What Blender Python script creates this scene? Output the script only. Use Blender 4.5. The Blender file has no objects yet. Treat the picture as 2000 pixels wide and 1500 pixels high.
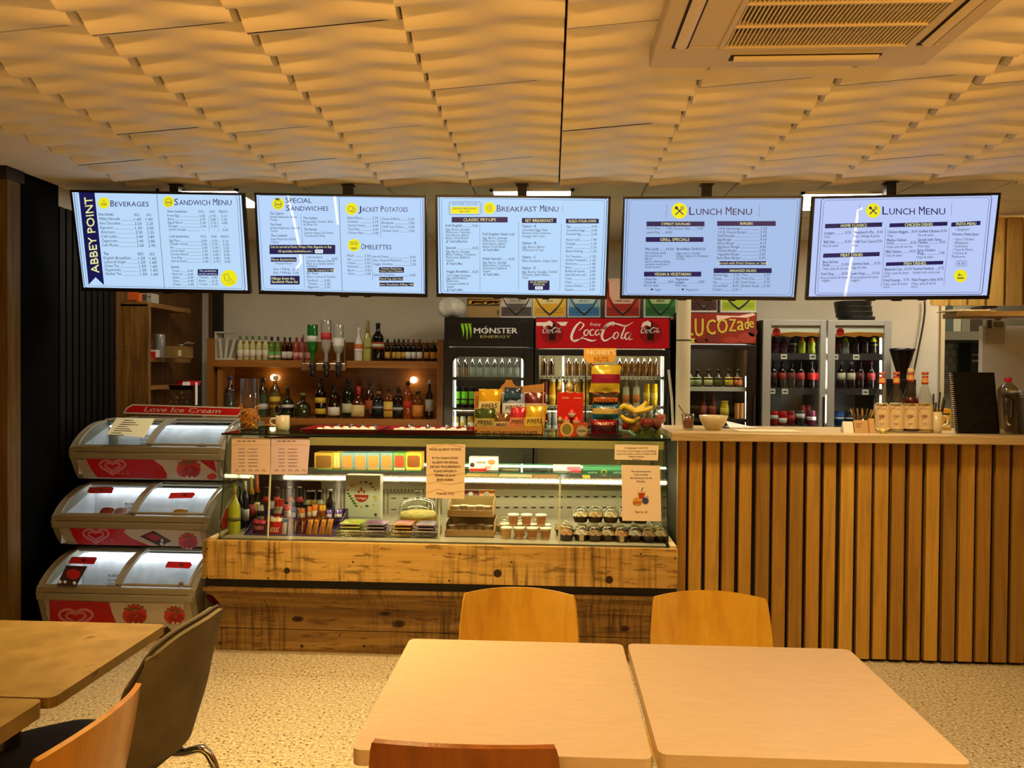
import bpy, random
from math import *
from mathutils import Vector, Matrix
V=Vector
sc=bpy.context.scene; COL=sc.collection
random.seed(7)
# ---------------------------------------------------------------- camera
FPX=1500.0; CAMH=1.455
RC=Matrix.Rotation(radians(2.9),3,'Z')@Matrix.Rotation(radians(90-0.84),3,'X')@Matrix.Rotation(radians(0.45),3,'Z')
cam=bpy.data.cameras.new('camera'); cam.sensor_width=36; cam.lens=36*FPX/2000; cam.clip_start=.05
co=bpy.data.objects.new('camera',cam); COL.objects.link(co)
co.matrix_world=Matrix.Translation((0,0,CAMH))@RC.to_4x4(); sc.camera=co
CC=V((0,0,CAMH))
# ---------------------------------------------------------------- light and exposure
sc.view_settings.view_transform='Standard'; sc.view_settings.look='None'
sc.view_settings.exposure=0.0; sc.view_settings.gamma=1.0
sc.cycles.max_bounces=8; sc.cycles.transparent_max_bounces=16; sc.cycles.diffuse_bounces=3
sc.cycles.glossy_bounces=4; sc.cycles.transmission_bounces=6
sc.cycles.caustics_reflective=False; sc.cycles.caustics_refractive=False; sc.cycles.sample_clamp_indirect=3
wd=bpy.data.worlds.new('world'); sc.world=wd; wd.use_nodes=True
wd.node_tree.nodes['Background'].inputs[0].default_value=(1,.62,.25,1); wd.node_tree.nodes['Background'].inputs[1].default_value=.05
WARM=(1,.47,.10); FILL=(1,.67,.25)
def area(name,loc,size,energy,color,target=None,rot=None,spread=180):
    l=bpy.data.lights.new(name,'AREA'); l.shape='RECTANGLE'; l.size,l.size_y=size; l.energy=energy; l.color=color; l.spread=radians(spread)
    o=bpy.data.objects.new(name,l); COL.objects.link(o); o.location=loc
    if target is not None: o.rotation_euler=(V(target)-V(loc)).to_track_quat('-Z','Y').to_euler()
    elif rot: o.rotation_euler=rot
    return o
# unseen warm fill lights added behind the viewpoint to brighten the ceiling
for x in (-1.2,1.8):
    area('ceiling_fill',(x,-.35,.06),(2.6,.25),11,WARM,target=(x,1.5,2.5),spread=110)  # added low fill, aimed up at the ceiling
for x in (-.8,1.6):
    area('ceiling_graze_fill',(x,-1.4,1.85),(1.3,.12),30,WARM,target=(x,1.0,3.15),spread=56)  # added to graze the ceiling waves for contrast
for x,y,e in ((.25,.9,7),(1.0,1.0,8.2),(-.95,2.45,27),(2.4,1.7,30)):
    area('table_floor_fill',(x,y,2.40),(.35,.35),e,FILL,rot=(0,0,0),spread=95 if x<0 else 125)  # added overhead fill that brightens the tables and floor
for x in (-1.1,.1,1.5):
    area('counter_fill',(x,3.3,2.44),(.16,.16),6.5,(1,.70,.34),target=(x,3.95,.9),spread=90)  # added fill that brightens the goods and fronts of the counters
for x,y in ((3.4,5.45),(3.5,6.8)):
    area('kitchen_fill',(x,y,2.48),(.45,.45),17,(1,.90,.72),rot=(0,0,0))  # out of view, added to brighten the kitchen and its partition
# ---------------------------------------------------------------- helpers
def ray(x,y): return RC@V(((x-1000)/FPX,(750-y)/FPX,-1))
def P(x,y,Y): d=ray(x,y); return CC+d*(Y/d.y)
def PZ(x,y,Z): d=ray(x,y); return CC+d*((Z-CAMH)/d.z)
def PX(x,y,X): d=ray(x,y); return CC+d*(X/d.x)
def lin(h):
    if not isinstance(h,str): return tuple(h)+(1,)
    c=[int(h[i:i+2],16)/255 for i in (0,2,4)]
    return tuple(((v+.055)/1.055)**2.4 if v>.04045 else v/12.92 for v in c)+(1,)
_M={}
def M(h,r=.5,metal=0,em=0,coat=0,tr=0,spec=.5,ior=1.45):
    k=(h,r,metal,em,coat,tr,spec,ior)
    if k in _M: return _M[k]
    m=bpy.data.materials.new('surface'); m.use_nodes=True; b=m.node_tree.nodes['Principled BSDF']; I=b.inputs
    c=lin(h); I['Base Color'].default_value=c; I['Roughness'].default_value=r; I['Metallic'].default_value=metal
    I['Specular IOR Level'].default_value=spec; I['IOR'].default_value=ior
    if em: I['Emission Color'].default_value=c; I['Emission Strength'].default_value=em
    if em and em>=.3: I['Base Color'].default_value=(.02,.02,.02,1)
    if coat: I['Coat Weight'].default_value=coat; I['Coat Roughness'].default_value=.03
    if tr: I['Transmission Weight'].default_value=tr
    _M[k]=m; return m
def nodes(name='surface',r=.5,spec=.5):
    m=bpy.data.materials.new(name); m.use_nodes=True; t=m.node_tree; b=t.nodes['Principled BSDF']
    b.inputs['Roughness'].default_value=r; b.inputs['Specular IOR Level'].default_value=spec
    def N(ty,**kw):
        n=t.nodes.new(ty)
        for k,v in kw.items():
            if k.startswith('i_'):
                key=k[2:]; key=int(key) if key.isdigit() else key
                n.inputs[key].default_value=v
            else: setattr(n,k,v)
        return n
    return m,b,N,t.links.new
def ramp(N,stops):
    n=N('ShaderNodeValToRGB'); e=n.color_ramp.elements
    while len(e)<len(stops): e.new(.5)
    for el,(p,c) in zip(e,stops): el.position=p; el.color=lin(c)
    return n
def coords(N,L,scale,rnd=False):
    tc=N('ShaderNodeTexCoord'); mp=N('ShaderNodeMapping'); mp.inputs['Scale'].default_value=scale; L(tc.outputs['Object'],mp.inputs['Vector'])
    if rnd:
        g=N('ShaderNodeNewGeometry'); mu=N('ShaderNodeVectorMath',operation='SCALE'); cb=N('ShaderNodeCombineXYZ')
        ml=N('ShaderNodeMath',operation='MULTIPLY'); ml.inputs[1].default_value=37.
        L(g.outputs['Random Per Island'],ml.inputs[0])
        for i in range(3): L(ml.outputs[0],cb.inputs[i])
        ad=N('ShaderNodeVectorMath',operation='ADD'); L(mp.outputs[0],ad.inputs[0]); L(cb.outputs[0],ad.inputs[1]); return ad,g
    return mp,None
def wood(cols,axis='x',sc_=3.,r=.5,island=0,saw=0,knots=0,spec=.4):
    """procedural wood: grain runs along axis; island>0 varies tone per piece; saw adds dark saw marks across the grain"""
    m,b,N,L=nodes('wood',r,spec)
    s=[sc_*9]*3; s['xyz'.index(axis)]=sc_*.5
    mp,g=coords(N,L,s,True)
    n1=N('ShaderNodeTexNoise',i_Scale=1.6,i_Detail=6.,i_Roughness=.62,i_Distortion=.9); L(mp.outputs[0],n1.inputs['Vector'])
    rp=ramp(N,[(.25,cols[0]),(.5,cols[1]),(.75,cols[2])]); L(n1.outputs['Fac'],rp.inputs['Fac']); out=rp.outputs['Color']
    def mix(a,bcol,fac,ty='MIX'):
        x=N('ShaderNodeMix',data_type='RGBA',blend_type=ty); L(a,x.inputs[6])
        if isinstance(bcol,str): x.inputs[7].default_value=lin(bcol)
        else: L(bcol,x.inputs[7])
        if isinstance(fac,float): x.inputs[0].default_value=fac
        else: L(fac,x.inputs[0])
        return x.outputs[2]
    if island:
        rr=ramp(N,[(0,'8c7448'),(.35,'c4a878'),(.7,'e8d4a4'),(1,'fff0d0')]); L(g.outputs['Random Per Island'],rr.inputs['Fac'])
        out=mix(out,rr.outputs['Color'],float(island),'MULTIPLY')
    if saw:
        tc=N('ShaderNodeTexCoord')
        a=N('ShaderNodeMapping'); a.inputs['Scale'].default_value=(55,3,3) if axis=='x' else (3,3,55); L(tc.outputs['Object'],a.inputs['Vector'])
        n2=N('ShaderNodeTexNoise',i_Scale=1.,i_Detail=3.); L(a.outputs[0],n2.inputs['Vector'])
        n3=N('ShaderNodeTexNoise',i_Scale=2.2,i_Detail=2.); L(tc.outputs['Object'],n3.inputs['Vector'])
        q=N('ShaderNodeMath',operation='MULTIPLY'); r2=ramp(N,[(.46,'000000'),(.66,'ffffff')]); r3=ramp(N,[(.42,'000000'),(.58,'ffffff')])
        L(n2.outputs['Fac'],r2.inputs['Fac']); L(n3.outputs['Fac'],r3.inputs['Fac'])
        L(r2.outputs['Color'],q.inputs[0]); L(r3.outputs['Color'],q.inputs[1])
        q2=N('ShaderNodeMath',operation='MULTIPLY'); q2.inputs[1].default_value=saw; L(q.outputs[0],q2.inputs[0])
        out=mix(out,'3a2408',q2.outputs[0])
        # worm-eaten streaks along the grain
        c=N('ShaderNodeMapping'); c.inputs['Scale'].default_value=(6,40,40) if axis=='x' else (40,40,6); L(tc.outputs['Object'],c.inputs['Vector'])
        n4=N('ShaderNodeTexNoise',i_Scale=1.,i_Detail=8.,i_Roughness=.7); L(c.outputs[0],n4.inputs['Vector'])
        r4=ramp(N,[(.55,'000000'),(.60,'ffffff')]); L(n4.outputs['Fac'],r4.inputs['Fac'])
        q4=N('ShaderNodeMath',operation='MULTIPLY'); q4.inputs[1].default_value=saw*.8; L(r4.outputs['Color'],q4.inputs[0])
        out=mix(out,'40260a',q4.outputs[0])
    if knots:
        tc=N('ShaderNodeTexCoord'); a=N('ShaderNodeMapping'); k=[5.5]*3; k['xyz'.index(axis)]=2.2; a.inputs['Scale'].default_value=k; L(tc.outputs['Object'],a.inputs['Vector'])
        vo=N('ShaderNodeTexVoronoi',i_Scale=1.); L(a.outputs[0],vo.inputs['Vector'])
        r5=ramp(N,[(.06,'ffffff'),(.16,'000000')]); L(vo.outputs['Distance'],r5.inputs['Fac'])
        q5=N('ShaderNodeMath',operation='MULTIPLY'); q5.inputs[1].default_value=knots; L(r5.outputs['Color'],q5.inputs[0])
        out=mix(out,'2c1804',q5.outputs[0])
    L(out,b.inputs['Base Color'])
    bp=N('ShaderNodeBump'); bp.inputs['Strength'].default_value=.12; bp.inputs['Distance'].default_value=.01; L(n1.outputs['Fac'],bp.inputs['Height']); L(bp.outputs[0],b.inputs['Normal'])
    return m
def noisy(c1,c2,scale=8.,r=.6,c3=None,bump=0.,detail=4.,spec=.4,stretch=(1,1,1)):
    m,b,N,L=nodes('mottled',r,spec); mp,_=coords(N,L,stretch)
    n=N('ShaderNodeTexNoise',i_Scale=scale,i_Detail=detail); L(mp.outputs[0],n.inputs['Vector'])
    rp=ramp(N,[(.35,c1),(.65,c2)]+([(.72,c3)] if c3 else [])); L(n.outputs['Fac'],rp.inputs['Fac']); L(rp.outputs['Color'],b.inputs['Base Color'])
    if bump:
        bp=N('ShaderNodeBump'); bp.inputs['Strength'].default_value=bump; bp.inputs['Distance'].default_value=.01; L(n.outputs['Fac'],bp.inputs['Height']); L(bp.outputs[0],b.inputs['Normal'])
    return m
_G={}
def glass(tint='ffffff',k=.06,r=.02):
    """thin pane: lets light straight through, mirrors a little more at grazing angles"""
    key=(tint,k,r)
    if key in _G: return _G[key]
    m=bpy.data.materials.new('thin_glass'); m.use_nodes=True; t=m.node_tree; t.nodes.clear()
    o=t.nodes.new('ShaderNodeOutputMaterial'); mx=t.nodes.new('ShaderNodeMixShader'); a=t.nodes.new('ShaderNodeBsdfTransparent'); g=t.nodes.new('ShaderNodeBsdfGlossy')
    f=t.nodes.new('ShaderNodeLayerWeight'); f.inputs['Blend'].default_value=.5; pw=t.nodes.new('ShaderNodeMath'); pw.operation='POWER'; pw.inputs[1].default_value=4.; mu=t.nodes.new('ShaderNodeMath'); mu.operation='MULTIPLY_ADD'; mu.inputs[1].default_value=.6; mu.inputs[2].default_value=k*.6
    a.inputs[0].default_value=lin(tint); g.inputs['Roughness'].default_value=r
    L=t.links.new; L(f.outputs['Facing'],pw.inputs[0]); L(pw.outputs[0],mu.inputs[0]); L(mu.outputs[0],mx.inputs[0]); L(a.outputs[0],mx.inputs[1]); L(g.outputs[0],mx.inputs[2]); L(mx.outputs[0],o.inputs[0])
    _G[key]=m; return m

_tc=bpy.data.curves.new('glyphs','FONT'); _tc.resolution_u=2; _to=bpy.data.objects.new('glyphs',_tc); _TX={}
def tmesh(s,bold=0.,shear=0.):
    k=(s,bold,shear)
    if k not in _TX:
        _tc.body=s; _tc.offset=bold; _tc.shear=shear; _tc.align_x='LEFT'
        me=_to.to_mesh(); vs=[(v.co.x,v.co.y) for v in me.vertices]; fs=[tuple(p.vertices) for p in me.polygons]; _to.to_mesh_clear(); _TX[k]=(vs,fs)
    return _TX[k]
CAP=max(v[1] for v in tmesh('H')[0])
class Fr:
    """flat drawing frame in the world: origin, right, up; n points out of the surface"""
    def __init__(s,o,r=(1,0,0),u=(0,0,1),view=(0,0,1.)):
        s.o=V(o); s.r=V(r).normalized(); s.u=V(u).normalized(); s.n=s.r.cross(s.u); s.view=view
    def at(s,x,y,z=0): return s.o+s.r*x+s.u*y+s.n*z
    def px(s,x,y):
        ox,oy,k=s.view; d=ray(ox+x/k,oy+y/k); p=CC+d*((s.o-CC).dot(s.n)/d.dot(s.n)); q=p-s.o; return q.dot(s.r),q.dot(s.u)
def FY(Y,ox=0,oy=0,k=1.): return Fr((0,Y,0),view=(ox,oy,k))
class MB:
    def __init__(s): s.v=[];s.f=[];s.m=[];s.s=[]
    def add(s,vs,fs,m=0,sm=False,T=None):
        n=len(s.v); s.v+=[(T@V(p) if T else V(p)) for p in vs]
        for f in fs: s.f.append(tuple(i+n for i in f)); s.m.append(m); s.s.append(sm)
        return s
    def box(s,a,b,m=0,T=None):
        x0,x1=sorted((a[0],b[0]));y0,y1=sorted((a[1],b[1]));z0,z1=sorted((a[2],b[2]))
        return s.add([(x0,y0,z0),(x1,y0,z0),(x1,y1,z0),(x0,y1,z0),(x0,y0,z1),(x1,y0,z1),(x1,y1,z1),(x0,y1,z1)],[(0,3,2,1),(4,5,6,7),(0,1,5,4),(1,2,6,5),(2,3,7,6),(3,0,4,7)],m,False,T)
    def lathe(s,prof,c=(0,0,0),n=16,m=0,T=None,sm=True,sq=0):
        """prof: (r,z[,mat]) bottom to top; sq>0 squares the section"""
        vs=[];fs=[];ms=[]
        for p in prof:
            for i in range(n):
                a=2*pi*(i+.5)/n; cx,cy=cos(a),sin(a)
                if sq: k=1/max(abs(cx),abs(cy)); k=1+(k-1)*sq; cx*=k; cy*=k
                vs.append((c[0]+p[0]*cx,c[1]+p[0]*cy,c[2]+p[1]))
        for j in range(len(prof)-1):
            mm=prof[j+1][2] if len(prof[j+1])>2 else m
            for i in range(n): fs.append((j*n+i,j*n+(i+1)%n,(j+1)*n+(i+1)%n,(j+1)*n+i)); ms.append(mm)
        k=len(s.v); s.add(vs,fs,m,sm,T); s.m[-len(fs):]=ms
        if prof[0][0]>1e-6: s.add([vs[i] for i in range(n)],[tuple(range(n))[::-1]],prof[0][2] if len(prof[0])>2 else m,False,T)
        if prof[-1][0]>1e-6: s.add([vs[(len(prof)-1)*n+i] for i in range(n)],[tuple(range(n))],prof[-1][2] if len(prof[-1])>2 else m,False,T)
        return s
    def cyl(s,a,b,r,n=12,m=0,r2=None):
        a,b=V(a),V(b); d=b-a; T=Matrix.Translation(a)@d.to_track_quat('Z','Y').to_matrix().to_4x4()
        return s.lathe([(r,0),(r if r2 is None else r2,d.length)],n=n,m=m,T=T)
    def tube(s,pts,r,n=8,m=0):
        pts=[V(p) for p in pts]; vs=[];fs=[]; up=None
        for i,p in enumerate(pts):
            t=(pts[min(i+1,len(pts)-1)]-pts[max(i-1,0)]).normalized()
            if up is None: up=t.orthogonal().normalized()
            up=(up-t*up.dot(t)).normalized(); w=t.cross(up)
            rr=r[i] if isinstance(r,(list,tuple)) else r
            for k in range(n): a=2*pi*k/n; vs.append(p+(up*cos(a)+w*sin(a))*rr)
        for i in range(len(pts)-1):
            for k in range(n): fs.append((i*n+k,i*n+(k+1)%n,(i+1)*n+(k+1)%n,(i+1)*n+k))
        s.add(vs,fs,m,True); s.add(vs[:n],[tuple(range(n))[::-1]],m); s.add(vs[-n:],[tuple(range(n))],m); return s
    def grid(s,fn,nu,nv,m=0,sm=True):
        vs=[fn(i/nu,j/nv) for j in range(nv+1) for i in range(nu+1)]
        return s.add(vs,[(j*(nu+1)+i,j*(nu+1)+i+1,(j+1)*(nu+1)+i+1,(j+1)*(nu+1)+i) for j in range(nv) for i in range(nu)],m,sm)
    def shell(s,fn,nu,nv,th,m=0,sm=True):
        """curved sheet of real thickness"""
        g=[[V(fn(i/nu,j/nv)) for i in range(nu+1)] for j in range(nv+1)]; vs=[];K=(nu+1)*(nv+1)
        for side in (1,-1):
            for j in range(nv+1):
                for i in range(nu+1):
                    du=g[j][min(i+1,nu)]-g[j][max(i-1,0)]; dv=g[min(j+1,nv)][i]-g[max(j-1,0)][i]
                    n=du.cross(dv); n=n.normalized() if n.length>1e-9 else V((0,0,1)); vs.append(g[j][i]+n*th/2*side)
        I=lambda i,j,k:k*K+j*(nu+1)+i; fs=[]
        for j in range(nv):
            for i in range(nu): fs+= [(I(i,j,0),I(i+1,j,0),I(i+1,j+1,0),I(i,j+1,0)),(I(i,j,1),I(i,j+1,1),I(i+1,j+1,1),I(i+1,j,1))]
        s.add(vs,fs,m,sm); ed=[]
        for i in range(nu): ed+=[(I(i,0,0),I(i,0,1),I(i+1,0,1),I(i+1,0,0)),(I(i,nv,0),I(i+1,nv,0),I(i+1,nv,1),I(i,nv,1))]
        for j in range(nv): ed+=[(I(0,j,0),I(0,j+1,0),I(0,j+1,1),I(0,j,1)),(I(nu,j,0),I(nu,j,1),I(nu,j+1,1),I(nu,j+1,0))]
        s.add(vs,ed,m,False); return s
    def prism(s,A,B,m=0,mcap=None):
        n=len(A); s.add(list(A)+list(B),[(i,(i+1)%n,n+(i+1)%n,n+i) for i in range(n)],m)
        mc=m if mcap is None else mcap; s.add(A,[tuple(range(n))[::-1]],mc); s.add(B,[tuple(range(n))],mc); return s
    def sphere(s,c,r,n=12,m=0,sc_=(1,1,1),T=None):
        k=n//2; pr=[(max(r*sin(pi*j/k),1e-7),-r*cos(pi*j/k)) for j in range(k+1)]
        T0=Matrix.Translation(c)@(T or Matrix())@Matrix.Diagonal((*sc_,1)); return s.lathe(pr,n=n,m=m,T=T0)
    def build(s,name,mats,parent=None,bev=0,**kw):
        off=parent_loc(parent); me=bpy.data.meshes.new(name)
        me.from_pydata([p-off for p in s.v],[],s.f); me.polygons.foreach_set('material_index',s.m); me.polygons.foreach_set('use_smooth',s.s)
        for mt in (mats if isinstance(mats,(list,tuple)) else [mats]): me.materials.append(mt)
        me.update(); o=bpy.data.objects.new(name,me); COL.objects.link(o)
        if parent: o.parent=parent
        else:  # put the origin at the base of the thing
            if not kw.get('keep') and s.v:
                xs=[p.x for p in s.v];ys=[p.y for p in s.v];c=V(((min(xs)+max(xs))/2,(min(ys)+max(ys))/2,min(p.z for p in s.v)))
                me.transform(Matrix.Translation(-c)); o.location=c
        if bev:
            b=o.modifiers.new('edges','BEVEL'); b.width=bev; b.segments=2; b.limit_method='ANGLE'; b.angle_limit=radians(40)
        tag(o,**{k:v for k,v in kw.items() if k!='keep'}); return o
def parent_loc(p):
    o=V((0,0,0))
    while p: o+=p.location; p=p.parent
    return o
def tag(o,label=None,cat=None,group=None,kind=None):
    if label: o['label']=label
    if cat: o['category']=cat
    if group: o['group']=group
    if kind: o['kind']=kind
    return o
def thing(name,label,cat,loc=(0,0,0),group=None):
    o=bpy.data.objects.new(name,None); COL.objects.link(o); o.location=loc; o.empty_display_size=.05
    return tag(o,label,cat,group)
def copy_tree(o,parent=None):
    c=o.copy(); COL.objects.link(c); c.parent=parent
    for ch in [x for x in list(o.children)]: copy_tree(ch,c)
    return c
def struct(mb,name,mats,parent=None,**kw): return mb.build(name,mats,parent,kind='structure',keep=True,**kw)
def arc(cx,cy,r,a0,a1,n=16,ry=None): return [(cx+r*cos(radians(a0+(a1-a0)*i/n)),cy+(ry or r)*sin(radians(a0+(a1-a0)*i/n))) for i in range(n+1)]
def smooth_pts(p,n=6):
    """Catmull-Rom through points (any dimension)"""
    out=[]; q=[p[0]]+list(p)+[p[-1]]
    for i in range(1,len(q)-2):
        a,b,c,d=q[i-1],q[i],q[i+1],q[i+2]
        for k in range(n):
            t=k/n; out.append(tuple(.5*(2*b[j]+(c[j]-a[j])*t+(2*a[j]-5*b[j]+4*c[j]-d[j])*t*t+(3*b[j]-a[j]-3*c[j]+d[j])*t**3) for j in range(len(b))))
    out.append(tuple(p[-1])); return out
class Dec:
    """flat print on a frame; coordinates are those of the frame's own view (x right, y down)"""
    def __init__(s,mb,fr,z=.001): s.b=mb; s.fr=fr; s.z=z
    def poly(s,pts,m,l=0):
        vs=[s.fr.at(*s.fr.px(*p),s.z+l*.0006) for p in pts]
        n=(vs[1]-vs[0]).cross(vs[2]-vs[1]); s.b.add(vs,[tuple(range(len(vs)))],m)
    def rect(s,x0,y0,x1,y1,m,l=0): s.poly([(x0,y1),(x1,y1),(x1,y0),(x0,y0)],m,l)
    def rrect(s,x0,y0,x1,y1,r,m,l=0):
        s.poly(arc(x1-r,y1-r,r,90,0,4)+arc(x1-r,y0+r,r,0,-90,4)+arc(x0+r,y0+r,r,-90,-180,4)+arc(x0+r,y1-r,r,180,90,4),m,l)
    def disc(s,x,y,r,m,l=0,ry=None): s.poly(arc(x,y,r,360,0,20,ry)[:-1],m,l)
    def stroke(s,pts,w,m,l=0,sm=0):
        if sm: pts=smooth_pts([(p[0],p[1],(p[2] if len(p)>2 else w)) for p in pts],sm)
        n=len(pts); Lf=[];Rt=[]
        for i,p in enumerate(pts):
            a=pts[max(i-1,0)];b=pts[min(i+1,n-1)]; dx,dy=b[0]-a[0],b[1]-a[1]; q=hypot(dx,dy) or 1; ww=(p[2] if len(p)>2 else w)/2
            Lf.append((p[0]-dy/q*ww,p[1]+dx/q*ww)); Rt.append((p[0]+dy/q*ww,p[1]-dx/q*ww))
        vs=[s.fr.at(*s.fr.px(*p),s.z+l*.0006) for p in Lf+Rt]
        s.b.add(vs,[(i,i+1,n+i+1,n+i) for i in range(n-1)],m)
    def ring(s,x,y,r,w,m,l=0): s.stroke(arc(x,y,r,0,360,24),w,m,l)
    def frame(s,x0,y0,x1,y1,r,w,m,l=0):
        s.stroke(arc(x1-r,y1-r,r,90,0,4)+arc(x1-r,y0+r,r,0,-90,4)+arc(x0+r,y0+r,r,-90,-180,4)+arc(x0+r,y1-r,r,180,90,4)+[(x1-r,y1)],w,m,l)
    def text(s,t,x,y,h,m,w=None,al='L',bold=0.,l=1,rot=0,shear=0.):
        vs,fs=tmesh(t,0,shear)
        if not vs: return
        x0=min(v[0] for v in vs); x1=max(v[0] for v in vs); k=h/CAP; kx=k if w is None else w/max(x1-x0,1e-6)
        ox={'L':0,'C':-(x1-x0)/2*kx,'R':-(x1-x0)*kx}[al]; c,sn=cos(radians(rot)),sin(radians(rot)); out=[]
        for v in vs:
            a,b=(v[0]-x0)*kx+ox,-v[1]*k
            out.append(s.fr.at(*s.fr.px(x+a*c-b*sn,y+a*sn+b*c),s.z+l*.0006))
        s.b.add(out,fs,m)
        if bold:  # a second impression beside the first thickens the strokes
            ax=s.fr.r*(h*bold*2.6*(out[0]-CC).length/FPX/s.fr.view[2]); s.b.add([p+ax+s.fr.n*.0003 for p in out],fs,m)
# ---------------------------------------------------------------- the room
CEIL=2.52; TILE=.495; TX0=.036; TY0=2.35
plaster=noisy('ccc3ac','d6cdb8',3.,.85)
def floor_mat():
    m,b,N,L=nodes('terrazzo',.42,.3); mp,_=coords(N,L,(1,1,1))
    n=N('ShaderNodeTexNoise',i_Scale=75.,i_Detail=4.,i_Roughness=.75); L(mp.outputs[0],n.inputs['Vector'])
    rp=ramp(N,[(.34,'6e5a3c'),(.45,'b4a586'),(.55,'c8bb9e'),(.66,'ece2cc')]); L(n.outputs['Fac'],rp.inputs['Fac'])
    v=N('ShaderNodeTexVoronoi',i_Scale=42.); L(mp.outputs[0],v.inputs['Vector'])
    r2=ramp(N,[(.15,'ffffff'),(.20,'000000')]); L(v.outputs['Distance'],r2.inputs['Fac'])
    r3=ramp(N,[(.5,'000000'),(.52,'ffffff')]); sx=N('ShaderNodeSeparateColor'); L(v.outputs['Color'],sx.inputs[0]); L(sx.outputs[0],r3.inputs['Fac'])
    mx=N('ShaderNodeMath',operation='MULTIPLY'); L(r2.outputs['Color'],mx.inputs[0]); L(r3.outputs['Color'],mx.inputs[1])
    x=N('ShaderNodeMix',data_type='RGBA'); L(rp.outputs['Color'],x.inputs[6]); x.inputs[7].default_value=lin('33281a'); L(mx.outputs[0],x.inputs[0])
    br=N('ShaderNodeTexBrick',offset=0.)
    br.inputs['Color1'].default_value=(1,1,1,1); br.inputs['Color2'].default_value=(.96,.96,.96,1); br.inputs['Mortar'].default_value=(.80,.78,.75,1)
    br.inputs['Scale'].default_value=1.; br.inputs['Mortar Size'].default_value=.0025; br.inputs['Brick Width'].default_value=.6; br.inputs['Row Height'].default_value=.6
    L(mp.outputs[0],br.inputs['Vector'])
    y=N('ShaderNodeMix',data_type='RGBA',blend_type='MULTIPLY'); y.inputs[0].default_value=1.; L(x.outputs[2],y.inputs[6]); L(br.outputs['Color'],y.inputs[7]); L(y.outputs[2],b.inputs['Base Color'])
    return m
struct(MB().box((-3.1,-3,-.05),(4.5,7.6,0)),'floor',floor_mat())
# ceiling: wave-faced tiles up to the menu screens, flat tiles behind them
b=MB(); A=.02
gap=M('171009',.9); ct=noisy('ddd5c4','e6dfd0',5.,.8)
for i in range(-5,9):
    for j in range(-11,4):
        x0=TX0+i*TILE; y0=TY0+j*TILE; g=.004; NU,NV=6,30; rv=random.uniform(-.0015,.0015)
        def w(u,v):
            ph=6*pi*v
            return CEIL+rv-A*((1-u)*cos(ph)+u*cos(ph+pi*.93)) 
        b.grid(lambda u,v:(x0+g+(TILE-2*g)*u,y0+g*.5+(TILE-g)*v,w(u,v)),NU,NV,0)
        for u in (0,1):
            X=x0+g+(TILE-2*g)*u
            vs=[(X,y0+(TILE)*k/NV,w(u,k/NV)) for k in range(NV+1)]+[(X,y0+TILE*k/NV,CEIL+.035) for k in range(NV+1)]
            b.add(vs,[(k,k+1,NV+2+k,NV+1+k) for k in range(NV)],0)
yb=TY0+4*TILE
b.box((-3.1,-3.1,CEIL+.036),(4.5,7.6,CEIL+.06),1)
xs=[-3.1,-2.44]
b.box((-3.1,-3,CEIL-.004),(TX0-5*TILE,yb,CEIL+.034),0)
for i in range(-7,9):
    for j in range(4,9):
        x0=TX0+i*TILE; y0=TY0+j*TILE; g=.004
        if y0+TILE>6.35: continue
        b.box((max(x0+g,-3.1),y0+g,CEIL),(min(x0+TILE-g,4.5),y0+TILE-g,CEIL+.03),0)
struct(b,'ceiling',[ct,gap])
struct(MB().box((-3.15,-3,0),(-3.1,4.0,CEIL)),'wall_left',noisy('6b4a22','7a5528',2.,.7))
struct(MB().box((-3.15,-3.05,0),(4.5,-3,CEIL)),'wall_rear',noisy('8a6a3a','97764a',2.,.8))
struct(MB().box((4.5,-3.05,0),(4.55,7.6,CEIL)),'wall_right',noisy('8a6a3a','97764a',2.,.8))
LX=-2.855; BY=6.2
xr=P(1843,650,BY).x
struct(MB().box((LX-.05,BY,0),(xr,BY+.12,CEIL+.03)),'wall_back',plaster)
pine_v=wood(('4a3810','6e5420','8c7030'),'z',2.2,.55,0,0,.5)
b=MB(); b.box((-3.12,3.9,0),(LX,4.0,2.45),0); b.box((-3.12,3.88,2.45),(LX+.01,4.02,CEIL),1)
struct(b,'trim_1',[pine_v,M('1c0d04',.6)])
# black slatted cladding on the side wall, beige wall strip above it
b=MB(); b.box((LX-.06,4.0,0),(LX-.03,4.95,2.4),0); b.box((LX-.03,4.0,0),(LX,4.32,CEIL),0)
for k in range(9): b.box((LX-.03,4.335+k*.063,0),(LX,4.335+k*.063+.046,2.4),1)
struct(b,'trim_2',[M('030303',.8,spec=.1),M('0c0b08',.6,spec=.25)])
struct(MB().box((LX-.06,4.32,2.4),(LX-.02,6.2,CEIL)),'wall_left_upper',plaster)
rustic=wood(('3a240c','5e3d16','7d5522'),'z',2.4,.65,0,.5,.4)
struct(MB().box((LX-.06,4.95,0),(LX-.02,6.2,2.4)),'wall_left_planked',rustic)
b=MB(); d0=P(418,600,BY-.04); d1=P(433,600,BY-.04); b.box((d0.x,BY-.06,0),(d1.x,BY,2.4),0); b.box((d0.x-.05,BY-.03,0),(d0.x,BY,2.4),1)
struct(b,'trim_3',[M('17130d',.6),rustic])
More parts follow.
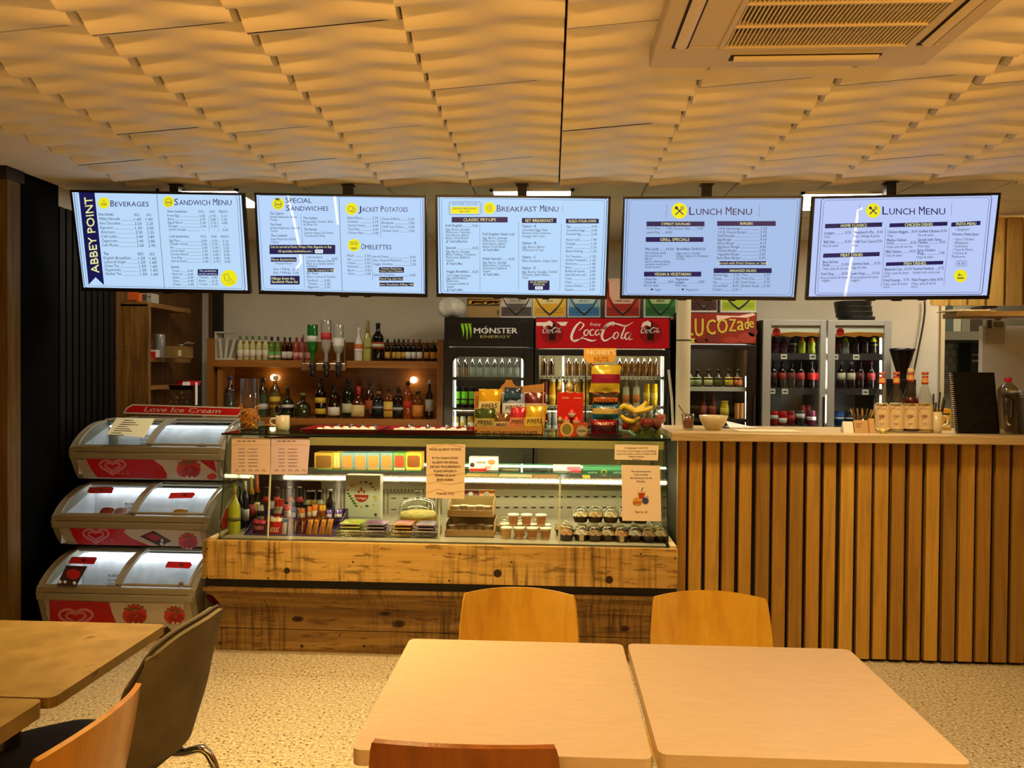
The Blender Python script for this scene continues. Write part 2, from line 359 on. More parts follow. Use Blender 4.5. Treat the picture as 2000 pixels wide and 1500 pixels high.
# kitchen passage at the far end of the wall
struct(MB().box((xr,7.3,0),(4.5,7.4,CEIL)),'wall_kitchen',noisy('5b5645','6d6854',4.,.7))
b=MB(); q0=P(1843,665,7.28);q1=P(1893,850,7.28)
b.box((q0.x-.1,7.27,.7),(q1.x,7.3,q0.z),0)
for i in range(4):
    for j in range(6):
        cx=q0.x-.02+i*.075+(j%2)*.037; cz=q0.z-.05-j*.065
        if cx<q1.x-.03: b.lathe([(.032,0),(.032,.004)],n=6,m=1,T=Matrix.Translation((cx,7.27,cz))@Matrix.Rotation(radians(90),4,'X'),sm=False)
struct(b,'trim_4',[M('b4b09e',.4),M('d2ceba',.35)])
struct(MB().box((xr-.03,BY-.02,0),(xr,BY+.14,CEIL)),'trim_5',M('cdbb94',.6))
p0=P(1920,610,5.75); struct(MB().box((p0.x,5.75,0),(4.5,5.8,P(1950,636,5.75).z)),'wall_partition',noisy('e4e2d6','eceade',2.,.6))
# LED panels of the service aisle (each lights the aisle itself); the hidden last one is added fill
for nm,(xc,yc) in zip(('beside the left end menu screen','above the middle menu screen','between the two right menu screens','added as unseen fill behind the end screen'),((-2.085,4.665),(-.12,4.70),(1.69,4.80),(2.33,4.90))):
    t=thing('ceiling_light','square white LED panel in the ceiling '+nm,'light',(xc,yc,CEIL-.012),'LED ceiling panels')
    h=.245; b=MB()
    for a in ((-h,-h,h,-h+.02),(-h,h-.02,h,h),(-h,-h,-h+.02,h),(h-.02,-h,h,h)): b.box((xc+a[0],yc+a[1],CEIL-.012),(xc+a[2],yc+a[3],CEIL))
    b.build('frame',M('e8e6e0',.4),t)
    MB().box((xc-h+.02,yc-h+.02,CEIL-.009),(xc+h-.02,yc+h-.02,CEIL)).build('diffuser',M((1,.90,.72),.5,em=20),t)
# ---------------------------------------------------------------- air conditioning cassette
AZ=2.465
t=thing('air_conditioner','large beige ceiling cassette air conditioner with slatted grille','air conditioner',(.76,2.1,AZ))
ax0,ax1,ay0,ay1=.315,1.205,1.69,2.58; beige=M('c6ba98',.45)
b=MB(); gi=(.525,1.07,1.86,2.41); zt=CEIL+.02
for r in ((ax0,ay0,ax1,gi[2]),(ax0,gi[3],ax1,ay1),(ax0,gi[2],gi[0],gi[3]),(gi[1],gi[2],ax1,gi[3])): b.box((r[0],r[1],AZ),(r[2],r[3],zt))
b.build('panel',beige,t,bev=.006)
b=MB(); b.box((gi[0]-.01,gi[2]-.01,AZ+.04),(gi[1]+.01,gi[3]+.01,AZ+.045),0)
b.build('filter',M('120d06',.9),t)
b=MB()
for k in range(45):
    x=gi[0]+(gi[1]-gi[0])*(k+.5)/45; b.box((x-.0022,gi[2],AZ-.001),(x+.0022,gi[3],AZ+.006))
for k in range(1,4): y=gi[2]+(gi[3]-gi[2])*k/4; b.box((gi[0],y-.004,AZ-.005),(gi[1],y+.004,AZ+.006))
b.build('grille',M('d8c9a2',.45),t)
b=MB(); c=.018
for r in ((gi[0]-c,gi[2]-c,gi[1]+c,gi[2]),(gi[0]-c,gi[3],gi[1]+c,gi[3]+c),(gi[0]-c,gi[2],gi[0],gi[3]),(gi[1],gi[2],gi[1]+c,gi[3])): b.box((r[0],r[1],AZ-.006),(r[2],r[3],AZ+.01))
b.build('grille_frame',beige,t,bev=.003)
for x,dx in ((ax0+.075,1),(ax1-.075,-1)):
    b=MB(); b.box((x-.026,1.84,AZ-.001),(x+.026,2.42,AZ+.002),0); o=b.build('air_slot',M('2a1d0c',.7),t)
    b=MB(); b.shell(lambda u,v:(x-.018+.036*u,1.86+.54*v,AZ-.004-.008*sin(pi*u)),6,2,.003); b.build('vane',M('d8cba8',.4),o)
b=MB(); b.box((.56,2.475,AZ-.001),(1.03,2.52,AZ+.002),0); o=b.build('air_slot',M('2a1d0c',.7),t)
b=MB(); b.shell(lambda u,v:(.57+.45*v,2.477+.036*u,AZ-.004-.008*sin(pi*u)),6,2,.003); b.build('vane',M('d8cba8',.4),o)
# ---------------------------------------------------------------- service counter with slatted front
CT=1.16; CXL=P(1312,845,3.9).x
slatwood=wood(('a48638','c4a04a','dcb860'),'z',2.0,.5,.8,0,.15)
t=thing('service_counter','long service counter with a vertical light wood slat front','counter',(2.0,4.2,0))
b=MB(); b.box((.665,3.985,0.0),(3.9,4.45,CT-.045)); b.build('carcass',M('120c06',.7),t)
b=MB(); x=.652; k=0
while x<3.85:
    w=.045 if k==0 else .064+random.uniform(-.004,.004); b.box((x,3.955+random.uniform(0,.006),.018),(x+w,3.985,1.115)); x+=.044+.016 if k==0 else .0843; k+=1
b.build('slat_cladding',slatwood,t,bev=.0015)
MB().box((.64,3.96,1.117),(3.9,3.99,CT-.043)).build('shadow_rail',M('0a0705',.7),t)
b=MB(); b.box((CXL,3.9,CT-.042),(3.92,4.47,CT))
b.build('wooden_worktop',wood(('a08858','c0a878','d4c094'),'x',2.,.38,0,0,.3),bev=.004,label='thick light wood worktop lying on the slatted service counter',cat='worktop')
# ---------------------------------------------------------------- display counter
plank=wood(('a88238','c49c50','d8b468'),'x',1.5,.5,0,.78,0)
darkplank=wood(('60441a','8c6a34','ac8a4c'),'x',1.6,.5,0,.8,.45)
DX0,DX1=P(395,1060,3.78).x,P(1324,1076,3.78).x
DZ1,DZ0=.597,.404
t=thing('display_counter','glass display counter clad in rustic brown wooden planks','display case',((DX0+DX1)/2,4.2,0)); DISP=t
b=MB(); b.box((DX0,3.78,DZ0),(DX1,3.81,DZ1),0); b.box((DX0,3.81,DZ0),(DX0+.025,4.6,DZ1),0); b.box((DX1-.025,3.81,DZ0),(DX1,4.6,DZ1),0)
f=FY(3.78,380,1040,2000/960); d=Dec(b,f)
for x,y,r in ((376,155,13),(1233,166,17),(1687,192,16),(645,120,4)):
    px=f.px(x,y); rr=r/1500/2.083*3.78
    b.lathe([(rr,0,1),(rr*.98,.0012,1),(rr*.6,.0016,2),(0.0001,.0013,2)],n=16,T=Matrix.Translation(f.at(*px))@Matrix.Rotation(radians(90),4,'X'))
for x,y in ((52,66),(52,184),(1080,88),(1035,196),(1815,88),(1955,105),(300,186),(1290,120)): d.disc(x,y,4,2)
b.build('fascia_plank',[plank,M('5a3610',.6),M('2c1806',.7)],t,bev=.002)
b=MB(); b.box((DX0+.01,3.80,.345),(DX1,3.83,DZ0)); b.build('recess_rail',M('0b0908',.6),t)
bx0=P(421,1269,3.9).x
b=MB(); pr=[(3.785,.360),(3.785,.342),(3.80,.334),(3.80,.325),(3.84,.30),(3.875,.255),(3.885,.238),(3.897,.238),(3.9,.232)]
A_=[(DX0+.0+(y-3.785)*.5,y,z) for y,z in pr]; B_=[(DX1,y,z) for y,z in pr]
b.add(A_+B_,[(i,i+1,len(A_)+i+1,len(A_)+i) for i in range(len(A_)-1)],0,False)
for z0,z1 in ((.118,.232),(0,.114)): b.box((bx0,3.9,z0),(DX1,3.93,z1))
b.box((bx0,3.93,0),(bx0+.03,4.6,.35)); b.box((DX0+.02,3.79,.345),(DX1,4.6,.360))
f=FY(3.9,380,1040,2000/960); d=Dec(b,f,.0008)
for x,y,r,s in ((830,372,16,1.7),(420,352,12,2),(1750,392,13,1.6),(104,450,7,1),(437,462,7,1),(690,462,6,1),(590,418,4,1),(775,330,9,3.0)): d.poly(arc(x,y,r*s,360,0,14,r)[:-1],1); d.poly(arc(x+2,y,r*s*.5,360,0,14,r*.6)[:-1],2,1)
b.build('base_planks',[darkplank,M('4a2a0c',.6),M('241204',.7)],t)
GZ0=DZ1; GZ1=1.122
gl0,gr0=P(427,1056,3.82).x,P(1306,1074,3.82).x; gl1,gr1=P(442,849,3.9).x,P(1302,862,3.9).x
pane=glass('f6f8f2',.03,.05); pedge=M('1d4034',.2)
def slabq(q,n,th):
    b=MB(); n=V(n).normalized()*th; A_=[V(p) for p in q]; return b.prism(A_,[p+n for p in A_],1,0)
slabq([(gl0,3.82,GZ0),(gr0,3.82,GZ0),(gr1,3.9,GZ1),(gl1,3.9,GZ1)],(0,1,0),.006).build('front_glass',[pane,M('0e2a20',.2)],t)
slabq([(gl0,3.826,GZ0),(gl0,4.5,GZ0),(gl1,4.45,GZ1),(gl1,3.906,GZ1)],(1,0,0),.006).build('end_glass',[pane,M('0e2a20',.2)],t)
slabq([(gr0,3.826,GZ0),(gr0,4.5,GZ0),(gr1,4.45,GZ1),(gr1,3.906,GZ1)],(-1,0,0),.006).build('end_glass',[pane,M('0e2a20',.2)],t)
slabq([(gl1-.02,3.885,GZ1),(gr1+.02,3.885,GZ1),(gr1+.02,4.46,GZ1),(gl1-.02,4.46,GZ1)],(0,0,1),.009).build('top_glass',[glass('c8dccc',.08,.01),M('0c241c',.15)],t)
bw=P(607,862,3.95).x
b=MB(); b.box((bw,3.93,GZ1-.052),(gr1-.01,3.95,GZ1-.004)); b.box((bw,3.93,GZ1-.010),(gr1-.01,4.03,GZ1-.003)); b.build('top_beam',M('ecd8ac',.5),t)  # flat upper board added to stop strip light reaching the goods above
GTOP=GZ1+.009
# deck, louvred back, granite ledge
steel=M('b9b3a0',.45,.3)
b=MB(); b.box((gl0+.01,3.83,GZ0-.03),(gr0-.01,4.6,GZ0+.004)); b.build('deck',M('9a937f',.5,.2),t)
bk=MB(); bx1=P(870,1000,4.58).x
bk.box((gl0+.3,4.58,GZ0),(gr0-.01,4.6,.80),0)
f=FY(4.58); d=Dec(bk,f)
for row in (969,990,1013,1034):
    for k in range(24): x=968+k*17.4; d.rect(x,row,x+9,row+2.6,1)
for k in range(46): x=545+k*7; d.rect(x,955,x+3.2,1052,2)
d.rect(755,960,830,1050,3,1); d.rect(760,964,826,1046,0,2)
for r_ in range(3):
    for k in range(3): d.rect(764+k*23,972+r_*22,774+k*23,974+r_*22,1,3)
bk.build('back_panel',[M('b4b0a0',.4,.2),M('1a1814',.6),M('6c6654',.5),M('8c8874',.5)],t)
b=MB(); b.box((gl0+.02,4.5,.80),(gr0-.0,4.85,.84)); b.build('granite_ledge',noisy('2a2a28','7d7a70',160.,.25,'b5b2a6',0,2.),t,bev=.003)
b=MB(); b.box((gl0+.1,4.487,.812),(gr0-.02,4.497,.83)); b.build('light_strip',M((1,.78,.42),.5,em=17),t)
b=MB(); b.box((bw,3.955,GZ1-.03),(gr1-.02,3.975,GZ1-.02)); b.build('light_strip',M((1,.80,.48),.5,em=85),t)
sy0,sy1=4.02,4.40; SHZ=P(800,922,4.02).z
slabq([(P(612,921,4.02).x,sy0,SHZ),(gr1-.03,sy0,SHZ),(gr1-.03,sy1,SHZ),(P(612,921,4.02).x,sy1,SHZ)],(0,0,1),.007).build('glass_shelf',[glass('e4f0e6',.06,.01),M('2f5d4c',.15)],t)
b=MB(); b.box((P(625,922,4.39).x,4.385,SHZ-.012),(gr1-.04,4.398,SHZ-.001)); b.build('light_strip',M((1,.80,.48),.5,em=40),t)
for (x0,y0,x1,y1) in ((529,928,523,1055),(858,930,857,1060),(1094,952,1092,1062)):
    a=P(x1,y1,3.86); c=P(x0,y0,3.905); c.z=min(c.z,1.1); MB().cyl((a.x,3.86,GZ0),(c.x,3.91,max(SHZ,.9) if x0>900 else 1.06),.005,8).build('glass_support',M('e6dfc0',.4),t)
MB().box((gl0-.04,3.80,DZ1),(gl0-.005,4.5,DZ1+.012)).build('end_rail',M('d9cba0',.5),t)
MB().box((gr0+.005,3.80,DZ1),(gr0+.035,4.5,DZ1+.012)).build('end_rail',M('d9cba0',.5),t)
# ---------------------------------------------------------------- tables and chairs
def wtop(c1,c2): return noisy(c1,c2,22.,.32,None,.03,5.,.5,(1,5,5))
topmat=wtop('d6bb94','dcc29e'); brass=M('55504a',.35,.8)
def table(name,label,x0,x1,y0,y1,th,mt,bev,z=.75):
    t=thing(name,label,'table',((x0+x1)/2,(y0+y1)/2,0),'square cafe tables' if 'cream' in label else 'brown cafe tables')
    b=MB(); r=.018
    c=[(x1-r,y1-r,0),(x0+r,y1-r,90),(x0+r,y0+r,180),(x1-r,y0+r,270)]; pl=[]
    for cx,cy,a in c: pl+=arc(cx,cy,r,a,a+90,5)
    b.prism([(p[0],p[1],z-th) for p in pl],[(p[0],p[1],z) for p in pl]); b.build('table_top',mt,t,bev=bev)
    cx,cy=(x0+x1)/2,(y0+y1)/2
    b=MB(); b.cyl((cx,cy,.03),(cx,cy,z-th-.01),.03,16); b.box((cx-.14,cy-.14,z-th-.012),(cx+.14,cy+.14,z-th)); b.build('column',brass,t)
    b=MB()
    for a in (45,135): T=Matrix.Translation((cx,cy,0))@Matrix.Rotation(radians(a),4,'Z'); b.box((-.3,-.03,0),(.3,.03,.03),0,T)
    b.build('base',brass,t,bev=.006); return t
table('cafe_table','pale cream square table with a chair back at its near edge',-.366,.192,1.405,2.005,.03,topmat,.008)
table('cafe_table','pale cream square table glossy with lamp glare, nearer the slatted counter',.206,.772,1.425,2.01,.03,topmat,.008)
brown=noisy('766030','8a7240',14.,.42,'604a24',.04,6.,.4)
table('cafe_table','brown mottled table reaching towards the ice cream freezer',-1.62,-1.06,1.585,2.07,.024,brown,.003)
table('cafe_table','brown mottled table cut off at the lower corner, in front of the other brown table',-1.62,-1.075,1.03,1.578,.034,brown,.003)
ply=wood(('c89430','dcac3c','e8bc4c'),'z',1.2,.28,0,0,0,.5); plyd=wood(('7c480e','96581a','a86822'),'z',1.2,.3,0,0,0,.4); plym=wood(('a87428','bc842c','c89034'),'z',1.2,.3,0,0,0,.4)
chrome=M('d8d4cc',.12,1.)
def wood_chair(label,loc,rz,mt=ply):
    """moulded plywood cafe chair, facing +Y before it is turned"""
    t=thing('cafe_chair',label,'chair',(0,0,0),'orange plywood chairs')
    def back(u,v):
        x=(u-.5)*2; w=.185-.022*v**2-.012*(1-v)**2; z=.52+.285*v; return (x*w,-.185-.06*v+.035*(x*x)+0.0*z,z+ -.012*x*x*(v>.9))
    b=MB(); b.shell(back,14,10,.011); b.build('backrest',mt,t,bev=.002)
    def seat(u,v):
        x=(u-.5)*2; y=-.2+.40*v; return (x*(.19+.012*sin(pi*v)),y,.45-.012*(1-x*x)*sin(pi*v)+ (-.02*max(0,v-.85)/.15))
    b=MB(); b.shell(seat,12,10,.011); b.build('seat',mt,t)
    b=MB()
    for s in(-1,1): b.tube(smooth_pts([(s*.12,-.1,.437),(s*.12,-.19,.44),(s*.12,-.208,.5),(s*.12,-.222,.62)],4),.009,8)
    b.build('back_frame',chrome,t)
    for sx in(-1,1):
        for sy in(-1,1): MB().tube([(sx*.15,sy*.15,.44),(sx*.17,sy*.17,.42),(sx*.2,sy*.2,0)],.011,10).build('leg',chrome,t)
    t.location=loc; t.rotation_euler=(0,0,rz); return t
c=P(1015,1200,2.33); wood_chair('orange plywood chair at the far side of the pale table before the display counter',(c.x,2.075,0),pi)
c=P(1382,1200,2.33); wood_chair('orange plywood chair standing before the slatted counter corner',(c.x,2.085,0),pi)
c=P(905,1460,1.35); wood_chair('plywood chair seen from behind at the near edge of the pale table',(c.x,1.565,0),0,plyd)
wood_chair('orange plywood chair cut off at the bottom, leaning against the grey chair back',(-.86-.215,1.41,0),pi/2,plym)
# upholstered chair
t=thing('upholstered_chair','grey upholstered chair with chrome legs beside the brown table','chair',(0,0,0))
vel=noisy('5c5340','6a604a',9.,.85,'4c4434',.05,5.,.2); dk=M('2c2a20',.85)
def ub(u,v,o=0.):
    x=(u-.5)*2; w=.19; k=1-.16*max(0,v-.72)/.28*abs(x)**3-.34*(max(0,.35-v)/.35)**1.6
    z=.54+.315*v-.05*abs(x)**3*max(0,v-.5)*2; return (x*w*k,-.19-.045*v-.02*v*v+.05*x*x-o,z)
MB().shell(ub,18,16,.03).build('backrest',vel,t,bev=.004)
def rim(side): return [ub(0 if side<0 else 1,k/16) for k in range(17)]
e=[V(p)+V((-.004,0,0)) for p in rim(-1)]+[V(ub(k/14,1))+V((0,0,.004)) for k in range(15)]+[V(p)+V((.004,0,0)) for p in rim(1)[::-1]]
MB().tube(e,.0045,6).build('piping',M('3c3424',.8),t)
def us(u,v):
    x=(u-.5)*2; w=.175*(1-.35*max(0,v-.55)**2*4*.5-.2*max(0,.2-v)); return (x*w,-.12+.43*v-.05*x*x*v,.478+.012*(1-x*x)-.035*max(0,v-.8)*5*.4)
MB().shell(us,14,14,.055).build('seat',M('45463a',.8),t,bev=.015)
for s in(-1,1): MB().tube(smooth_pts([(s*.17,.19,.0),(s*.165,.17,.40),(s*.16,.12,.436),(s*.16,-.1,.436),(s*.165,-.2,.41),(s*.185,-.27,.0)],6),.011,10).build('leg_frame',chrome,t)
t.location=(-1.095,1.83,0); t.rotation_euler=(0,0,pi/2-.05)
# ---------------------------------------------------------------- ceiling-hung menu screens
SW,SH=.97,.567
NAVY,INK,YEL,PALE,WHITE_=1,2,3,4,5
def screen(label,pose,glow,polex,crop):
    x,y,z,a,t_,r=pose
    R=Matrix.Rotation(a,3,'Z')@Matrix.Rotation(t_,3,'X')@Matrix.Rotation(r,3,'Y'); c=V((x,y,z))
    t=thing('menu_screen',label,'screen',c,'menu screens hung from the ceiling')
    T=Matrix.Translation(c)@R.to_4x4(); h,w=SH/2,SW/2; bz,bb=.013,.021
    b=MB(); b.box((-w,.002,-h),(w,.035,h),0,T); b.box((-w*.6,.035,-h*.6),(w*.6,.06,h*.5),0,T)
    for q in ((-w,-h,w,-h+bb),(-w,h-bz,w,h),(-w,-h+bb,-w+bz,h-bz),(w-bz,-h+bb,w,h-bz)): b.box((q[0],-.004,q[1]),(q[2],.002,q[3]),0,T)
    b.box((-.16,.0,-h-.006),(-.11,.03,-h),0,T); b.box((-.02,.0,-h-.008),(.03,.03,-h),0,T); b.box((.12,.0,-h-.006),(.16,.03,-h),0,T)
    b.build('bezel',M('0a0908',.3),t,bev=.002)
    b=MB(); b.box((-w+bz,-.001,-h+bb),(w-bz,.0025,h-bz),0,T); g=b.build('display',M(glow,.02,em=1.),t)
    b=MB(); p=P(polex,372,y+.045); b.box((p.x-.026,p.y-.02,z+.1),(p.x+.026,p.y+.02,CEIL)); b.box((p.x-.036,p.y-.03,CEIL-.006),(p.x+.036,p.y+.03,CEIL))
    b.box((p.x-.05,p.y-.022,z+.05),(p.x+.05,p.y+.022,z+.15)); b.build('ceiling_pole',M('0b0a09',.4),t)
    fr=Fr(c+R@V((0,-.001,0)),R@V((1,0,0)),R@V((0,0,1)),crop); b=MB(); d=Dec(b,fr,.0008)
    return d,b,g
def fin(b,g): b.build('menu_text',[M('ffffff',.3),M('10165e',.25,em=.7),M('39445c',.3),M('f2ea18',.3,em=.95),M('f0eea0',.3,em=.9),M('e8f2ff',.3,em=1.),M('35803c',.4)],g)
def line(d,x0,y0,x1,y1,w=2.5,m=INK): d.stroke([(x0,y0),(x1,y1)],w,m,1)
def rows(d,items,x0,y0,x1,y1,h,cols,slope=0.,lead=True,m=INK,bold=0.):
    """a price list: names run down from (x0,y0) to (x1,y1); cols are the price columns at the first row"""
    n=len(items)
    for i,it in enumerate(items):
        k=i/max(n-1,1); X=x0+(x1-x0)*k; Y=y0+(y1-y0)*k; s=it.split('|'); nm=s[0]; wd=len(nm)*h*.56
        d.text(nm,X,Y,h,m,wd,bold=bold)
        for c,p in zip(cols,s[1:]):
            if p: d.text(p,c+(x1-x0)*k,Y+slope*(c-x0),h,m,len(p)*h*.60,'C')
        if lead and len(s)>1: line(d,X+wd+h*.4,Y+slope*wd,cols[0]+(x1-x0)*k-h*1.5,Y+slope*(cols[0]-x0-h*1.5),2.)
def bar(d,x0,y0,x1,y1,t,m=PALE,r=4,h=None):
    d.rrect(x0,y0,x1,y1,r,NAVY,1); h=h or (y1-y0)*.5; d.text(t,(x0+x1)/2,(y0+y1)/2+h/2,h,m,len(t)*h*.74,'C',.01,3)
def title(d,t,x,y,H,x1,m=NAVY):
    """small-capital heading: first letters tall"""
    u=0; L_=[]
    for wd in t.split(' '):
        L_.append((wd,len(wd)+.35)); u+=len(wd)+.35+.55
    k=(x1-x)/(u-.55); X=x
    for wd,n in L_:
        d.text(wd[0],X,y,H,m,k*.92,bold=.004); d.text(wd[1:],X+k*1.12,y,H*.78,m,(n-1.25)*k,bold=.004); X+=(n+.55)*k
def icon(d,x,y,r,kind):
    d.disc(x,y,r,YEL,1); D=lambda p,w: d.stroke(p,w,NAVY,3)
    if kind=='cup': D(arc(x-r*.05,y+r*.1,r*.33,180,0,10)+[(x-r*.38,y+r*.1)],r*.08); D(arc(x+r*.3,y+r*.2,r*.17,-70,100,8),r*.08); D([(x-r*.1,y-r*.15),(x-r*.05,y-r*.5)],r*.06); D([(x+r*.12,y-r*.15),(x+r*.18,y-r*.5)],r*.06)
    elif kind=='roll': D(arc(x,y,r*.55,180,360,12),r*.07); D([(x-r*.6,y+r*.02),(x+r*.6,y+r*.02)],r*.08); D([(x-r*.55,y+r*.25),(x-r*.2,y+r*.15),(x+r*.2,y+r*.28),(x+r*.55,y+r*.15)],r*.08); D(arc(x,y+r*.2,r*.5,180,0,10),r*.07)
    elif kind=='fork':
        D([(x-r*.25,y-r*.25),(x+r*.5,y+r*.5)],r*.14); D([(x+r*.25,y-r*.2),(x-r*.5,y+r*.5)],r*.14); d.disc(x-r*.38,y-r*.36,r*.2,NAVY,3,r*.2)
        for o in (-.14,0,.14): D([(x+r*.22+o*r,y-r*.22+o*r),(x+r*.5+o*r*.7,y-r*.5+o*r*.7)],r*.08)
    elif kind=='potato': D(arc(x-r*.15,y,r*.42,0,360,14),r*.07); D(arc(x+r*.25,y+r*.2,r*.36,-90,180,12),r*.07)
    elif kind=='eggs': D(arc(x-r*.35,y-r*.3,r*.22,0,360,12),r*.07); D(arc(x+r*.3,y-r*.3,r*.24,0,360,12),r*.07); D([(x-r*.5,y+r*.45),(x+r*.5,y+r*.45)],r*.09); D([(x-r*.35,y+r*.6),(x+r*.35,y+r*.6)],r*.09)
    elif kind=='egg': D(arc(x,y,r*.5,30,330,14),r*.07); D(arc(x+r*.05,y,r*.2,0,360,10),r*.07)
    elif kind=='toast': D([(x-r*.6,y-r*.4),(x-r*.1,y-r*.55),(x+r*.05,y-r*.1),(x-r*.05,y+r*.3),(x-r*.4,y+r*.3),(x-r*.6,y-r*.4)],r*.05); D([(x+r*.3,y+r*.1),(x+r*.7,y+r*.55),(x-r*.05,y+r*.65),(x+r*.3,y+r*.1)],r*.05)
    elif kind=='pasta': D([(x-r*.5,y+r*.35),(x+r*.5,y+r*.35)],r*.16); D(arc(x-r*.1,y+r*.1,r*.3,180,360,8),r*.1); D([(x-r*.3,y-r*.5),(x-r*.1,y+r*.1)],r*.08)
def border(d,q,div=None):
    (x0,y0),(x1,y1),(x2,y2),(x3,y3)=q
    for e,w in ((0,6),(24,3)):
        k=e; pts=[]
        P4=[(x0+k,y0+k*.8),(x1-k,y1+k*.8),(x2-k,y2-k*.8),(x3+k,y3-k*.8)]; r=26
        for i in range(4):
            p=V(P4[i]);a=V(P4[i-1]);c=V(P4[(i+1)%4]); pts+= [tuple(p+(a-p).normalized()*r),tuple(p+(a-p).normalized()*r*.3+(c-p).normalized()*r*.3),tuple(p+(c-p).normalized()*r)]
        d.stroke(pts+[pts[0]],w,NAVY if e==0 else INK,1)
    if div: line(d,*div,4,INK)
K=2000/380
# --- beverages and sandwiches
d,b,g=screen('ceiling menu screen headed Beverages and Sandwich Menu, with a navy ribbon',(-2.2179,4.2713,2.1784,.0554,.2369,.0091),'b9d9fa',343,(120,360,K))
border(d,[(128,64),(1826,92),(1890,1092),(240,1062)],(980,98,1060,1066))
d.poly([(178,70),(340,72),(440,1036),(352,955),(280,1032)],NAVY,1)
d.text('ABBEY POINT',388,908,78,PALE,785,bold=.022,l=3,rot=-95.5)
icon(d,436,192,58,'cup'); title(d,'BEVERAGES',505,228,62,905); icon(d,1102,180,58,'roll'); title(d,'SANDWICH MENU',1160,214,66,1755)
rows(d,['Hot Drinks|REG|LRG'],385,322,385,322,27,(775,898),.01,False,NAVY,.015)
rows(d,'Milky Coffee|1.60|1.90;Hot Chocolate|2.20|2.20;Espresso|1.50|2.00;Americano|2.50|2.50;Café Latte|2.40|2.80;Cappuccino|2.40|2.80;Café Mocha|2.60|2.95'.replace('Coffee','Nescafe').split(';'),392,368,420,638,29,(785,903),.012)
rows(d,['Tea|REG|LRG'],433,726,433,726,30,(815,932),.01,False,NAVY,.02)
rows(d,'English Breakfast|1.50|1.60;Lemon & Ginger|1.50|1.60;Green Tea|1.50|1.60;Peppermint|1.50|1.60;Herbal Tea|1.50|1.60'.split(';'),435,770,455,932,29,(825,940),.012)
rows(d,['Warm Sandwiches|ROLL|SAND|FRENCH'],1088,290,1088,290,24,(1440,1550,1662),.005,False,NAVY,.012)
rows(d,'Fried Egg|2.00|2.70|3.10;Bacon|2.70|2.80|3.20;Egg & Bacon|3.30|3.70|4.00;Sausage|2.20|2.70|-;Jumbo Sausage|-|-|3.60'.split(';'),1090,332,1105,474,24,(1448,1556,1670),.012)
rows(d,['Cold Sandwiches|ROLL|SAND|FRENCH'],1108,546,1108,546,24,(1462,1570,1680),.005,False,NAVY,.012)
rows(d,'Egg Mayo|2.00|2.70|3.10;Cheddar Cheese|2.00|2.70|3.20;Ham|2.00|2.70|3.20;Corned Beef|2.40|3.00|3.50;Chicken Breast|2.40|3.00|3.50;Tuna Mayo|2.40|3.00|3.50;Ham & Cheese|3.00|3.70|4.00'.split(';'),1110,588,1130,800,24,(1465,1575,1688),.012)
rows(d,['Extras'],1130,860,1130,860,24,(),0,False,NAVY,.02)
rows(d,'Tomato|0.60;Mushroom|0.60;Salad|0.40;Onion|0.40;Cheese|0.40'.split(';'),1138,898,1148,1038,24,(1325,),.012)
d.rrect(1402,872,1612,936,6,NAVY,1); d.text('The sandwiches',1506,898,18,WHITE_,175,'C',l=3); d.text('can be served as',1506,926,18,WHITE_,185,'C',l=3)
rows(d,'Toasted|0.40;Brown|0.10;Crusty|0.10'.split(';'),1415,966,1420,1036,24,(1575,),.012); line(d,1395,950,1400,1050); icon(d,1722,965,86,'toast')
for a in ((1515,320,1520,495),(1608,320,1615,495),(1528,575,1540,822),(1625,575,1638,822)): line(d,*a,2)
fin(b,g)
# --- special sandwiches, jacket potatoes, omelettes
d,b,g=screen('ceiling menu screen headed Special Sandwiches, Jacket Potatoes and Omelettes',(-1.1901,4.303,2.1673,.0234,.1863,.0146),'b9d6fb',680,(490,360,K))
border(d,[(52,92),(1768,126),(1782,1138),(110,1094)],(905,122,940,1094))
icon(d,282,200,62,'roll'); d.poly([(255,160),(250,140),(268,150),(275,132),(284,150),(300,142),(296,160)],NAVY,4)
title(d,'SPECIAL',357,190,60,628); title(d,'SANDWICHES',360,272,58,802); icon(d,1036,252,62,'potato'); title(d,'JACKET POTATOES',1103,282,58,1618); icon(d,1060,625,64,'eggs'); title(d,'OMELETTES',1135,668,58,1450)
for x,y,a,bb,c in ((195,310,'The Cypriot','Grilled Halloumi, Parma','Tomato'),(198,424,'The Greek','Grilled Halloumi, Olive &','Tomato'),(205,538,'The Continent','Steak Mushroom & Feta','Cheese'),(538,358,'The Italian','Mozzarella, Tomato, Basil','& Olive Oil'),(548,474,'The German','German Salami, Sun Dried','Tomatoes & Olives')):
    d.text(a,x,y,24,NAVY,len(a)*13,bold=.015); d.text(bb,x,y+36,23,INK,len(bb)*12.2); d.text(c,x+4,y+66,23,INK,len(c)*12.5)
line(d,515,310,555,1060,2.5)
d.rrect(192,622,868,718,8,NAVY,1); d.text('Can be served as Panini, Wraps, Pitta, Baguette or Bap',518,654,23,PALE,625,'C',.012,3); d.text('All speciality sandwiches are :',458,698,23,PALE,355,'C',.012,3); d.rrect(660,670,742,708,6,WHITE_,3); d.text('4.75',701,700,24,NAVY,56,'C',l=5)
bar(d,205,750,470,795,'More Sandwiches'); d.text('Toasted Panini',338,822,22,INK,180,'C')
rows(d,'Any 1 Filling|4.50;Any 3 Fillings|5.00'.split(';'),230,882,230,918,23,(462,),.012)
d.rrect(202,940,502,1030,8,NAVY,1); d.text('Fillings from the',332,980,26,PALE,235,'C',.015,3); d.text('Sandwich Menu list',350,1014,26,PALE,270,'C',.015,3)
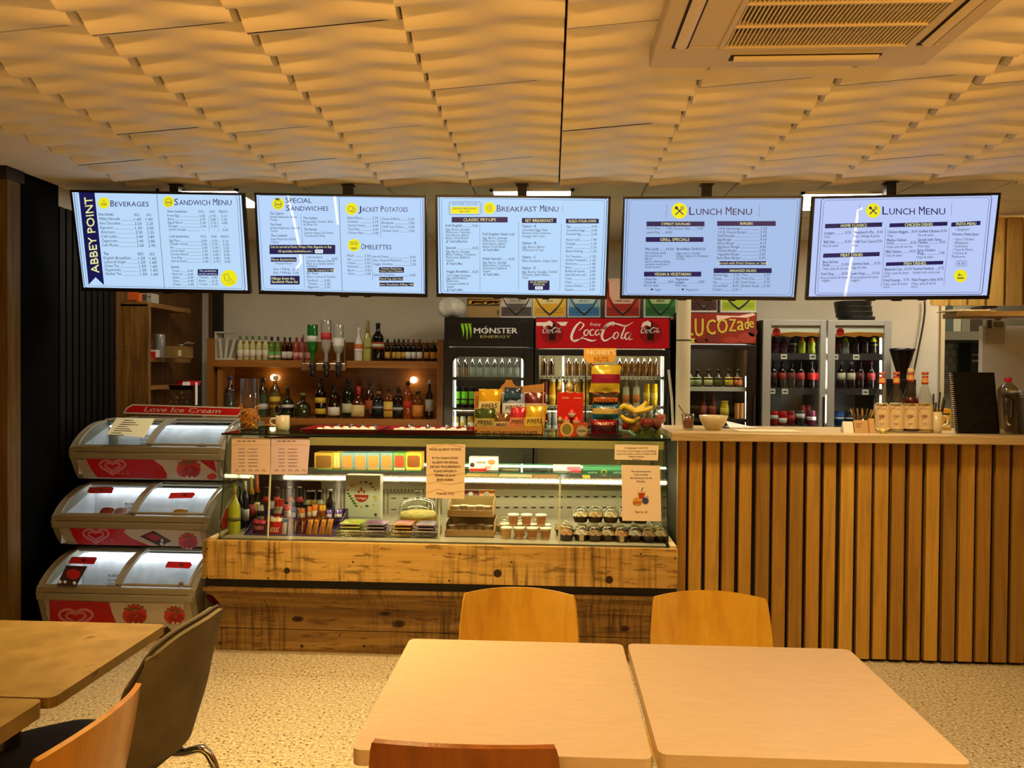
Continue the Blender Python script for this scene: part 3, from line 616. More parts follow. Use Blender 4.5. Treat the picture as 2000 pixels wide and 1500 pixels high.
for x,y,s,m in ((572,760,'Club Sandwich',NAVY),(572,798,'Chicken, Bacon, Salad &',INK),(572,826,'Mayo on a double decker',INK),(575,852,'sandwich.',INK),(578,926,'BLT Royal',NAVY),(580,960,'Bacon, Lettuce & Tomato',INK)): d.text(s,x,y,23,m,len(s)*12.6)
d.text('4.50',862,776,25,INK,56,'C'); bar(d,580,862,852,900,'Can be Toasted (+40p)',PALE,5,20)
rows(d,'Sandwich|5.00;Toasted|5.40;Baguette|5.50'.split(';'),583,998,588,1066,24,(785,),.012)
rows(d,'Baked Beans|3.75;Coleslaw|3.75;Grated Cheese|4.00;Tuna Mayo|5.00;Chicken Mayo|5.00'.split(';'),995,356,1000,510,24,(1280,),.012)
rows(d,'Cheese & Beans|5.50;Bolognese|7.00;Chilli Con Carne|7.00;Chicken Curry|7.00'.split(';'),1345,366,1348,488,24,(1650,),.012); line(d,1332,330,1336,545,2.5)
rows(d,'Plain|3.50;Ham|3.50;Cheese|3.50;Mushroom|3.50;Bacon|4.50;Onion|3.50'.split(';'),992,744,998,930,24,(1198,),.01)
rows(d,'Ham & Cheese|4.50;Ham, Cheese & Mushroom|5.20;Veggie Omelette|5.20'.split(';'),1252,754,1258,830,24,(1664,),.012); line(d,1242,725,1252,985,2.5)
d.rrect(1318,852,1574,908,6,NAVY,1); d.text('Tomato, Mushroom,',1445,876,19,PALE,215,'C',l=3); d.text('Onion, Corn, Potatoes',1445,900,19,PALE,235,'C',l=3)
rows(d,['Spanish Omelette|6.00'],1262,940,1262,940,24,(1664,),.012); bar(d,1318,952,1566,988,'Mixed Veg with Ham',PALE,5,18); bar(d,1322,1010,1674,1048,'Extra Omelette Filling +80p',PALE,5,19)
fin(b,g)
# --- breakfast
d,b,g=screen('ceiling menu screen headed Breakfast Menu, the middle one of the row',(-.1687,4.3111,2.157,.004,.2038,.0111),'b9dafc',1020,(840,360,K))
border(d,[(92,122),(1820,146),(1776,1158),(112,1122)])
d.frame(198,180,516,312,16,4,INK,1); d.rect(214,230,500,300,YEL,1); d.text('FROM OPEN - TILL CLOSE',358,212,18,INK,255,'C'); d.text('SERVING BREAKFAST',356,258,19,NAVY,250,'C',.01,3); d.text('ALL DAY',356,288,19,NAVY,105,'C',.01,3)
icon(d,612,244,62,'egg'); title(d,'BREAKFAST MENU',686,280,66,1325); line(d,532,195,532,300); line(d,1364,210,1362,300)
bar(d,222,336,798,392,'CLASSIC FRY-UPS',PALE,5,30); bar(d,944,346,1300,398,'SET BREAKFAST',PALE,5,30); bar(d,1396,354,1734,402,'BUILD-YOUR-OWN',PALE,5,27)
def para(x,y,head,price,ls,tail,px,dy=30):
    d.text(head,x,y,26,NAVY,len(head)*14.2,bold=.012)
    if price: d.text(price,px,y+4,26,INK,56,'C'); line(d,x+len(head)*14.2+8,y,px-36,y+2,2)
    for i,l_ in enumerate(ls): d.text(l_,x+2,y+38+i*dy,24,INK,len(l_)*12.8)
    if tail: d.text(tail,x+8,y+42+len(ls)*dy,24,NAVY,len(tail)*13.4,bold=.014)
para(160,436,'Full English','9.00',['Egg, Bacon, Sausage','Mushrooms, Tomatoes,','Hash Browns, Baked','Beans, Fried Bread'],'& Tea/Coffee/Can',464)
para(163,664,'Special','8.20',['Egg, Bacon, Sausage','Black Pudding, Tomatoes,','Mushrooms, Bubble &','Squeak'],'& Tea/Coffee',466)
para(166,908,'Veggie Breakfast','8.20',['Two Veggie Sausages,','Egg, Baked Beans,','Mushrooms,','Tomatoes, Bubble &','Squeak'],'& Tea/Coffee',466,29)
para(540,524,'Full English Halal','9.00',['Egg, Bacon, Sausage,','Mushrooms, Tomatoes,','Hash Browns, Baked','Beans, Fried Bread'],'& Tea/Coffee',842)
para(542,776,'Halal Special','8.20',['Egg, Bacon, Sausage','Baked Beans, Tomatoes,','Mushrooms, Bubble &','Squeak'],'& Tea/Coffee',842)
para(948,442,'Option - A',None,['Scrambled Eggs, Hash','Browns, Fried Tomatoes,','Sausage, Two Toast'],None,0,32); para(948,616,'Option - B',None,['Egg, Bacon, Beans,','Mushrooms & Toast'],None,0,32); para(946,760,'Option - C',None,['Plain Omelette, Chips, Salad'],None,0); para(944,872,'Option - D',None,['Egg, Bacon, Sausage, Grilled','Tomatoes, Baked Beans,','Toast'],None,0,30)
d.rrect(1008,988,1228,1088,10,NAVY,1); d.text('ALL SET BREAKFAST',1118,1012,18,PALE,180,'C',.01,3); d.text('OPTIONS ARE',1118,1038,18,PALE,118,'C',.01,3); d.rrect(1080,1048,1158,1080,5,WHITE_,3); d.text('8.50',1119,1074,22,NAVY,50,'C',l=5)
rows(d,'Egg|0.90;Scrambled Eggs|3.00;Poached Egg|2.00'.split(';'),1404,444,1402,522,24,(1688,),.005); rows(d,'Bacon (x2)|1.90;Sausage|1.20;Liver|2.50;Black Pudding|1.20'.split(';'),1400,580,1396,698,24,(1685,),.005)
rows(d,'Tin Tomatoes|1.20;Grilled Tomatoes|1.20;Mushrooms|1.40;Beans|1.20;Bubble & Squeak|2.00;Hash Browns (x2)|2.00;Toast|0.60;Chips|2.50;Smoked Haddock|3.95;Kippers|4.95'.split(';'),1394,752,1384,1092,24,(1676,),.005)
for a in ((510,410,514,1090),(912,390,910,1085),(1350,410,1332,1092)): line(d,*a,2.5)
fin(b,g)
# --- lunch: grills and burgers
d,b,g=screen('ceiling menu screen headed Lunch Menu listing souvlaki, grill specials and burgers',(.8728,4.3303,2.1533,-.0752,.1987,.0153),'a6bfe8',1380,(1200,360,K))
border(d,[(132,140),(1912,134),(1826,1156),(92,1148)])
icon(d,668,272,82,'fork'); title(d,'LUNCH MENU',768,314,82,1422); line(d,540,208,530,345); line(d,1494,210,1484,335)
bar(d,330,382,926,432,'CYPRIOT SOUVLAKI'); bar(d,322,542,916,592,'GRILL SPECIALS',PALE,4,29); bar(d,304,898,892,948,'VEGAN & VEGETARIAN',PALE,4,28); bar(d,1056,378,1658,428,'BURGERS'); bar(d,1020,862,1616,912,'ARRANGED SALADS')
rows(d,'Pork Pitta|7.00;Lamb Pitta|8.00'.split(';'),335,464,332,504,24,(560,),0); rows(d,['Chicken Pitta|7.00'],606,466,606,466,24,(880,),0); line(d,596,445,590,515,2)
rows(d,['Mix Grill|14.50'],318,678,318,678,26,(570,),0,True,NAVY,.012); rows(d,['Breakfast Grill|8.50'],640,676,640,676,26,(904,),0,True,NAVY,.012)
for i,s in enumerate(('8oz Sirloin steak','8oz Lamb chop,','Bacon,','Sauce, black pudding,','tomatoes, mushrooms','& hash browns')): d.text(s,320-i*1,716+i*29,23,INK,len(s)*12.4)
for i,s in enumerate(('Eggs, bacon, sausage','burger, beans, tin tomatoes','& Chips')): d.text(s,640-i,718+i*29,23,INK,len(s)*12)
for x,a,c,p,e,v in ((310,'Chick Pea','Casserole','8.00','Rice & salad','Vegan'),(626,'Vegetarian','Lasagne','8.00','With chips','Vegetarian')):
    d.text(a,x,986,25,NAVY,len(a)*13.5,bold=.012); d.text(c,x-2,1018,25,NAVY,len(c)*13.5,bold=.012); d.text(p,x+270,1014,25,INK,56,'C'); line(d,x+130,1016,x+235,1015,2); d.text(e,x-4,1050,23,INK,len(e)*12.2); d.text(v,x+104,1092,22,INK,len(v)*13); d.disc(x+76,1080,13,6 if v!='Vegan' else NAVY,1,9); line(d,x+20,1074,x+44,1086,3)
rows(d,'1/4 lb Hamburger|3.20;1/4 lb Cheese Burger|3.70;Half Pounder|5.60;Egg Burger|4.10;Bacon Burger|4.15;Egg Bacon Burger|4.85;Chicken Burger|3.70;Vegetable Burger|3.20;Spicy Bean Burger|3.20'.split(';'),1070,466,1052,768,26,(1536,),0)
bar(d,1080,790,1558,828,'Served with Fried Onions or Salad',PALE,4,21)
rows(d,'Boiled Egg|5.50;Cheese|5.50;Ham|5.50;Corned Beef|8.50;Chicken|6.50'.split(';'),1022,944,1008,1092,25,(1256,),0); rows(d,'Tuna|6.50;Pork Chop|7.25;Lamb Chops|9.75;Sirloin Steak|13.50'.split(';'),1314,942,1308,1056,25,(1570,),0); line(d,1302,925,1294,1100,2.5)
fin(b,g)
# --- lunch: home classics and fish
K5=2000/410
d,b,g=screen('ceiling menu screen headed Lunch Menu listing home classics, chicken and fish dishes',(1.904,4.3086,2.1542,-.0474,.1979,-.0049),'b9c9f7',1738,(1560,360,K5))
border(d,[(216,134),(1840,104),(1745,1048),(152,1056)])
icon(d,708,250,70,'fork'); title(d,'LUNCH MENU',796,288,76,1402); line(d,582,190,570,300); line(d,1458,178,1450,300)
def sb(x0,y0,x1,y1,t):
    d.poly([(x0,y1),(x1,y1-16),(x1+4,y0-16),(x0+4,y0)],NAVY,1); d.text(t,(x0+x1)/2+4,(y0+y1)/2+6,27,PALE,len(t)*19,'C',.012,3,-1.4)
sb(248,378,792,420,'HOME CLASSICS'); sb(230,660,768,700,'MEAT DISHES'); sb(862,372,1414,410,'CHICKEN DISHES'); sb(828,744,1374,778,'FISH DISHES'); sb(1450,364,1728,404,'PASTA MENU')
for x,y,a,p,px,c in ((245,476,'Lasagne','8.50',472,'Chips'),(528,470,"Shepherd's Pie",'8.50',775,'Peas, cabbage & gravy'),(238,562,'BBQ Ribs','8.50',468,'Rice & salad'),(520,558,'Chilli Con Carne','8.50',768,'Rice'),(228,780,'Steak','15.00',442,'Chips, peas & carrots'),(510,768,'Gammon Steak','8.20',748,'Eggs & chips'),(214,866,'Pork Chop','8.50',440,'Roast potatoes & mixed'),(498,862,'Lamb Chops','10.50',736,'Roast potatoes & mixed'),(846,466,'Chicken Nuggets','8.50',1104,'Chips'),(1144,460,'Grilled Chicken','8.50',1382,'Rice & salad'),(838,572,'Curry','8.50',1096,'Chips, peas & carrots'),(1134,566,'Chicken','8.50',1370,'With chips'),(830,654,'BBQ Chicken','8.50',1086,'Chips & salad'),(1126,670,'Wings','7.00',1362,'Chips & salad'),(818,822,'Battered Cod','10.50',1042,'Chips, peas & tartar'),(1090,816,'Poached Haddock','8.75',1356,'Smoked with mushy peas'),(806,926,'Fried Scampi','9.75',1024,'Chips, peas & tartar'),(1078,922,'Fish Fingers (x6)','8.00',1346,'Chips, peas & tartar')):
    d.text(a,x,y,25,NAVY,len(a)*13.2,bold=.01,rot=-1); d.text(p,px,y-5,25,INK,len(p)*13.5,'C',rot=-1); line(d,x+len(a)*13.2+6,y-1,px-34,y-5,2); d.text(c,x-5,y+35,23,INK,len(c)*11.8,rot=-1)
for x,y,s in ((230,752,'8oz Sirloin'),(840,544,'Madras Chicken'),(1136,540,'Greek Style Spicy'),(1128,640,'Spicy Chicken')): d.text(s,x,y,25,NAVY,len(s)*13,bold=.01,rot=-1)
for x,y,s in ((216,926,'veggies'),(494,924,'veggies'),(808,884,'sauce'),(804,988,'sauce'),(1070,984,'sauce')): d.text(s,x,y,22,INK,len(s)*12,rot=-1)
d.text('• Spaghetti',1490,440,24,INK,130); d.text('Choose a Pasta Sauce',1460,486,24,NAVY,255,bold=.012)
for i,s in enumerate(('• Spicy Chicken','• Bolognese','• Carbonara','• Tuna & Olives','• Chicken &','  Mushroom')): d.text(s,1478-i*4,534+i*33,24,INK,len(s)*12.6)
d.frame(1500,728,1598,780,8,3,INK,1); d.text('8.50',1549,768,27,NAVY,66,'C'); icon(d,1540,872,62,'pasta')
for a in ((828,415,786,975),(1438,410,1380,965)): line(d,*a,2.5)
fin(b,g)

# warm neon line lamps on the wall behind the viewpoint; the glossy screens mirror them
def neon(pose,pts,label):
    x,y,z,a,t_,r=pose; R=Matrix.Rotation(a,3,'Z')@Matrix.Rotation(t_,3,'X')@Matrix.Rotation(r,3,'Y'); c=V((x,y,z)); n=R@V((0,-1,0)); q=[]
    for px in pts:
        d=ray(*px); p=CC+d*((c-CC).dot(n)/d.dot(n)); m=d-n*2*d.dot(n); q.append(p+m*((-1.0-p.y)/m.y))
    b=MB(); b.tube([V((p.x,p.y,max(p.z,.02))) for p in q],.012,8); b.build('neon_lamp',M((1,.80,.52),.4,em=26),None,label=label,cat='lamp')
S2=(-1.1901,4.303,2.1673,.0234,.1863,.0146); S5=(1.904,4.3086,2.1542,-.0474,.1979,-.0049)
neon(S2,((561,378),(574,430),(586,488),(588,512),(578,527)),'bent warm neon line mirrored in the special sandwiches screen'); neon(S2,((553,552),(540,567)),'short slanting neon line mirrored low in the special sandwiches screen'); neon(S2,((653,379),(660,438)),'short upright neon line mirrored beside the middle of the second screen')
neon(S5,((1684,407),(1676,410),(1664,500),(1650,580)),'long warm neon line mirrored in the end lunch menu screen')

# green sign on the end wall strip
f_=FY(5.0,0,280,1286/480); a,c=f_.px(372,190),f_.px(520,246); b=MB(); b.box((a[0],5.0,c[1]-.02),(c[0],5.02,a[1]),0); o=b.build('wall_sign',M('143c28',.5),None,label='dark green sign high up behind the end of the beverages screen',cat='sign')
MB().box((a[0]-.004,4.998,a[1]-.012),(c[0],5.0,a[1])).build('sign_edge',M('a8b09c',.5),o)
MB().box((LX-.03,5.0,2.34),(a[0],5.02,CEIL)).build('sign_bracket',M('8a6a4c',.6),o)
# ---------------------------------------------------------------- three-tier ice cream freezer
FG=noisy('8c8672','948e7a',3.,.4); FD=M('6e6752',.5)
FRZ=thing('ice_cream_freezer','three-tier grey and red ice cream chest freezer with sliding glass lids','freezer',(-2.3,4.3,0))
RED='c4121c'
def tier(x0,x1,Y0,zb,bot,kind):
    """one chest: fascia under a bumper band, curved sliding lids sloping up to the rear"""
    t=thing('freezer_chest',None,None,(0,0,0)); t.parent=FRZ; t.location=V(((x0+x1)/2,Y0,bot))-FRZ.location
    top=[(Y0+.02+.30*sin(radians(a))*1.0,zb+.085+.125*(1-cos(radians(a)))*0+.125*sin(radians(a))) for a in (0,)]
    def lid(v): # side curve of the lid, 0 front .. 1 rear
        a=v*radians(78); return (Y0+.02+.30*(1-cos(a))/(1-cos(radians(78))) if 0 else Y0+.015+.30*(v**1.15),zb+.07+.125*sin(v*pi/2)**.9)
    side=[(Y0+.085,bot),(Y0+.05,bot+(zb-bot)*.35),(Y0+.012,zb-.01),(Y0+.0,zb),(Y0-.004,zb+.03),(Y0+.004,zb+.062)]+[lid(k/10) for k in range(11)]+[(Y0+.42,zb+.197),(Y0+.60,zb+.18),(Y0+.60,bot)]
    for X,dx in ((x0,.035),(x1,-.035)):
        b=MB(); b.prism([(X,p[0],p[1]) for p in side],[(X+dx,p[0],p[1]) for p in side]); b.build('end_cheek',FG,t,bev=.004)
    a,c=x0+.035,x1-.035
    fa=Fr(((a+c)/2,Y0+.012,zb-.01),(1,0,0),V((0,Y0+.012-(Y0+.05),zb-.01-(bot+(zb-bot)*.35))),(0,0,1))
    b=MB()
    def prof(p,q,m):
        b.add([(a,p[0],p[1]),(c,p[0],p[1]),(c,q[0],q[1]),(a,q[0],q[1])],[(0,1,2,3)],m)
    prof((Y0+.085,bot),(Y0+.05,bot+(zb-bot)*.35),0); prof((Y0+.05,bot+(zb-bot)*.35),(Y0+.012,zb-.01),0); prof((Y0+.6,bot),(Y0+.085,bot),0)
    b.build('fascia',M('b9b09a',.35),t)
    b=MB(); b.box((x0+.01,Y0-.012,zb-.004),(x1-.01,Y0+.03,zb+.033)); b.box((x0+.02,Y0-.002,zb+.033),(x1-.02,Y0+.03,zb+.07)); b.build('bumper',FG,t,bev=.006)
    # bright liner seen through the lids
    b=MB(); w_=lid(.98); b.add([(a,Y0+.05,zb-.04),(c,Y0+.05,zb-.04),(c,Y0+.33,zb-.10),(a,Y0+.33,zb-.10),(a,Y0+.36,zb+.17),(c,Y0+.36,zb+.17)],[(0,1,2,3),(3,2,5,4)],0)
    b.add([(a+.002,Y0+.03,zb+.05),(a+.002,Y0+.03,zb-.1),(a+.002,Y0+.36,zb-.1),(a+.002,Y0+.36,zb+.17),(c-.002,Y0+.03,zb+.05),(c-.002,Y0+.03,zb-.1),(c-.002,Y0+.36,zb-.1),(c-.002,Y0+.36,zb+.17)],[(0,1,2,3),(4,7,6,5)],0)
    b.add([(a,Y0+.03,zb+.06),(c,Y0+.03,zb+.06),(c,Y0+.05,zb-.04),(a,Y0+.05,zb-.04)],[(0,1,2,3)],0)
    b.build('liner',noisy('c8c8cc','e0e0e2',14.,.4),t)
    b=MB(); b.box((a+.02,Y0+.315,zb+.155),(c-.02,Y0+.335,zb+.165)); b.build('light_strip',M((.93,.96,1),.5,em={'b':15,'m':12,'t':7}[kind]),t)
    mid=(a+c)/2+.01; g=glass('eef4f4',.06,.03)
    for p,q,dz,nm in ((a,mid+.01,.0,'l'),(mid,c,.012,'r')):
        b=MB(); b.shell(lambda u,v:(p+(q-p)*u,lid(v)[0],lid(v)[1]+dz-.006),1,12,.004); L_=b.build('lid',g,t)
        b=MB()
        for X in ((p+.008,) if nm=='l' else (p+.006,q-.004)): b.tube([(X,lid(k/10)[0],lid(k/10)[1]+dz) for k in range(11)],.0085,6)
        b.tube([(p,lid(0)[0],lid(0)[1]+dz),(q,lid(0)[0],lid(0)[1]+dz)],.008,6); b.tube([(p,lid(.97)[0],lid(.97)[1]+dz),(q,lid(.97)[0],lid(.97)[1]+dz)],.011,6)
        b.build('lid_frame',M('8f8873',.35),L_)
    b=MB(); b.shell(lambda u,v:(mid-.018+.036*u,lid(v)[0]-.004,lid(v)[1]+.012),2,12,.016); b.build('centre_rail',FG,t)
    b=MB(); b.box((x0+.02,Y0+.315,zb+.19),(x1-.02,Y0+.44,zb+.207)); b.box((x0+.02,Y0+.44,bot),(x1-.02,Y0+.6,zb+.19)); b.build('rear_housing',FG,t,bev=.005)
    return t,fa,lid
def lidpt(lid,Y): return lid
TX=[(-2.735,-1.865,3.95,.2285),(-2.765,-1.865,4.12,.579),(-2.772,-1.855,4.29,.945)]
bots=[.03,P(250,1068,4.17).z,P(300,938,4.35).z]
def fasc(t,fr,x0,x1,Y0,zb,bot,crop):
    """printed fascia: brand heart on red, strawberries and chocolate on cream"""
    fr=Fr(V(((x0+x1)/2,Y0+.031,(zb+bot+(zb-bot)*.35)/2-.005)),(1,0,0),V((0,-.038,zb-.01-(bot+(zb-bot)*.35))),crop); return MB(),fr
PRM=None
def prints():
    return [M(RED,.3),M('d8d0c0',.35),M('f0e8e2',.35),M('a8201c',.35),M('566c2c',.5),M('3a2018',.4),M('e08890',.4),M('d63a30',.35)]
def heart(d,x,y,s,m):
    for k,w in ((1.,.17),(.58,.15)):
        pts=[]
        for i in range(25):
            a=2*pi*i/24; X=16*sin(a)**3/16; Yh=-(13*cos(a)-5*cos(2*a)-2*cos(3*a)-cos(4*a))/16; pts.append((x+X*s*k,y+Yh*s*k*.62))
        n=len(pts); s0=int(n*.0)
        d.stroke(pts if k==1. else pts[2:],s*w,m,2)
def berry(d,x,y,r,sg=1):
    for k in range(6):
        a=radians((215+k*24) if sg>0 else (-35-k*24)); d.stroke([(x+r*.35*cos(a),y+r*.40*sin(a),r*.2),(x+r*.8*cos(a),y+r*.8*sin(a),r*.3),(x+r*1.12*cos(a),y+r*1.0*sin(a),1)],r*.26,4,2)
    d.poly([(x+r*cos(a)*(1-.12*max(0,sin(a))),y+r*.82*sin(a)+r*.06*cos(2*a)) for a in [2*pi*(24-i)/24 for i in range(24)]],7,3); d.poly([(x+r*.78*cos(a)+r*.12,y+r*.5*sin(a)+r*.2) for a in [2*pi*(16-i)/16 for i in range(16)]],3,4)
    for k in range(4):
        a=radians((225+k*26) if sg>0 else (-45-k*26)); d.stroke([(x+r*.2*cos(a),y+r*.45*sin(a)-r*.1,r*.1),(x+r*.6*cos(a),y+r*.62*sin(a),r*.2),(x+r*.95*cos(a),y+r*.75*sin(a),1)],r*.2,4,5)
    for i in range(14): q=(i*.618)%1; d.disc(x+r*.8*q**.5*cos(i*2.4),y+r*.1+r*.58*q**.5*sin(i*2.4),r*.035,6,6)
    d.disc(x-r*.1,y+r*.62,r*.12,2,7); d.disc(x+r*.3,y+r*.66,r*.12,2,7)
tiers=[]
for (x0,x1,Y0,zb),bt,k in zip(TX,bots,'bmt'): tiers.append(tier(x0,x1,Y0,zb,bt,k))
C7=(70,760,2000/430); C8=(0,1040,4.0)
# top chest print
def slant(i,crop):
    x0,x1,Y0,zb=TX[i]; bt=bots[i]; return Fr(V(((x0+x1)/2,Y0+.012,zb-.01)),(1,0,0),V((0,-.038,zb-.01-(bt+(zb-bt)*.35))),crop)
b=MB(); d=Dec(b,slant(2,C7),.002)
d.poly([(560,800),(1190,812),(1195,770),(1150,700),(1060,634),(450,616),(500,720)],0); d.poly([(1190,812),(1660,826),(1640,640),(1060,634),(1150,700),(1195,770)],1)
d.poly([(1480,640),(1620,642),(1645,760),(1560,700)],0,1); d.disc(1600,790,45,7,1,30); berry(d,1390,725,110); d.stroke([(1230,770),(1330,800),(1480,805),(1590,760,4)],14,2,4,5)
heart(d,700,700,118,6); d.text("WALL'S",655,772,30,6,195,l=2,bold=.01); b.build('fascia_print',prints(),tiers[2][0])
b=MB(); d=Dec(b,slant(1,C7),.002)
d.poly([(390,1408),(1040,1420),(960,1390),(870,1350),(800,1300),(820,1262),(300,1246),(340,1340)],0); d.poly([(1040,1420),(1520,1430),(1490,1286),(820,1262),(800,1300),(870,1350),(960,1390)],1)
d.poly([(945,1335),(1130,1425),(1235,1378),(1070,1282)],5,1); d.poly([(985,1330),(1085,1380),(1150,1350),(1060,1305)],3,2); d.disc(1150,1370,13,2,3); d.disc(1145,1402,16,2,3); d.disc(1195,1408,13,2,3); berry(d,1385,1385,88,-1)
heart(d,548,1325,118,6); d.text("WALL'S",505,1390,30,6,200,l=2,bold=.01); b.build('fascia_print',prints(),tiers[1][0])
x0,x1,Y0,zb=TX[0]; b=MB(); d=Dec(b,slant(0,C8),.002)
d.poly([(395,700),(910,703),(875,620),(855,545),(385,522)],0); d.poly([(910,703),(1440,712),(1440,552),(855,545),(875,620)],1)
berry(d,1055,645,96); berry(d,1365,650,82,-1); heart(d,595,660,132,6); b.build('fascia_print',prints(),tiers[0][0])
fr2=Fr(V(((x0+x1)/2,Y0+.05,bots[0]+(zb-bots[0])*.35)),(1,0,0),V((0,-.035,(zb-bots[0])*.35)),C8); b=MB(); d=Dec(b,fr2,.002)
d.poly([(1120,880),(1430,900),(1440,715),(930,706)],1); d.poly([(1190,800),(1250,865),(1385,815),(1310,730)],5,1); d.disc(1325,815,11,2,2); b.build('fascia_print',prints(),tiers[0][0])
# notices and stickers on the lids
def lidfr(i,v,crop):
    x0,x1,Y0,zb=TX[i]; L_=tiers[i][2]; p,q=L_(max(v-.05,0)),L_(min(v+.05,1)); m_=L_(v); return Fr(V(((x0+x1)/2,m_[0],m_[1]+.004)),(1,0,0),V((0,q[0]-p[0],q[1]-p[1])),crop)
def arrow(b,i,v,pts,crop,txt,sg):
    d=Dec(b,lidfr(i,v,crop),.003 if sg<0 else .012); d.poly(pts,0); xs=[p[0] for p in pts];ys=[p[1] for p in pts]; cx,cy=sum(xs)/len(xs),sum(ys)/len(ys); d.disc(cx+6,cy,16,5,1,12); return d
b=MB(); arrow(b,1,.62,[(490,950),(690,950),(712,905),(690,892),(490,895),(465,935)],C7,'',-1); b.build('lid_sticker',prints(),tiers[1][0])
b=MB(); arrow(b,1,.55,[(1205,1010),(1420,1006),(1452,972),(1435,955),(1230,958)],C7,'',1); b.build('lid_sticker',prints(),tiers[1][0])
b=MB(); arrow(b,0,.72,[(545,246),(735,252),(760,205),(745,196),(560,194),(535,240)],C8,'',-1); b.build('lid_sticker',prints(),tiers[0][0])
b=MB(); arrow(b,0,.58,[(1290,288),(1480,298),(1502,270),(1490,246),(1315,240)],C8,'',1); b.build('lid_sticker',prints(),tiers[0][0])
b=MB(); d=Dec(b,lidfr(0,.38,C8),.004); d.poly([(448,408),(604,414),(685,268),(520,262)],5); d.disc(575,330,55,3,1,40); d.disc(470,390,14,1,2); d.disc(510,392,12,1,2); d.disc(584,400,13,1,2); b.build('lid_sticker',prints(),tiers[0][0])
for i,crop,xy,hh,v in ((2,C7,[(950,446,100),(946,480,80),(944,512,62)],24,.25),(1,C7,[(812,1064,104),(806,1100,84),(818,1140,70)],26,.2),(0,C8,[(848,354,88),(840,388,74),(840,418,54)],20,.2)):
    b=MB()
    for (x,y,w),tx,vv in zip(xy,('PLEASE','CLOSE','LIDS'),(.30,.21,.12)):
        d=Dec(b,lidfr(i,vv,crop),.004); d.text(tx,x,y,hh,5,w,bold=.02)
    b.build('lid_lettering',prints(),tiers[i][0])
b=MB(); d=Dec(b,lidfr(0,.12,C8),.014); d.disc(1420,418,22,5); d.ring(1420,418,14,3,1,1); b.build('lid_sticker',prints(),tiers[0][0])
# red header board
x0,x1,Y0,zb=TX[2]; Yh=Y0+.45
fh=FY(Yh,*C7); b=MB(); pts=[(800,215),(830,170),(880,142),(1860,172),(1868,205),(1830,245)]
A_=[fh.at(*fh.px(*p)) for p in pts]; b.prism(A_,[p+V((0,.02,0)) for p in A_],0)
d=Dec(b,fh,.001); d.stroke(pts+[pts[0]],12,1); d.text('Love Ice Cream',980,202,42,1,700,l=3,rot=1.4,shear=.3,bold=.02); b.build('header_board',[M('e81c10',.35),M('f4ede0',.4)],FRZ)
# end decals of the cheeks
for i in (0,1,2):
    x0,x1,Y0,zb=TX[i]; fr=Fr((x1,Y0+.3,zb+.02),(0,1,0),(0,0,1)); b=MB()
    def S(pts,m,l=0):
        vs=[fr.at(*p,.001+l*.0006) for p in pts]; b.add(vs,[tuple(range(len(vs)))],m)
    bt=bots[i]-zb
    S([(-.19,bt+.06),(.2,bt+.05),(.2,.1),(-.05,.1),(-.19,.0)],1); S([(-.18,-.03),(-.02,-.14),(.1,-.1),(.02,.07),(-.1,.06)],0,1); S(arc(.08,-.04,.06,0,360,14)[:-1],7,2)
    b.build('cheek_print',prints(),tiers[i][0])
# loose goods and the price list on the freezer
f=lidfr(2,.6,C7); f.o=f.o+f.n*.018; b=MB(); d=Dec(b,f,0); Q=[(640,412),(985,440),(1082,268),(735,262)]
A_=[f.at(*f.px(*p)) for p in Q]; b.prism(A_,[p+f.n*.001 for p in A_],0); d.z=.002
for k in range(8): x=700+(90-k*12); y=285+k*19; d.stroke([(x+10-k*7,y),(x+95+40*(k%3)-k*6,y+4)],5,1,1)
b.build('price_list',[M('e8dfb0',.6),M('5c5640',.6)],None,label='cream price list sheet lying on the top lid of the freezer',cat='paper',keep=True)
def lolly(i,x,y,c,label,crop,r=40):
    f=FY(TX[i][2]+.10,*crop); p=f.at(*f.px(x,y)); b=MB(); s=r/1500/crop[2]*4.3
    def fn(u,v):
        k=sin(pi*u)**.4*sin(pi*v)**.4; return (p.x+(u-.5)*s*2,p.y+.04*(v-.5)-.0,p.z+(v-.5)*s*.9+.02*k)
    b.shell(fn,8,8,.006); b.build('ice_cream_packet',M(c,.3),None,bev=0,label=label,cat='ice cream',group='wrapped ices in the freezer')
lolly(1,640,1120,'c85048','red wrapped ice at the front of the middle chest, dark lid side',C7,60); lolly(1,760,1122,'e09a90','pink wrapped ice beside the red one in the middle chest',C7,50)
lolly(1,1300,1140,'d8a050','golden wrapped ices under the sheet lid of the middle chest',C7,70); lolly(2,1500,530,'4a3830','brown wrapped ice at the corner of the top chest',C7,40)
MB().box((TX[0][0]+.04,TX[0][2]+.1,0),(TX[0][1]-.04,TX[0][2]+.62,.03)).build('plinth',M('14110d',.6),FRZ)
b=MB()
for X in (-2.70,-1.91): b.box((X-.02,4.62,0.03),(X+.02,4.9,1.15))
b.box((-2.7,4.87,.03),(-1.9,4.9,1.15)); b.build('rear_frame',M('8f8870',.4),FRZ)
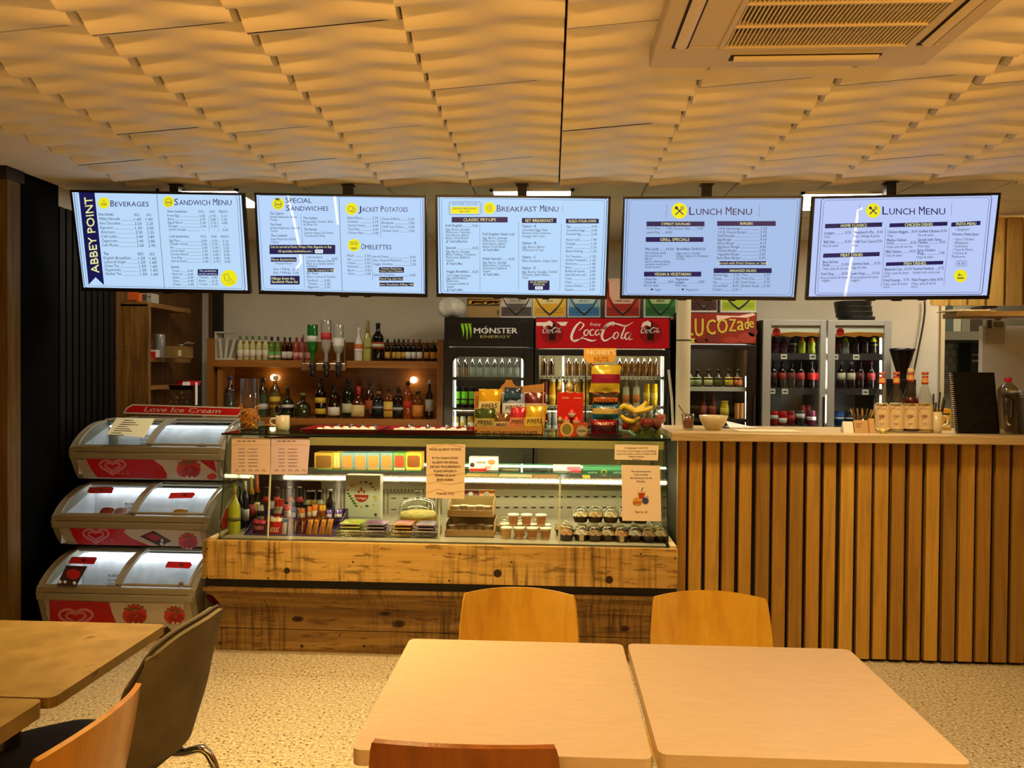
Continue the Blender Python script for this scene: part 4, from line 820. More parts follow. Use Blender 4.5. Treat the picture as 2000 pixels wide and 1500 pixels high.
# ---------------------------------------------------------------- bottles and cans
ORD='first second third fourth fifth sixth seventh eighth ninth tenth eleventh twelfth thirteenth'.split()
PROF={'wine':[(.92,0),(1,.02),(1,.60),(.93,.66),(.5,.75),(.36,.81),(.36,1)],
'spirit':[(.95,0),(1,.02),(1,.60),(.92,.68),(.48,.76),(.36,.82),(.36,1)],
'squat':[(.9,0),(1,.05),(1,.42),(.82,.56),(.34,.64),(.30,.72),(.30,1)],
'beer':[(.95,0),(1,.02),(1,.48),(.9,.58),(.46,.72),(.40,.97),(.40,1)],
'tall':[(.95,0),(1,.02),(1,.50),(.9,.58),(.40,.72),(.32,.8),(.32,1)],
'pet':[(.85,0),(1,.03),(1,.25),(.86,.36),(.98,.50),(1,.66),(.5,.86),(.36,.9),(.36,1)],
'can':[(.8,0),(1,.05),(1,.9),(.84,.985),(.84,1)],
'jar':[(.95,0),(1,.04),(1,.74),(.8,.84),(.8,1)],
'tube':[(1,0),(1,.97),(.97,1)]}
def bottle(kind,f,x0,x1,y0,y1,col,cap=None,lab=None,name='bottle',label=None,cat='bottle',group=None,zb=None,inv=False,capf=.1,sq=0,clear=False,acc=None,dy=0):
    cx,cz=f.px((x0+x1)/2,y1); top=f.px((x0+x1)/2,y0)[1]; a=f.px(x0,y1)[0]; c=f.px(x1,y1)[0]
    zb=cz if zb is None else zb; h=top-zb; r=(c-a)/2; o=V((cx,f.o.y+dy,zb)); pr=PROF[kind]
    fl=(lambda z:(1-z)*h) if inv else (lambda z:z*h)
    P_=[(p[0]*r,fl(p[1])) for p in pr]
    if inv: P_=P_[::-1]
    b=MB(); b.lathe(P_,tuple(o),12,0,sq=sq)
    m=glass(col,.16,.03) if clear else M(col,.08,coat=.3) if kind!='can' else M(col,.25,.35)
    B=b.build(name,[m],None,label=label,cat=cat,group=group,keep=False)
    if clear and clear!=1:
        q=[(p[0]*r*.93,fl(p[1])*.98+.002) for p in pr if p[1]<=.62]
        if inv: q=[(p[0]*r*.93,fl(p[1])) for p in pr][::-1]
        MB().lathe(q,tuple(o),12).build('liquid',M(clear,.2),B)
    def band(l0,l1,rr,mt,nm):
        rad=lambda z: max(.05,next((pr[i][0]+(pr[i+1][0]-pr[i][0])*(z-pr[i][1])/max(pr[i+1][1]-pr[i][1],1e-6) for i in range(len(pr)-1) if pr[i][1]<=z<=pr[i+1][1]),pr[-1][0]))*r*rr
        zs=[l0,(l0+l1)/2,l1]; q=[(rad(z),fl(z)) for z in zs]
        if inv: q=q[::-1]
        bb=MB(); vs=[];n=12
        bb.lathe([(.0001,q[0][1])]+q+[(.0001,q[-1][1])],tuple(o),n,sq=sq); return bb.build(nm,mt,B)
    if lab:
        L_=band(lab[1],lab[2],1.03,M(lab[0],.5),'label')
        if acc: band(lab[1]+(lab[2]-lab[1])*acc[1],lab[1]+(lab[2]-lab[1])*acc[2],1.045,M(acc[0],.5),'label')
    if cap: band(1-capf,1.003,1.12,M(cap,.35),'cap')
    if kind=='can' :
        MB().lathe([(r*.83,h),(r*.86,h+.0015),(r*.8,h+.001),(.0001,h)],tuple(o),12).build('can_lid',M('c8c8c8',.25,.9),B)
    return B
# ---------------------------------------------------------------- bar shelf unit
CA=(400,560,2000/480); fA=FY(5.98,*CA)
barwood=wood(('86501c','a4682c','b87c38'),'x',1.2,.4,0,0,0,.4); barwood_v=wood(('86501c','a4682c','b87c38'),'z',1.2,.4,0,0,0,.4)
def Z_(y,Y,x=630): return P(x,y,Y).z
U0,U1=P(404,700,5.9).x,P(866,700,5.9).x
S1=Z_(704,5.9); S2=Z_(817,5.9)
t=thing('bar_shelf_unit','orange brown wooden bar shelf unit against the back wall','shelf',((U0+U1)/2,6.05,0)); BAR=t
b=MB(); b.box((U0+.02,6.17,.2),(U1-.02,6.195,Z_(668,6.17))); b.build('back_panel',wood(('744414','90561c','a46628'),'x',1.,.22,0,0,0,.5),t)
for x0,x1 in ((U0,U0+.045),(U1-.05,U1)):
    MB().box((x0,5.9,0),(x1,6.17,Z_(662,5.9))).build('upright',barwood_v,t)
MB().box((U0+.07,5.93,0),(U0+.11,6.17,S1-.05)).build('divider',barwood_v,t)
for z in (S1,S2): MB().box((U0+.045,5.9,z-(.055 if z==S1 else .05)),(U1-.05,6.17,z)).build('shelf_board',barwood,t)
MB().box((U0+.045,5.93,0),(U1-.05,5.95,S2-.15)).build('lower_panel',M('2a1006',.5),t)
for x,y in ((505,740),(1670,760),(497,1165)):
    p=fA.at(*fA.px(x,y)); q=MB().sphere((p.x,6.13,p.z),.026,14); q.build('bulb',M((1,.84,.55),.4,em=16),t)
    MB().cyl((p.x,6.14,p.z),(p.x,6.17,p.z),.018,12).build('lamp_base',M('d8d0b8',.4),t)
G='bottles along the top of the bar shelf'
rk=thing('wine_rack_tray','white perforated plastic tray standing at the end of the bar top shelf','tray',(fA.at(*fA.px(175,590)).x,5.98,S1))
b=MB(); a,c=fA.px(92,580)[0],fA.px(255,580)[0]; top=Z_(648,5.98,440)
b.box((a,5.95,S1),(c,6.08,S1+.012)); b.box((a,5.95,S1+.012),(a+.008,6.08,top)); b.box((a+.01,5.955,top-.01),(c-.03,6.08,top)); b.build('frame',M('d8d2bc',.45),rk)
for k in range(3):
    T=Matrix.Translation((a+.035+.034*k,5.97,S1+.012))@Matrix.Rotation(radians(9*k-4),4,'Y'); MB().box((0,0,0),(.022,.09,.16),0,T).build('divider',M('d0cab4',.45),rk)
for k,x in enumerate((290,340,390,442,495)): bottle('wine',fA,x-24,x+24,400+2*(k%2),592,'cfc98c','5a7a1c',('e4dcc0',.12,.42),'wine_bottle','small pale wine bottle with green cap, %s along from the white tray'%ORD[k],'bottle',G,S1,capf=.16)
for k,x in enumerate((545,595)): bottle('wine',fA,x-24,x+24,408,592,'6a8a3a','14140f',('6cae4c',.06,.36),'wine_bottle','small green wine bottle with black cap, %s of the two beside the pale wines'%ORD[k],'bottle',G,S1,capf=.16,acc=('e8c0b8',.15,.5))
for k,x in enumerate((650,693)): bottle('wine',fA,x-22,x+22,412,592,'3a100c','161010',('e0dacc',.08,.38),'wine_bottle','small dark red wine bottle with white label, %s of two beside the rosé bottles'%ORD[k],'bottle',G,S1,capf=.14)
for k,x in enumerate((745,792,845)): bottle('wine',fA,x-23,x+23,412,592,'b04c44','a81c2c',('e0a898',.08,.34),'wine_bottle','small pink rosé bottle, %s of three before the spirit dispensers'%ORD[k],'bottle',G,S1,capf=.18)
bottle('tall',fA,1215,1288,333,600,'e4ded0','e8e4d8',('d8702c',.28,.5),'spirit_bottle','white coconut rum bottle with orange label beside the dispensers','bottle',G,S1,acc=('f0ece0',0,.35))
bottle('tall',fA,1290,1362,278,600,'b8b260','a08a4c',('8c8a34',.30,.36),'spirit_bottle','tall pale green frosted liqueur bottle with gold neck on top shelf','bottle',G,S1,capf=.3)
bottle('wine',fA,1362,1455,297,602,'120a08','141010',('a84820',.32,.5),'spirit_bottle','dark cream liqueur bottle with oval orange label on top shelf','bottle',G,S1,acc=('e0d8c0',.3,.7))
for k,(x,cap,lc) in enumerate(((1487,'120e0c','c8a040'),(1540,'120e0c','c8a040'),(1578,'14100e','c8a040'),(1612,'14100e','c8a040'),(1655,'7a1c24','e6e0d4'),(1695,'7a1c24','e6e0d4'),(1747,'701a20','e6e0d4'),(1803,'b08a3c','d89c2c'),(1858,'a88438','d89c2c'),(1893,'3a2a14','d8a040'))):
    bottle('wine',fA,x-22,x+22,428,604,'0e0a08',cap,(lc,.12,.42),'wine_bottle','small dark red wine bottle, %s of ten along from the cream liqueur'%ORD[k],'bottle',G,S1,capf=.16,dy=.02*(k%2))
# optic dispensers with their inverted bottles
fO=FY(5.93,*CA); zr=Z_(715,5.93)
t=thing('optic_rack','chrome spirit dispenser rack fixed to the middle of the bar shelf','dispenser',(fO.at(*fO.px(985,640)).x,5.87,zr-.03))
a,c=fO.px(808,640)[0],fO.px(1162,640)[0]
b=MB(); b.box((a,5.86,zr-.035),(c,5.875,zr+.022)); b.build('rail',M('c8a884',.2,.8),t,bev=.003)
b=MB(); b.tube([(a+.01,5.88,zr-.03),(a+.01,5.88,zr+.24)],.006,8); b.build('post',M('c0b0a0',.2,.9),t)
b=MB(); b.tube([(c-.01,5.88,zr-.03),(c-.01,5.88,zr+.2)],.006,8); b.build('post',M('c0b0a0',.2,.9),t)
for x,y0,col,cap,lab,cl,lb in ((905,315,'1c6a24','e8e8e8',('e4e4d8',.30,.46),None,'inverted green gin bottle in the dispenser rack'),(1015,280,'ecebe6','b01c1c',('c43c34',.30,.46),'d8cfc8','tallest inverted clear vodka bottle in the dispenser rack'),(1113,317,'ecebe6','e8e8e8',('eeeade',.35,.75),'dcdad2','inverted clear rum bottle with white label in the dispenser rack')):
    bottle('spirit',fO,x-42,x+42,y0,598,col,None,lab,'spirit_bottle',lb,'bottle','inverted spirit bottles in the dispenser',zr+.03,True,clear=cl or False,dy=-.09)
    p=fO.px(x,640); o=(p[0],5.84,0)
    b=MB(); b.lathe([(.012,zr+.03),(.022,zr+.02),(.024,zr-.01),(.018,zr-.03)][::-1],o,12); b.build('optic_measure',M('3c3630',.15,.3),t)
    b=MB(); b.lathe([(.006,zr-.085),(.02,zr-.075),(.02,zr-.06),(.01,zr-.03)],o,12); b.build('optic_spout',M('15120f',.2),t)
    b=MB(); b.box((p[0]-.05,5.83,zr-.004),(p[0]-.025,5.86,zr+.004)); b.build('clamp',M('c8b8a0',.2,.9),t)
# second shelf
H='spirits along the lower bar shelf'
for kind,x0,x1,y0,col,cap,lab,nm,clear,kw in (
 ('spirit',165,245,725,'b8bcb8','24306a',('2c3a78',.05,.2),'clear vodka bottle with blue cap at the shadowed end of the lower shelf','a8a49a',{}),
 ('spirit',438,512,742,'c0c8b8','1a1a18',('d0d0c8',.2,.34),'clear bottle with black cap behind the tall pasta jar','8a9680',{}),
 ('spirit',530,615,725,'c8c8a8','d8c890',('dcb42c',.22,.5),'clear rum bottle with cream cap and yellow label on the lower shelf','b8b088',dict(acc=('6a4a14',.3,.6))),
 ('squat',628,722,812,'9aa890','3a3428',('1c2024',.22,.5),'round pale green gin bottle with dark oval label on the lower shelf','8a9a80',dict(acc=('d8d4c8',.35,.7))),
 ('squat',735,860,866,'a8aa90','94805c',None,'squat clear tequila bottle with cork stopper on the lower shelf','8c9070',{}),
 ('wine',900,985,750,'100c06','1a1a10',('d8b428',.10,.24),'black bottle with two yellow labels under the dispensers',None,dict(acc=('e0bc30',2.0,3.0))),
 ('spirit',1003,1098,798,'2a1608','140e0a',('e4dcc8',.08,.33),'dark whisky bottle with white label beside the yellow labelled one',None,{}),
 ('wine',1120,1215,755,'12200e','16180f',('c8c8a0',.14,.38),'tall dark green whisky bottle with pale label on the lower shelf',None,{}),
 ('squat',1200,1305,810,'5a2408','c0242c',('dcc47c',.06,.42),'square bourbon bottle dipped in red wax on the lower shelf',None,dict(capf=.28,sq=.6)),
 ('spirit',1308,1375,775,'3a1808','20140c',('a0481c',.25,.5),'slim amber whisky bottle with slanting red label beside the wax bottle',None,dict(sq=.5)),
 ('spirit',1372,1456,852,'0c0e12','a07c50',('161a20',.1,.6),'black square whiskey bottle on the lower shelf',None,dict(acc=('8c94a0',.55,.7),sq=.7)),
 ('spirit',1460,1536,825,'6a3410','2c1c10',('e0c04c',.06,.56),'amber square bottle with tall yellow label on the lower shelf',None,dict(sq=.7,acc=('a83c1c',.4,.5))),
 ('spirit',1535,1620,825,'281408','141210',('17171a',.05,.45),'dark whiskey bottle with black label beside the tall yellow one',None,dict(sq=.7,acc=('a8a8a0',.6,.8))),
 ('spirit',1612,1690,770,'8a3c10','2a1a10',('c4301c',.28,.48),'amber whisky bottle with red slanting label near the lamp',None,dict(sq=.5)),
 ('spirit',1692,1778,850,'7a3a10','1c1410',('dc8c34',.1,.5),'square amber bottle with orange label near the end of the lower shelf',None,dict(sq=.7)),
 ('tall',1795,1860,758,'24180e','c8c0b0',('bcbcb0',.2,.5),'tall dark bottle with pale label at the very end of the lower shelf',None,{})):
    bottle(kind,fA,x0,x1,y0,1060,col,cap,lab,'spirit_bottle',nm,'bottle',H,S2,clear=clear or False,**kw)
# ---------------------------------------------------------------- drinks fridges
FYF=5.6
def fridge(name,label,x0,x1,ytop,body,inside,wins,hdr=None,depth=.58,light=None,lx=(),Yf=FYF,door=None,wz=None):
    """upright glass-door fridge: open carcass, lit interior, door frame with panes"""
    X0,X1=P(x0,ytop,Yf).x,P(x1,ytop,Yf).x; ZT=P((x0+x1)/2,ytop,Yf).z
    t=thing(name,label,'fridge',((X0+X1)/2,Yf+depth/2,0)); w=.03
    b=MB(); b.box((X0,Yf+.03,0),(X0+w,Yf+depth,ZT)); b.box((X1-w,Yf+.03,0),(X1,Yf+depth,ZT)); b.box((X0+w,Yf+.03,ZT-w),(X1-w,Yf+depth,ZT)); b.box((X0+w,Yf+.03,0),(X1-w,Yf+depth,.25)); b.build('cabinet',M(body,.4),t)
    b=MB(); b.box((X0+w,Yf+depth-.03,.25),(X1-w,Yf+depth,ZT-w)); b.box((X0+w,Yf+.05,.25),(X0+w+.004,Yf+depth-.03,ZT-w)); b.box((X1-w-.004,Yf+.05,.25),(X1-w,Yf+depth-.03,ZT-w)); b.build('liner',M(inside,.35),t)
    zd=ZT
    if hdr:
        zh=P((x0+x1)/2,hdr,Yf).z; MB().box((X0,Yf-.005,zh),(X1,Yf+.03,ZT)).build('header',M(body,.35),t,bev=.004); zd=zh-.006
    for (a,y0,c,y1,m) in wins:
        A,C=P(a,y0,Yf).x,P(c,y0,Yf).x; Zt,Zb=P((a+c)/2,y0,Yf).z,wz or .42
        dx0,dx1=(X0,X1) if len(wins)==1 else ((X0,(X0+X1)/2-.006) if a<(x0+x1)/2 else ((X0+X1)/2+.006,X1))
        dr=MB()
        for r in ((dx0,.1,A,zd),(C,.1,dx1,zd),(A,Zt,C,zd),(A,.1,C,Zb)): dr.box((r[0],Yf-.01,r[1]),(r[2],Yf+.03,r[3]))
        if m=='arch':
            R_=.05
            for sx,X in ((1,A),(-1,C)):
                pts=[(X,Zt)]+[(X+sx*(R_-R_*cos(radians(k))),Zt-R_+R_*sin(radians(k))) for k in range(0,91,15)]
                if sx>0: pts=pts[::-1]
                dr.prism([(p[0],Yf-.01,p[1]) for p in pts],[(p[0],Yf+.03,p[1]) for p in pts])
        D_=dr.build('door',M(door or body,.4),t,bev=.003)
        MB().box((A,Yf+.004,Zb),(C,Yf+.009,Zt)).build('door_glass',glass('f6f8f4',.05,.01),D_)
        if wz is None: MB().box((dx1-.02,Yf-.03,.9),(dx1-.01,Yf-.01,1.3)).build('handle',M('302c26',.4),D_)
    for xx,y0,y1 in lx:
        p,q=P(xx,y0,Yf+.06),P(xx,y1,Yf+.06); MB().cyl((q.x,Yf+.06,q.z),(p.x,Yf+.06,p.z),.006,10).build('light_tube',M((.97,.95,.82),.4,em=(light or 8)*1.6),t)
    zl=P((x0+x1)/2,min(w_[1] for w_ in wins),Yf+.08).z+.02; MB().box((X0+.06,Yf+.05,zl),(X1-.06,Yf+.09,zl+.008)).build('light_strip',M((1,.93,.74),.4,em=(light or 8)*5),t)
    return t,X0,X1,ZT
def rack(t,X0,X1,y,col,x,tags=(),holes=0,Yf=FYF,price=None,h=.022):
    """a shelf whose front rail starts at picture height y; returns the height of its top"""
    z=P(x,y,Yf+.06).z; b=MB(); b.box((X0+.034,Yf+.055,z-.008),(X1-.034,Yf+.53,z)); s=b.build('shelf',M('8c8a80',.4,.3),t)
    b=MB(); b.box((X0+.034,Yf+.048,z-h),(X1-.034,Yf+.055,z+.002),0)
    if holes:
        n=int((X1-X0)/.03)
        for k in range(n): xx=X0+.05+k*.03; b.box((xx,Yf+.0465,z-h*.65),(xx+.015,Yf+.048,z-h*.35),1)
    for tg in tags: q=P(tg,y,Yf+.05).x; b.box((q-.022,Yf+.0455,z-h+.004),(q+.022,Yf+.048,z-.004),2); b.box((q-.014,Yf+.045,z-h*.62),(q+.014,Yf+.0456,z-h*.4),1)
    b.build('shelf_rail',[M(col,.4),M('2a2620',.6),M('efeee8',.4)],s); return z
CB=(840,540,4.0); fB=FY(5.72,*CB); Wm='drinks in the black energy drink fridge'
t,X0,X1,ZT1=fridge('drinks_fridge','black single-door drinks fridge with energy drink logo header',868,1043,620,'120f0b','b4b0a0',((885,697,1024,860,'arch'),),677,light=5,lx=((889,700,840),(1020,700,840)))
hb=MB(); d=Dec(hb,FY(FYF-.005,*CB),.001); d.frame(165,355,695,525,20,4,3)
d.text('MONSTER',342,444,42,0,338,bold=.03); d.text('ENERGY',392,480,20,1,238,bold=.03); d.stroke([(436,385),(436,450)],5,0,3)
for k,(x,l_) in enumerate(((258,470),(288,496),(316,480))): d.stroke([(x-14,370,10),(x-4,392,20),(x+2,430,13),(x+1,l_,2)],14,2,2,3); d.stroke([(x-16,372,12),(x+10,372,4)],8,2,2)
for x,y in ((150,345),(185,345),(715,345),(755,345),(150,515),(185,515),(715,515),(755,515)): d.disc(x,y,11,3)
hb.build('header_print',[M('e8e4dc',.4),M('b4ac6c',.4),M('8fd02c',.4),M('2c261e',.4)],t)
z=rack(t,X0,X1,737,'4a463a',955)
for k in range(9): x=215+k*58; bottle('pet',fB,x-24,x+24,632+(k%2)*3,784,('c8b8a8' if k<2 else 'd0d4cc'),None,None,'water_bottle','clear water bottle, %s along the top row of the black fridge'%ORD[k],'bottle','clear bottles on the top fridge shelf',z,clear=('a89880' if k<2 else 'b4b8b0'))
z=rack(t,X0,X1,797,'3c382e',955)
for k in range(9): x=212+k*58; bottle('can',fB,x-25,x+25,866,1025,'0f120c',None,('74c820',.18,.8),'drink_can','black and green energy drink can, %s along the middle fridge row'%ORD[k],'can','energy drink cans',z,acc=('14180f',.3,.42))
z=rack(t,X0,X1,853,'3c382e',955)
for k in range(9): x=200+k*58; bottle('can',fB,x-25,x+25,1092,1250,('d8d4c8' if k%2 else 'c8a040'),None,('c49a34' if k%2 else 'e4dcc8',.3,.7),'drink_can','%s energy can, %s along the bottom row of the black fridge'%('white and gold' if k%2 else 'gold',ORD[k]),'can','bottom row energy cans',z)
# cola fridge
t,X0,X1,ZT2=fridge('drinks_fridge','black double-width drinks fridge under the red cola header',1045,1310,620,'0d0a08','d8c890',((1053,695,1297,860,''),),681,light=8,lx=((1100,697,860),(1292,697,860)),door='14100d')
hb=MB(); d=Dec(hb,FY(FYF-.006,*CB),.001); d.rect(828,328,1868,562,0); d.poly([(830,385),(1058,385),(1075,355),(830,358)],3,1)
def cola(x,y,s,m,l):
    S=lambda p: d.stroke([(x+a*s,y+b_*s,c*s) for a,b_,c in p],5,m,l,4)
    S([(95,12,3),(80,6,10),(45,40,17),(18,95,20),(14,135,18),(40,155,12),(80,135,6),(110,112,3)]); S([(20,150,10),(70,138,4),(110,132,8),(150,146,14),(185,150,10),(208,140,3)])
    S([(95,12,4),(108,26,12),(92,52,8),(70,70,3)])
    S([(142,62,5),(120,70,10),(110,94,11),(124,110,8),(140,96,6),(145,74,8),(136,62,4)]); S([(188,68,7),(174,62,7),(158,78,11),(160,102,10),(178,108,6),(192,98,3)])
    S([(226,66,5),(208,70,10),(198,94,10),(210,108,7),(224,92,7),(232,64,9),(226,96,9),(240,104,4)])
    S([(240,66,8),(256,62,8)])
    S([(330,36,3),(352,14,8),(330,6,10),(285,30,16),(255,90,19),(252,130,17),(275,150,13),(315,130,7),(345,110,3)]); S([(262,62,10),(300,30,14),(350,16,10),(400,28,12),(440,34,9),(492,6,3)])
    S([(372,82,5),(350,92,11),(340,120,12),(352,136,8),(372,120,7),(380,96,8),(372,82,5)])
    S([(424,40,4),(436,28,8),(424,60,12),(402,120,12),(410,136,7),(424,122,4)])
    S([(464,84,5),(440,94,11),(430,124,12),(444,140,8),(462,120,6),(476,86,9),(462,130,11),(472,142,6),(490,132,3)])
cola(1092,352,1.0,1,2)
d.text('Enjoy',1250,384,22,1,84,l=2,shear=.1)
for X in (955,1722):
    d.disc(X,440,88,2,2); d.stroke([(X-5,350,30),(X,420,60),(X,500,50)],40,4,3); cola(X-78,396,.305,1,5); d.poly([(X-75,400),(X-60,360),(X-20,345),(X+5,362),(X,395),(X-30,380)],3,4)
hb.build('header_print',[M('b40c16',.45,spec=.25),M('f0e8e0',.35),M('8c1014',.3),M('f0d8c8',.4),M('2a0c0a',.3)],t)
z=rack(t,X0,X1,735,'e4dcc0',1175,holes=1)
for k,x in enumerate((890,948,1082,1140,1196,1254,1480,1528,1576,1624,1672,1720,1768)): bottle('pet',fB,x-24,x+24,628,784,('a86a30' if x<1000 else 'c8a860'),None,None,'drinks_bottle','amber drinks bottle in the top row of the cola fridge, %s along'%ORD[k],'bottle','top row bottles of the cola fridge',z,clear=('6a3a14' if x<1000 else '8a6a2c'))
z=rack(t,X0,X1,792,'e4dcc0',1175,holes=1)
for k,(x,col,cap,lab) in enumerate(((895,'7a1c18','2c1410','c8a890'),(955,'f0a810','f4f0e0','f4c83c'),(1018,'e8c040','e8e0c8','e8d890'),(1085,'d8a030','e8e0c8','c86a20'),(1150,'d8a030','e8e0c8','c86a20'),(1215,'f0b020','f0e8c8','e8c040'),(1530,'d0c8a0','c0a060','d87c2c'),(1610,'d0c8a0','c0a060','d87c2c'))): bottle('spirit' if x>1500 else 'jar',fB,x-27,x+27,800,996,col,cap,(lab,.12,.4),'drinks_bottle','%s bottle in the second row of the cola fridge, %s along'%(('dark red','orange juice','yellow juice','amber','amber','bright orange juice','clear orange-label','clear orange-label')[k],ORD[k]),'bottle','second row bottles of the cola fridge',z)
for k,x in enumerate((1692,1752)): bottle('can',fB,x-25,x+25,838,996,'e8bc20',None,('f0d050',.3,.6),'drink_can','slim yellow drink can, %s of two at the end of the cola fridge'%ORD[k],'can','yellow cans',z)
z=rack(t,X0,X1,839,'e4dcc0',1175,holes=1)
for k,x in enumerate((925,975,1030,1090,1480,1540,1600,1660,1720,1780)): bottle('jar',fB,x-22,x+22,1040,1180,'c0c0b8','d8d8d0',('9aa0a0',.2,.6),'drinks_bottle','silver drinks bottle in the bottom row of the cola fridge, %s along'%ORD[k],'bottle','bottom row bottles of the cola fridge',z)
# energy drink fridge behind the pipe
CD=(1300,540,2000/460); fD=FY(5.72,*CD)
t,X0,X1,ZT3=fridge('drinks_fridge','dark drinks fridge with fruity red header behind the white pipe',1322,1478,610,'1c100c','5a4428',((1337,682,1460,870,''),),672,light=5,lx=((1457,735,835),))
hb=MB(); d=Dec(hb,FY(FYF-.006,*CD),.001); d.rect(120,312,768,568,0); d.poly([(430,330),(620,335),(740,310),(765,325),(690,350),(560,345),(440,380)],3,1)
for x,y,r,m in ((300,545,60,4),(400,520,70,4),(560,540,66,5),(690,520,72,5),(740,470,40,4),(225,545,40,1)): d.disc(x,y,r,m,1,min(r,566-y))
s=[('L',150),('U',245),('C',318),('O',430),('Z',545),('A',600),('D',655),('E',705)]
d.text('L',130,500,150,1,85,l=3,bold=.05)
for ch,x,w,h,yb in (('U',245,72,150,508),('C',345,75,126,492),('O',435,88,122,482),('Z',535,60,104,466),('a',605,56,118,456),('d',668,34,92,446),('e',708,38,82,434)): d.text(ch,x-3,yb+5,h,2,w,l=3,bold=.02); d.text(ch,x,yb,h,1,w,l=4,bold=.015)
hb.build('header_print',[M('96301c',.45,spec=.3),M('d8c048',.35),M('5a1a10',.4),M('f0c8b4',.35),M('7a2c20',.4),M('a84030',.4)],t)
z=rack(t,X0,X1,756,'d8d4c8',1400,h=.03)
for k,(x,lc) in enumerate(((205,'a8b060'),(268,'a8b878'),(362,'c8c080'),(445,'5a5420'),(535,'e0b830'),(615,'d0702c'))): bottle('beer',fD,x-36,x+36,790,940,'1c1408','2a2010',(lc,.1,.56),'sauce_bottle','dark bottle with %s label on the upper shelf of the pipe-side fridge'%('olive','pale green','cream','dark olive','yellow','orange')[k],'bottle','bottles in the pipe-side fridge',z)
z=rack(t,X0,X1,818,'3a342a',1400)
for k,x in enumerate((320,400)): bottle('beer',fD,x-26,x+26,992,1208,'6a2412','8a4020',('a03c20',.1,.5),'sauce_bottle','red sauce bottle, %s of two on the lower shelf of the pipe-side fridge'%ORD[k],'bottle',None,z)
bottle('jar',fD,464,534,1056,1208,'dcb418','e0c030',('e8d040',.2,.6),'mustard_pot','yellow pot on the lower shelf of the pipe-side fridge','pot',None,z)
for k,x in enumerate((605,645)): bottle('tube',fD,x-22,x+22,1075,1208,'b87834',None,None,'drink_can','bronze can, %s of two at the end of the lower fridge shelf'%ORD[k],'can',None,z)
# grey double-door cooler
t,X0,X1,ZT4=fridge('drinks_cooler','grey double-door bottle cooler with black pans on its top',1490,1741,625,'8f8b80','4a4c50',((1506,636,1602,866,''),(1631,636,1727,866,'')),None,light=13,lx=((1720,660,826),(1604,660,826)),door='a09c90')
hb=MB(); d=Dec(hb,FY(FYF+.012,*CD),.001)
for x0 in (898,1440):
    d.rect(x0,418,x0+414,484,0); d.poly([(x0,522)]+[(x0+414*k/10,510+8*sin(k*2.1)) for k in range(11)]+[(x0+414,478),(x0+200,470),(x0,486)],1,1); d.stroke([(x0,484),(x0+200,470),(x0+414,478)],5,2,2); d.disc(x0+42,470,34,3,3); d.poly(arc(x0+42,470,22,180,360,8),4,4)
hb.build('header_print',[M('e4e4dc',.35),M('a86a24',.45),M('e8c880',.4),M('a81820',.35),M('5c1014',.35)],t)
MB().box((X0+.45,FYF+.05,.25),(X0+.475,FYF+.5,ZT4-.03)).build('divider',M('8f8b80',.4),t)
def crow(y,xs,y0,y1,tags,**kw):
    z=rack(t,X0,X1,y,'3c3c42',1610,tags=tags,h=.045)
    for k,(x,kind,col,cap,lab,acc,nm) in enumerate(xs):
        w=38 if kind=='can' else 34
        bottle(kind,fD,x-w,x+w,y0,y1,col,cap,lab,'drink_can' if kind=='can' else 'drinks_bottle',nm,'can' if kind=='can' else 'bottle',kw['g'],z,acc=acc)
crow(691,[(922,'pet','4a1838',None,('5c2448',.3,.9),None,'purple drinks bottle at the near edge of the cooler top row'),(1000,'pet','5a2040',None,('6c2c50',.3,.9),None,'second purple drinks bottle in the cooler top row'),(1075,'pet','2c1020',None,('3c1a2c',.4,.9),('d0c8c8',.3,.5),'dark berry drinks bottle in the cooler top row'),(1155,'pet','a8b020',None,('e06020',.6,1),None,'lime drink with orange sleeve beside the dark berry bottle'),(1237,'pet','8a9420',None,('d85c20',.6,1),None,'lime drink with orange sleeve at the end of the first cooler door'),(1460,'pet','3c1420',None,('8c3038',.4,.8),None,'dark red bottle in the top row behind the second cooler door'),(1525,'pet','8a9a90',None,('a8b83c',.6,1),None,'pale bottle with lime sleeve behind the second cooler door'),(1610,'pet','181420',None,None,None,'plain dark cola bottle behind the second cooler door'),(1690,'pet','201a28',None,None,None,'glinting dark cola bottle behind the second cooler door'),(1765,'pet','1c1a10',None,('dce020',.55,1),None,'dark bottle with bright yellow sleeve behind the second cooler door')],520,655,(1531,1587,1631,1672),g='cooler top row')
cr=('160808','8c1418')
crow(759,[(x,'spirit','140808',c_,(l_,.32,.58),None,nm) for x,c_,l_,nm in ((915,'201010','5a1418','dim cola bottle, nearest the first cooler door frame'),(988,'201010','a41c20','cola bottle with red label, second in the middle cooler row'),(1066,'201010','6a1418','cola bottle with dull red label, third in the middle cooler row'),(1142,'2a2a2a','b81c20','cola bottle with bright red label, fourth in the middle cooler row'),(1238,'2a2a2a','c82024','glinting cola bottle with bright red label in the middle cooler row'),(1300,'2a2a2a','b01c20','cola bottle half behind the first cooler door frame'),(1490,'d8d8d0','d8d0c0','cola bottle with white label, first behind the second cooler door'),(1575,'d0d0c8','d4ccb8','cola bottle with white label, second behind the second cooler door'),(1650,'2a1a1a','5c2024','dim cola bottle between the white label and last bottles'),(1742,'7a1c20','a83438','wide cola bottle with red cap behind the second cooler door'))],722,955,(1508,1533,1690),g='cooler middle row')
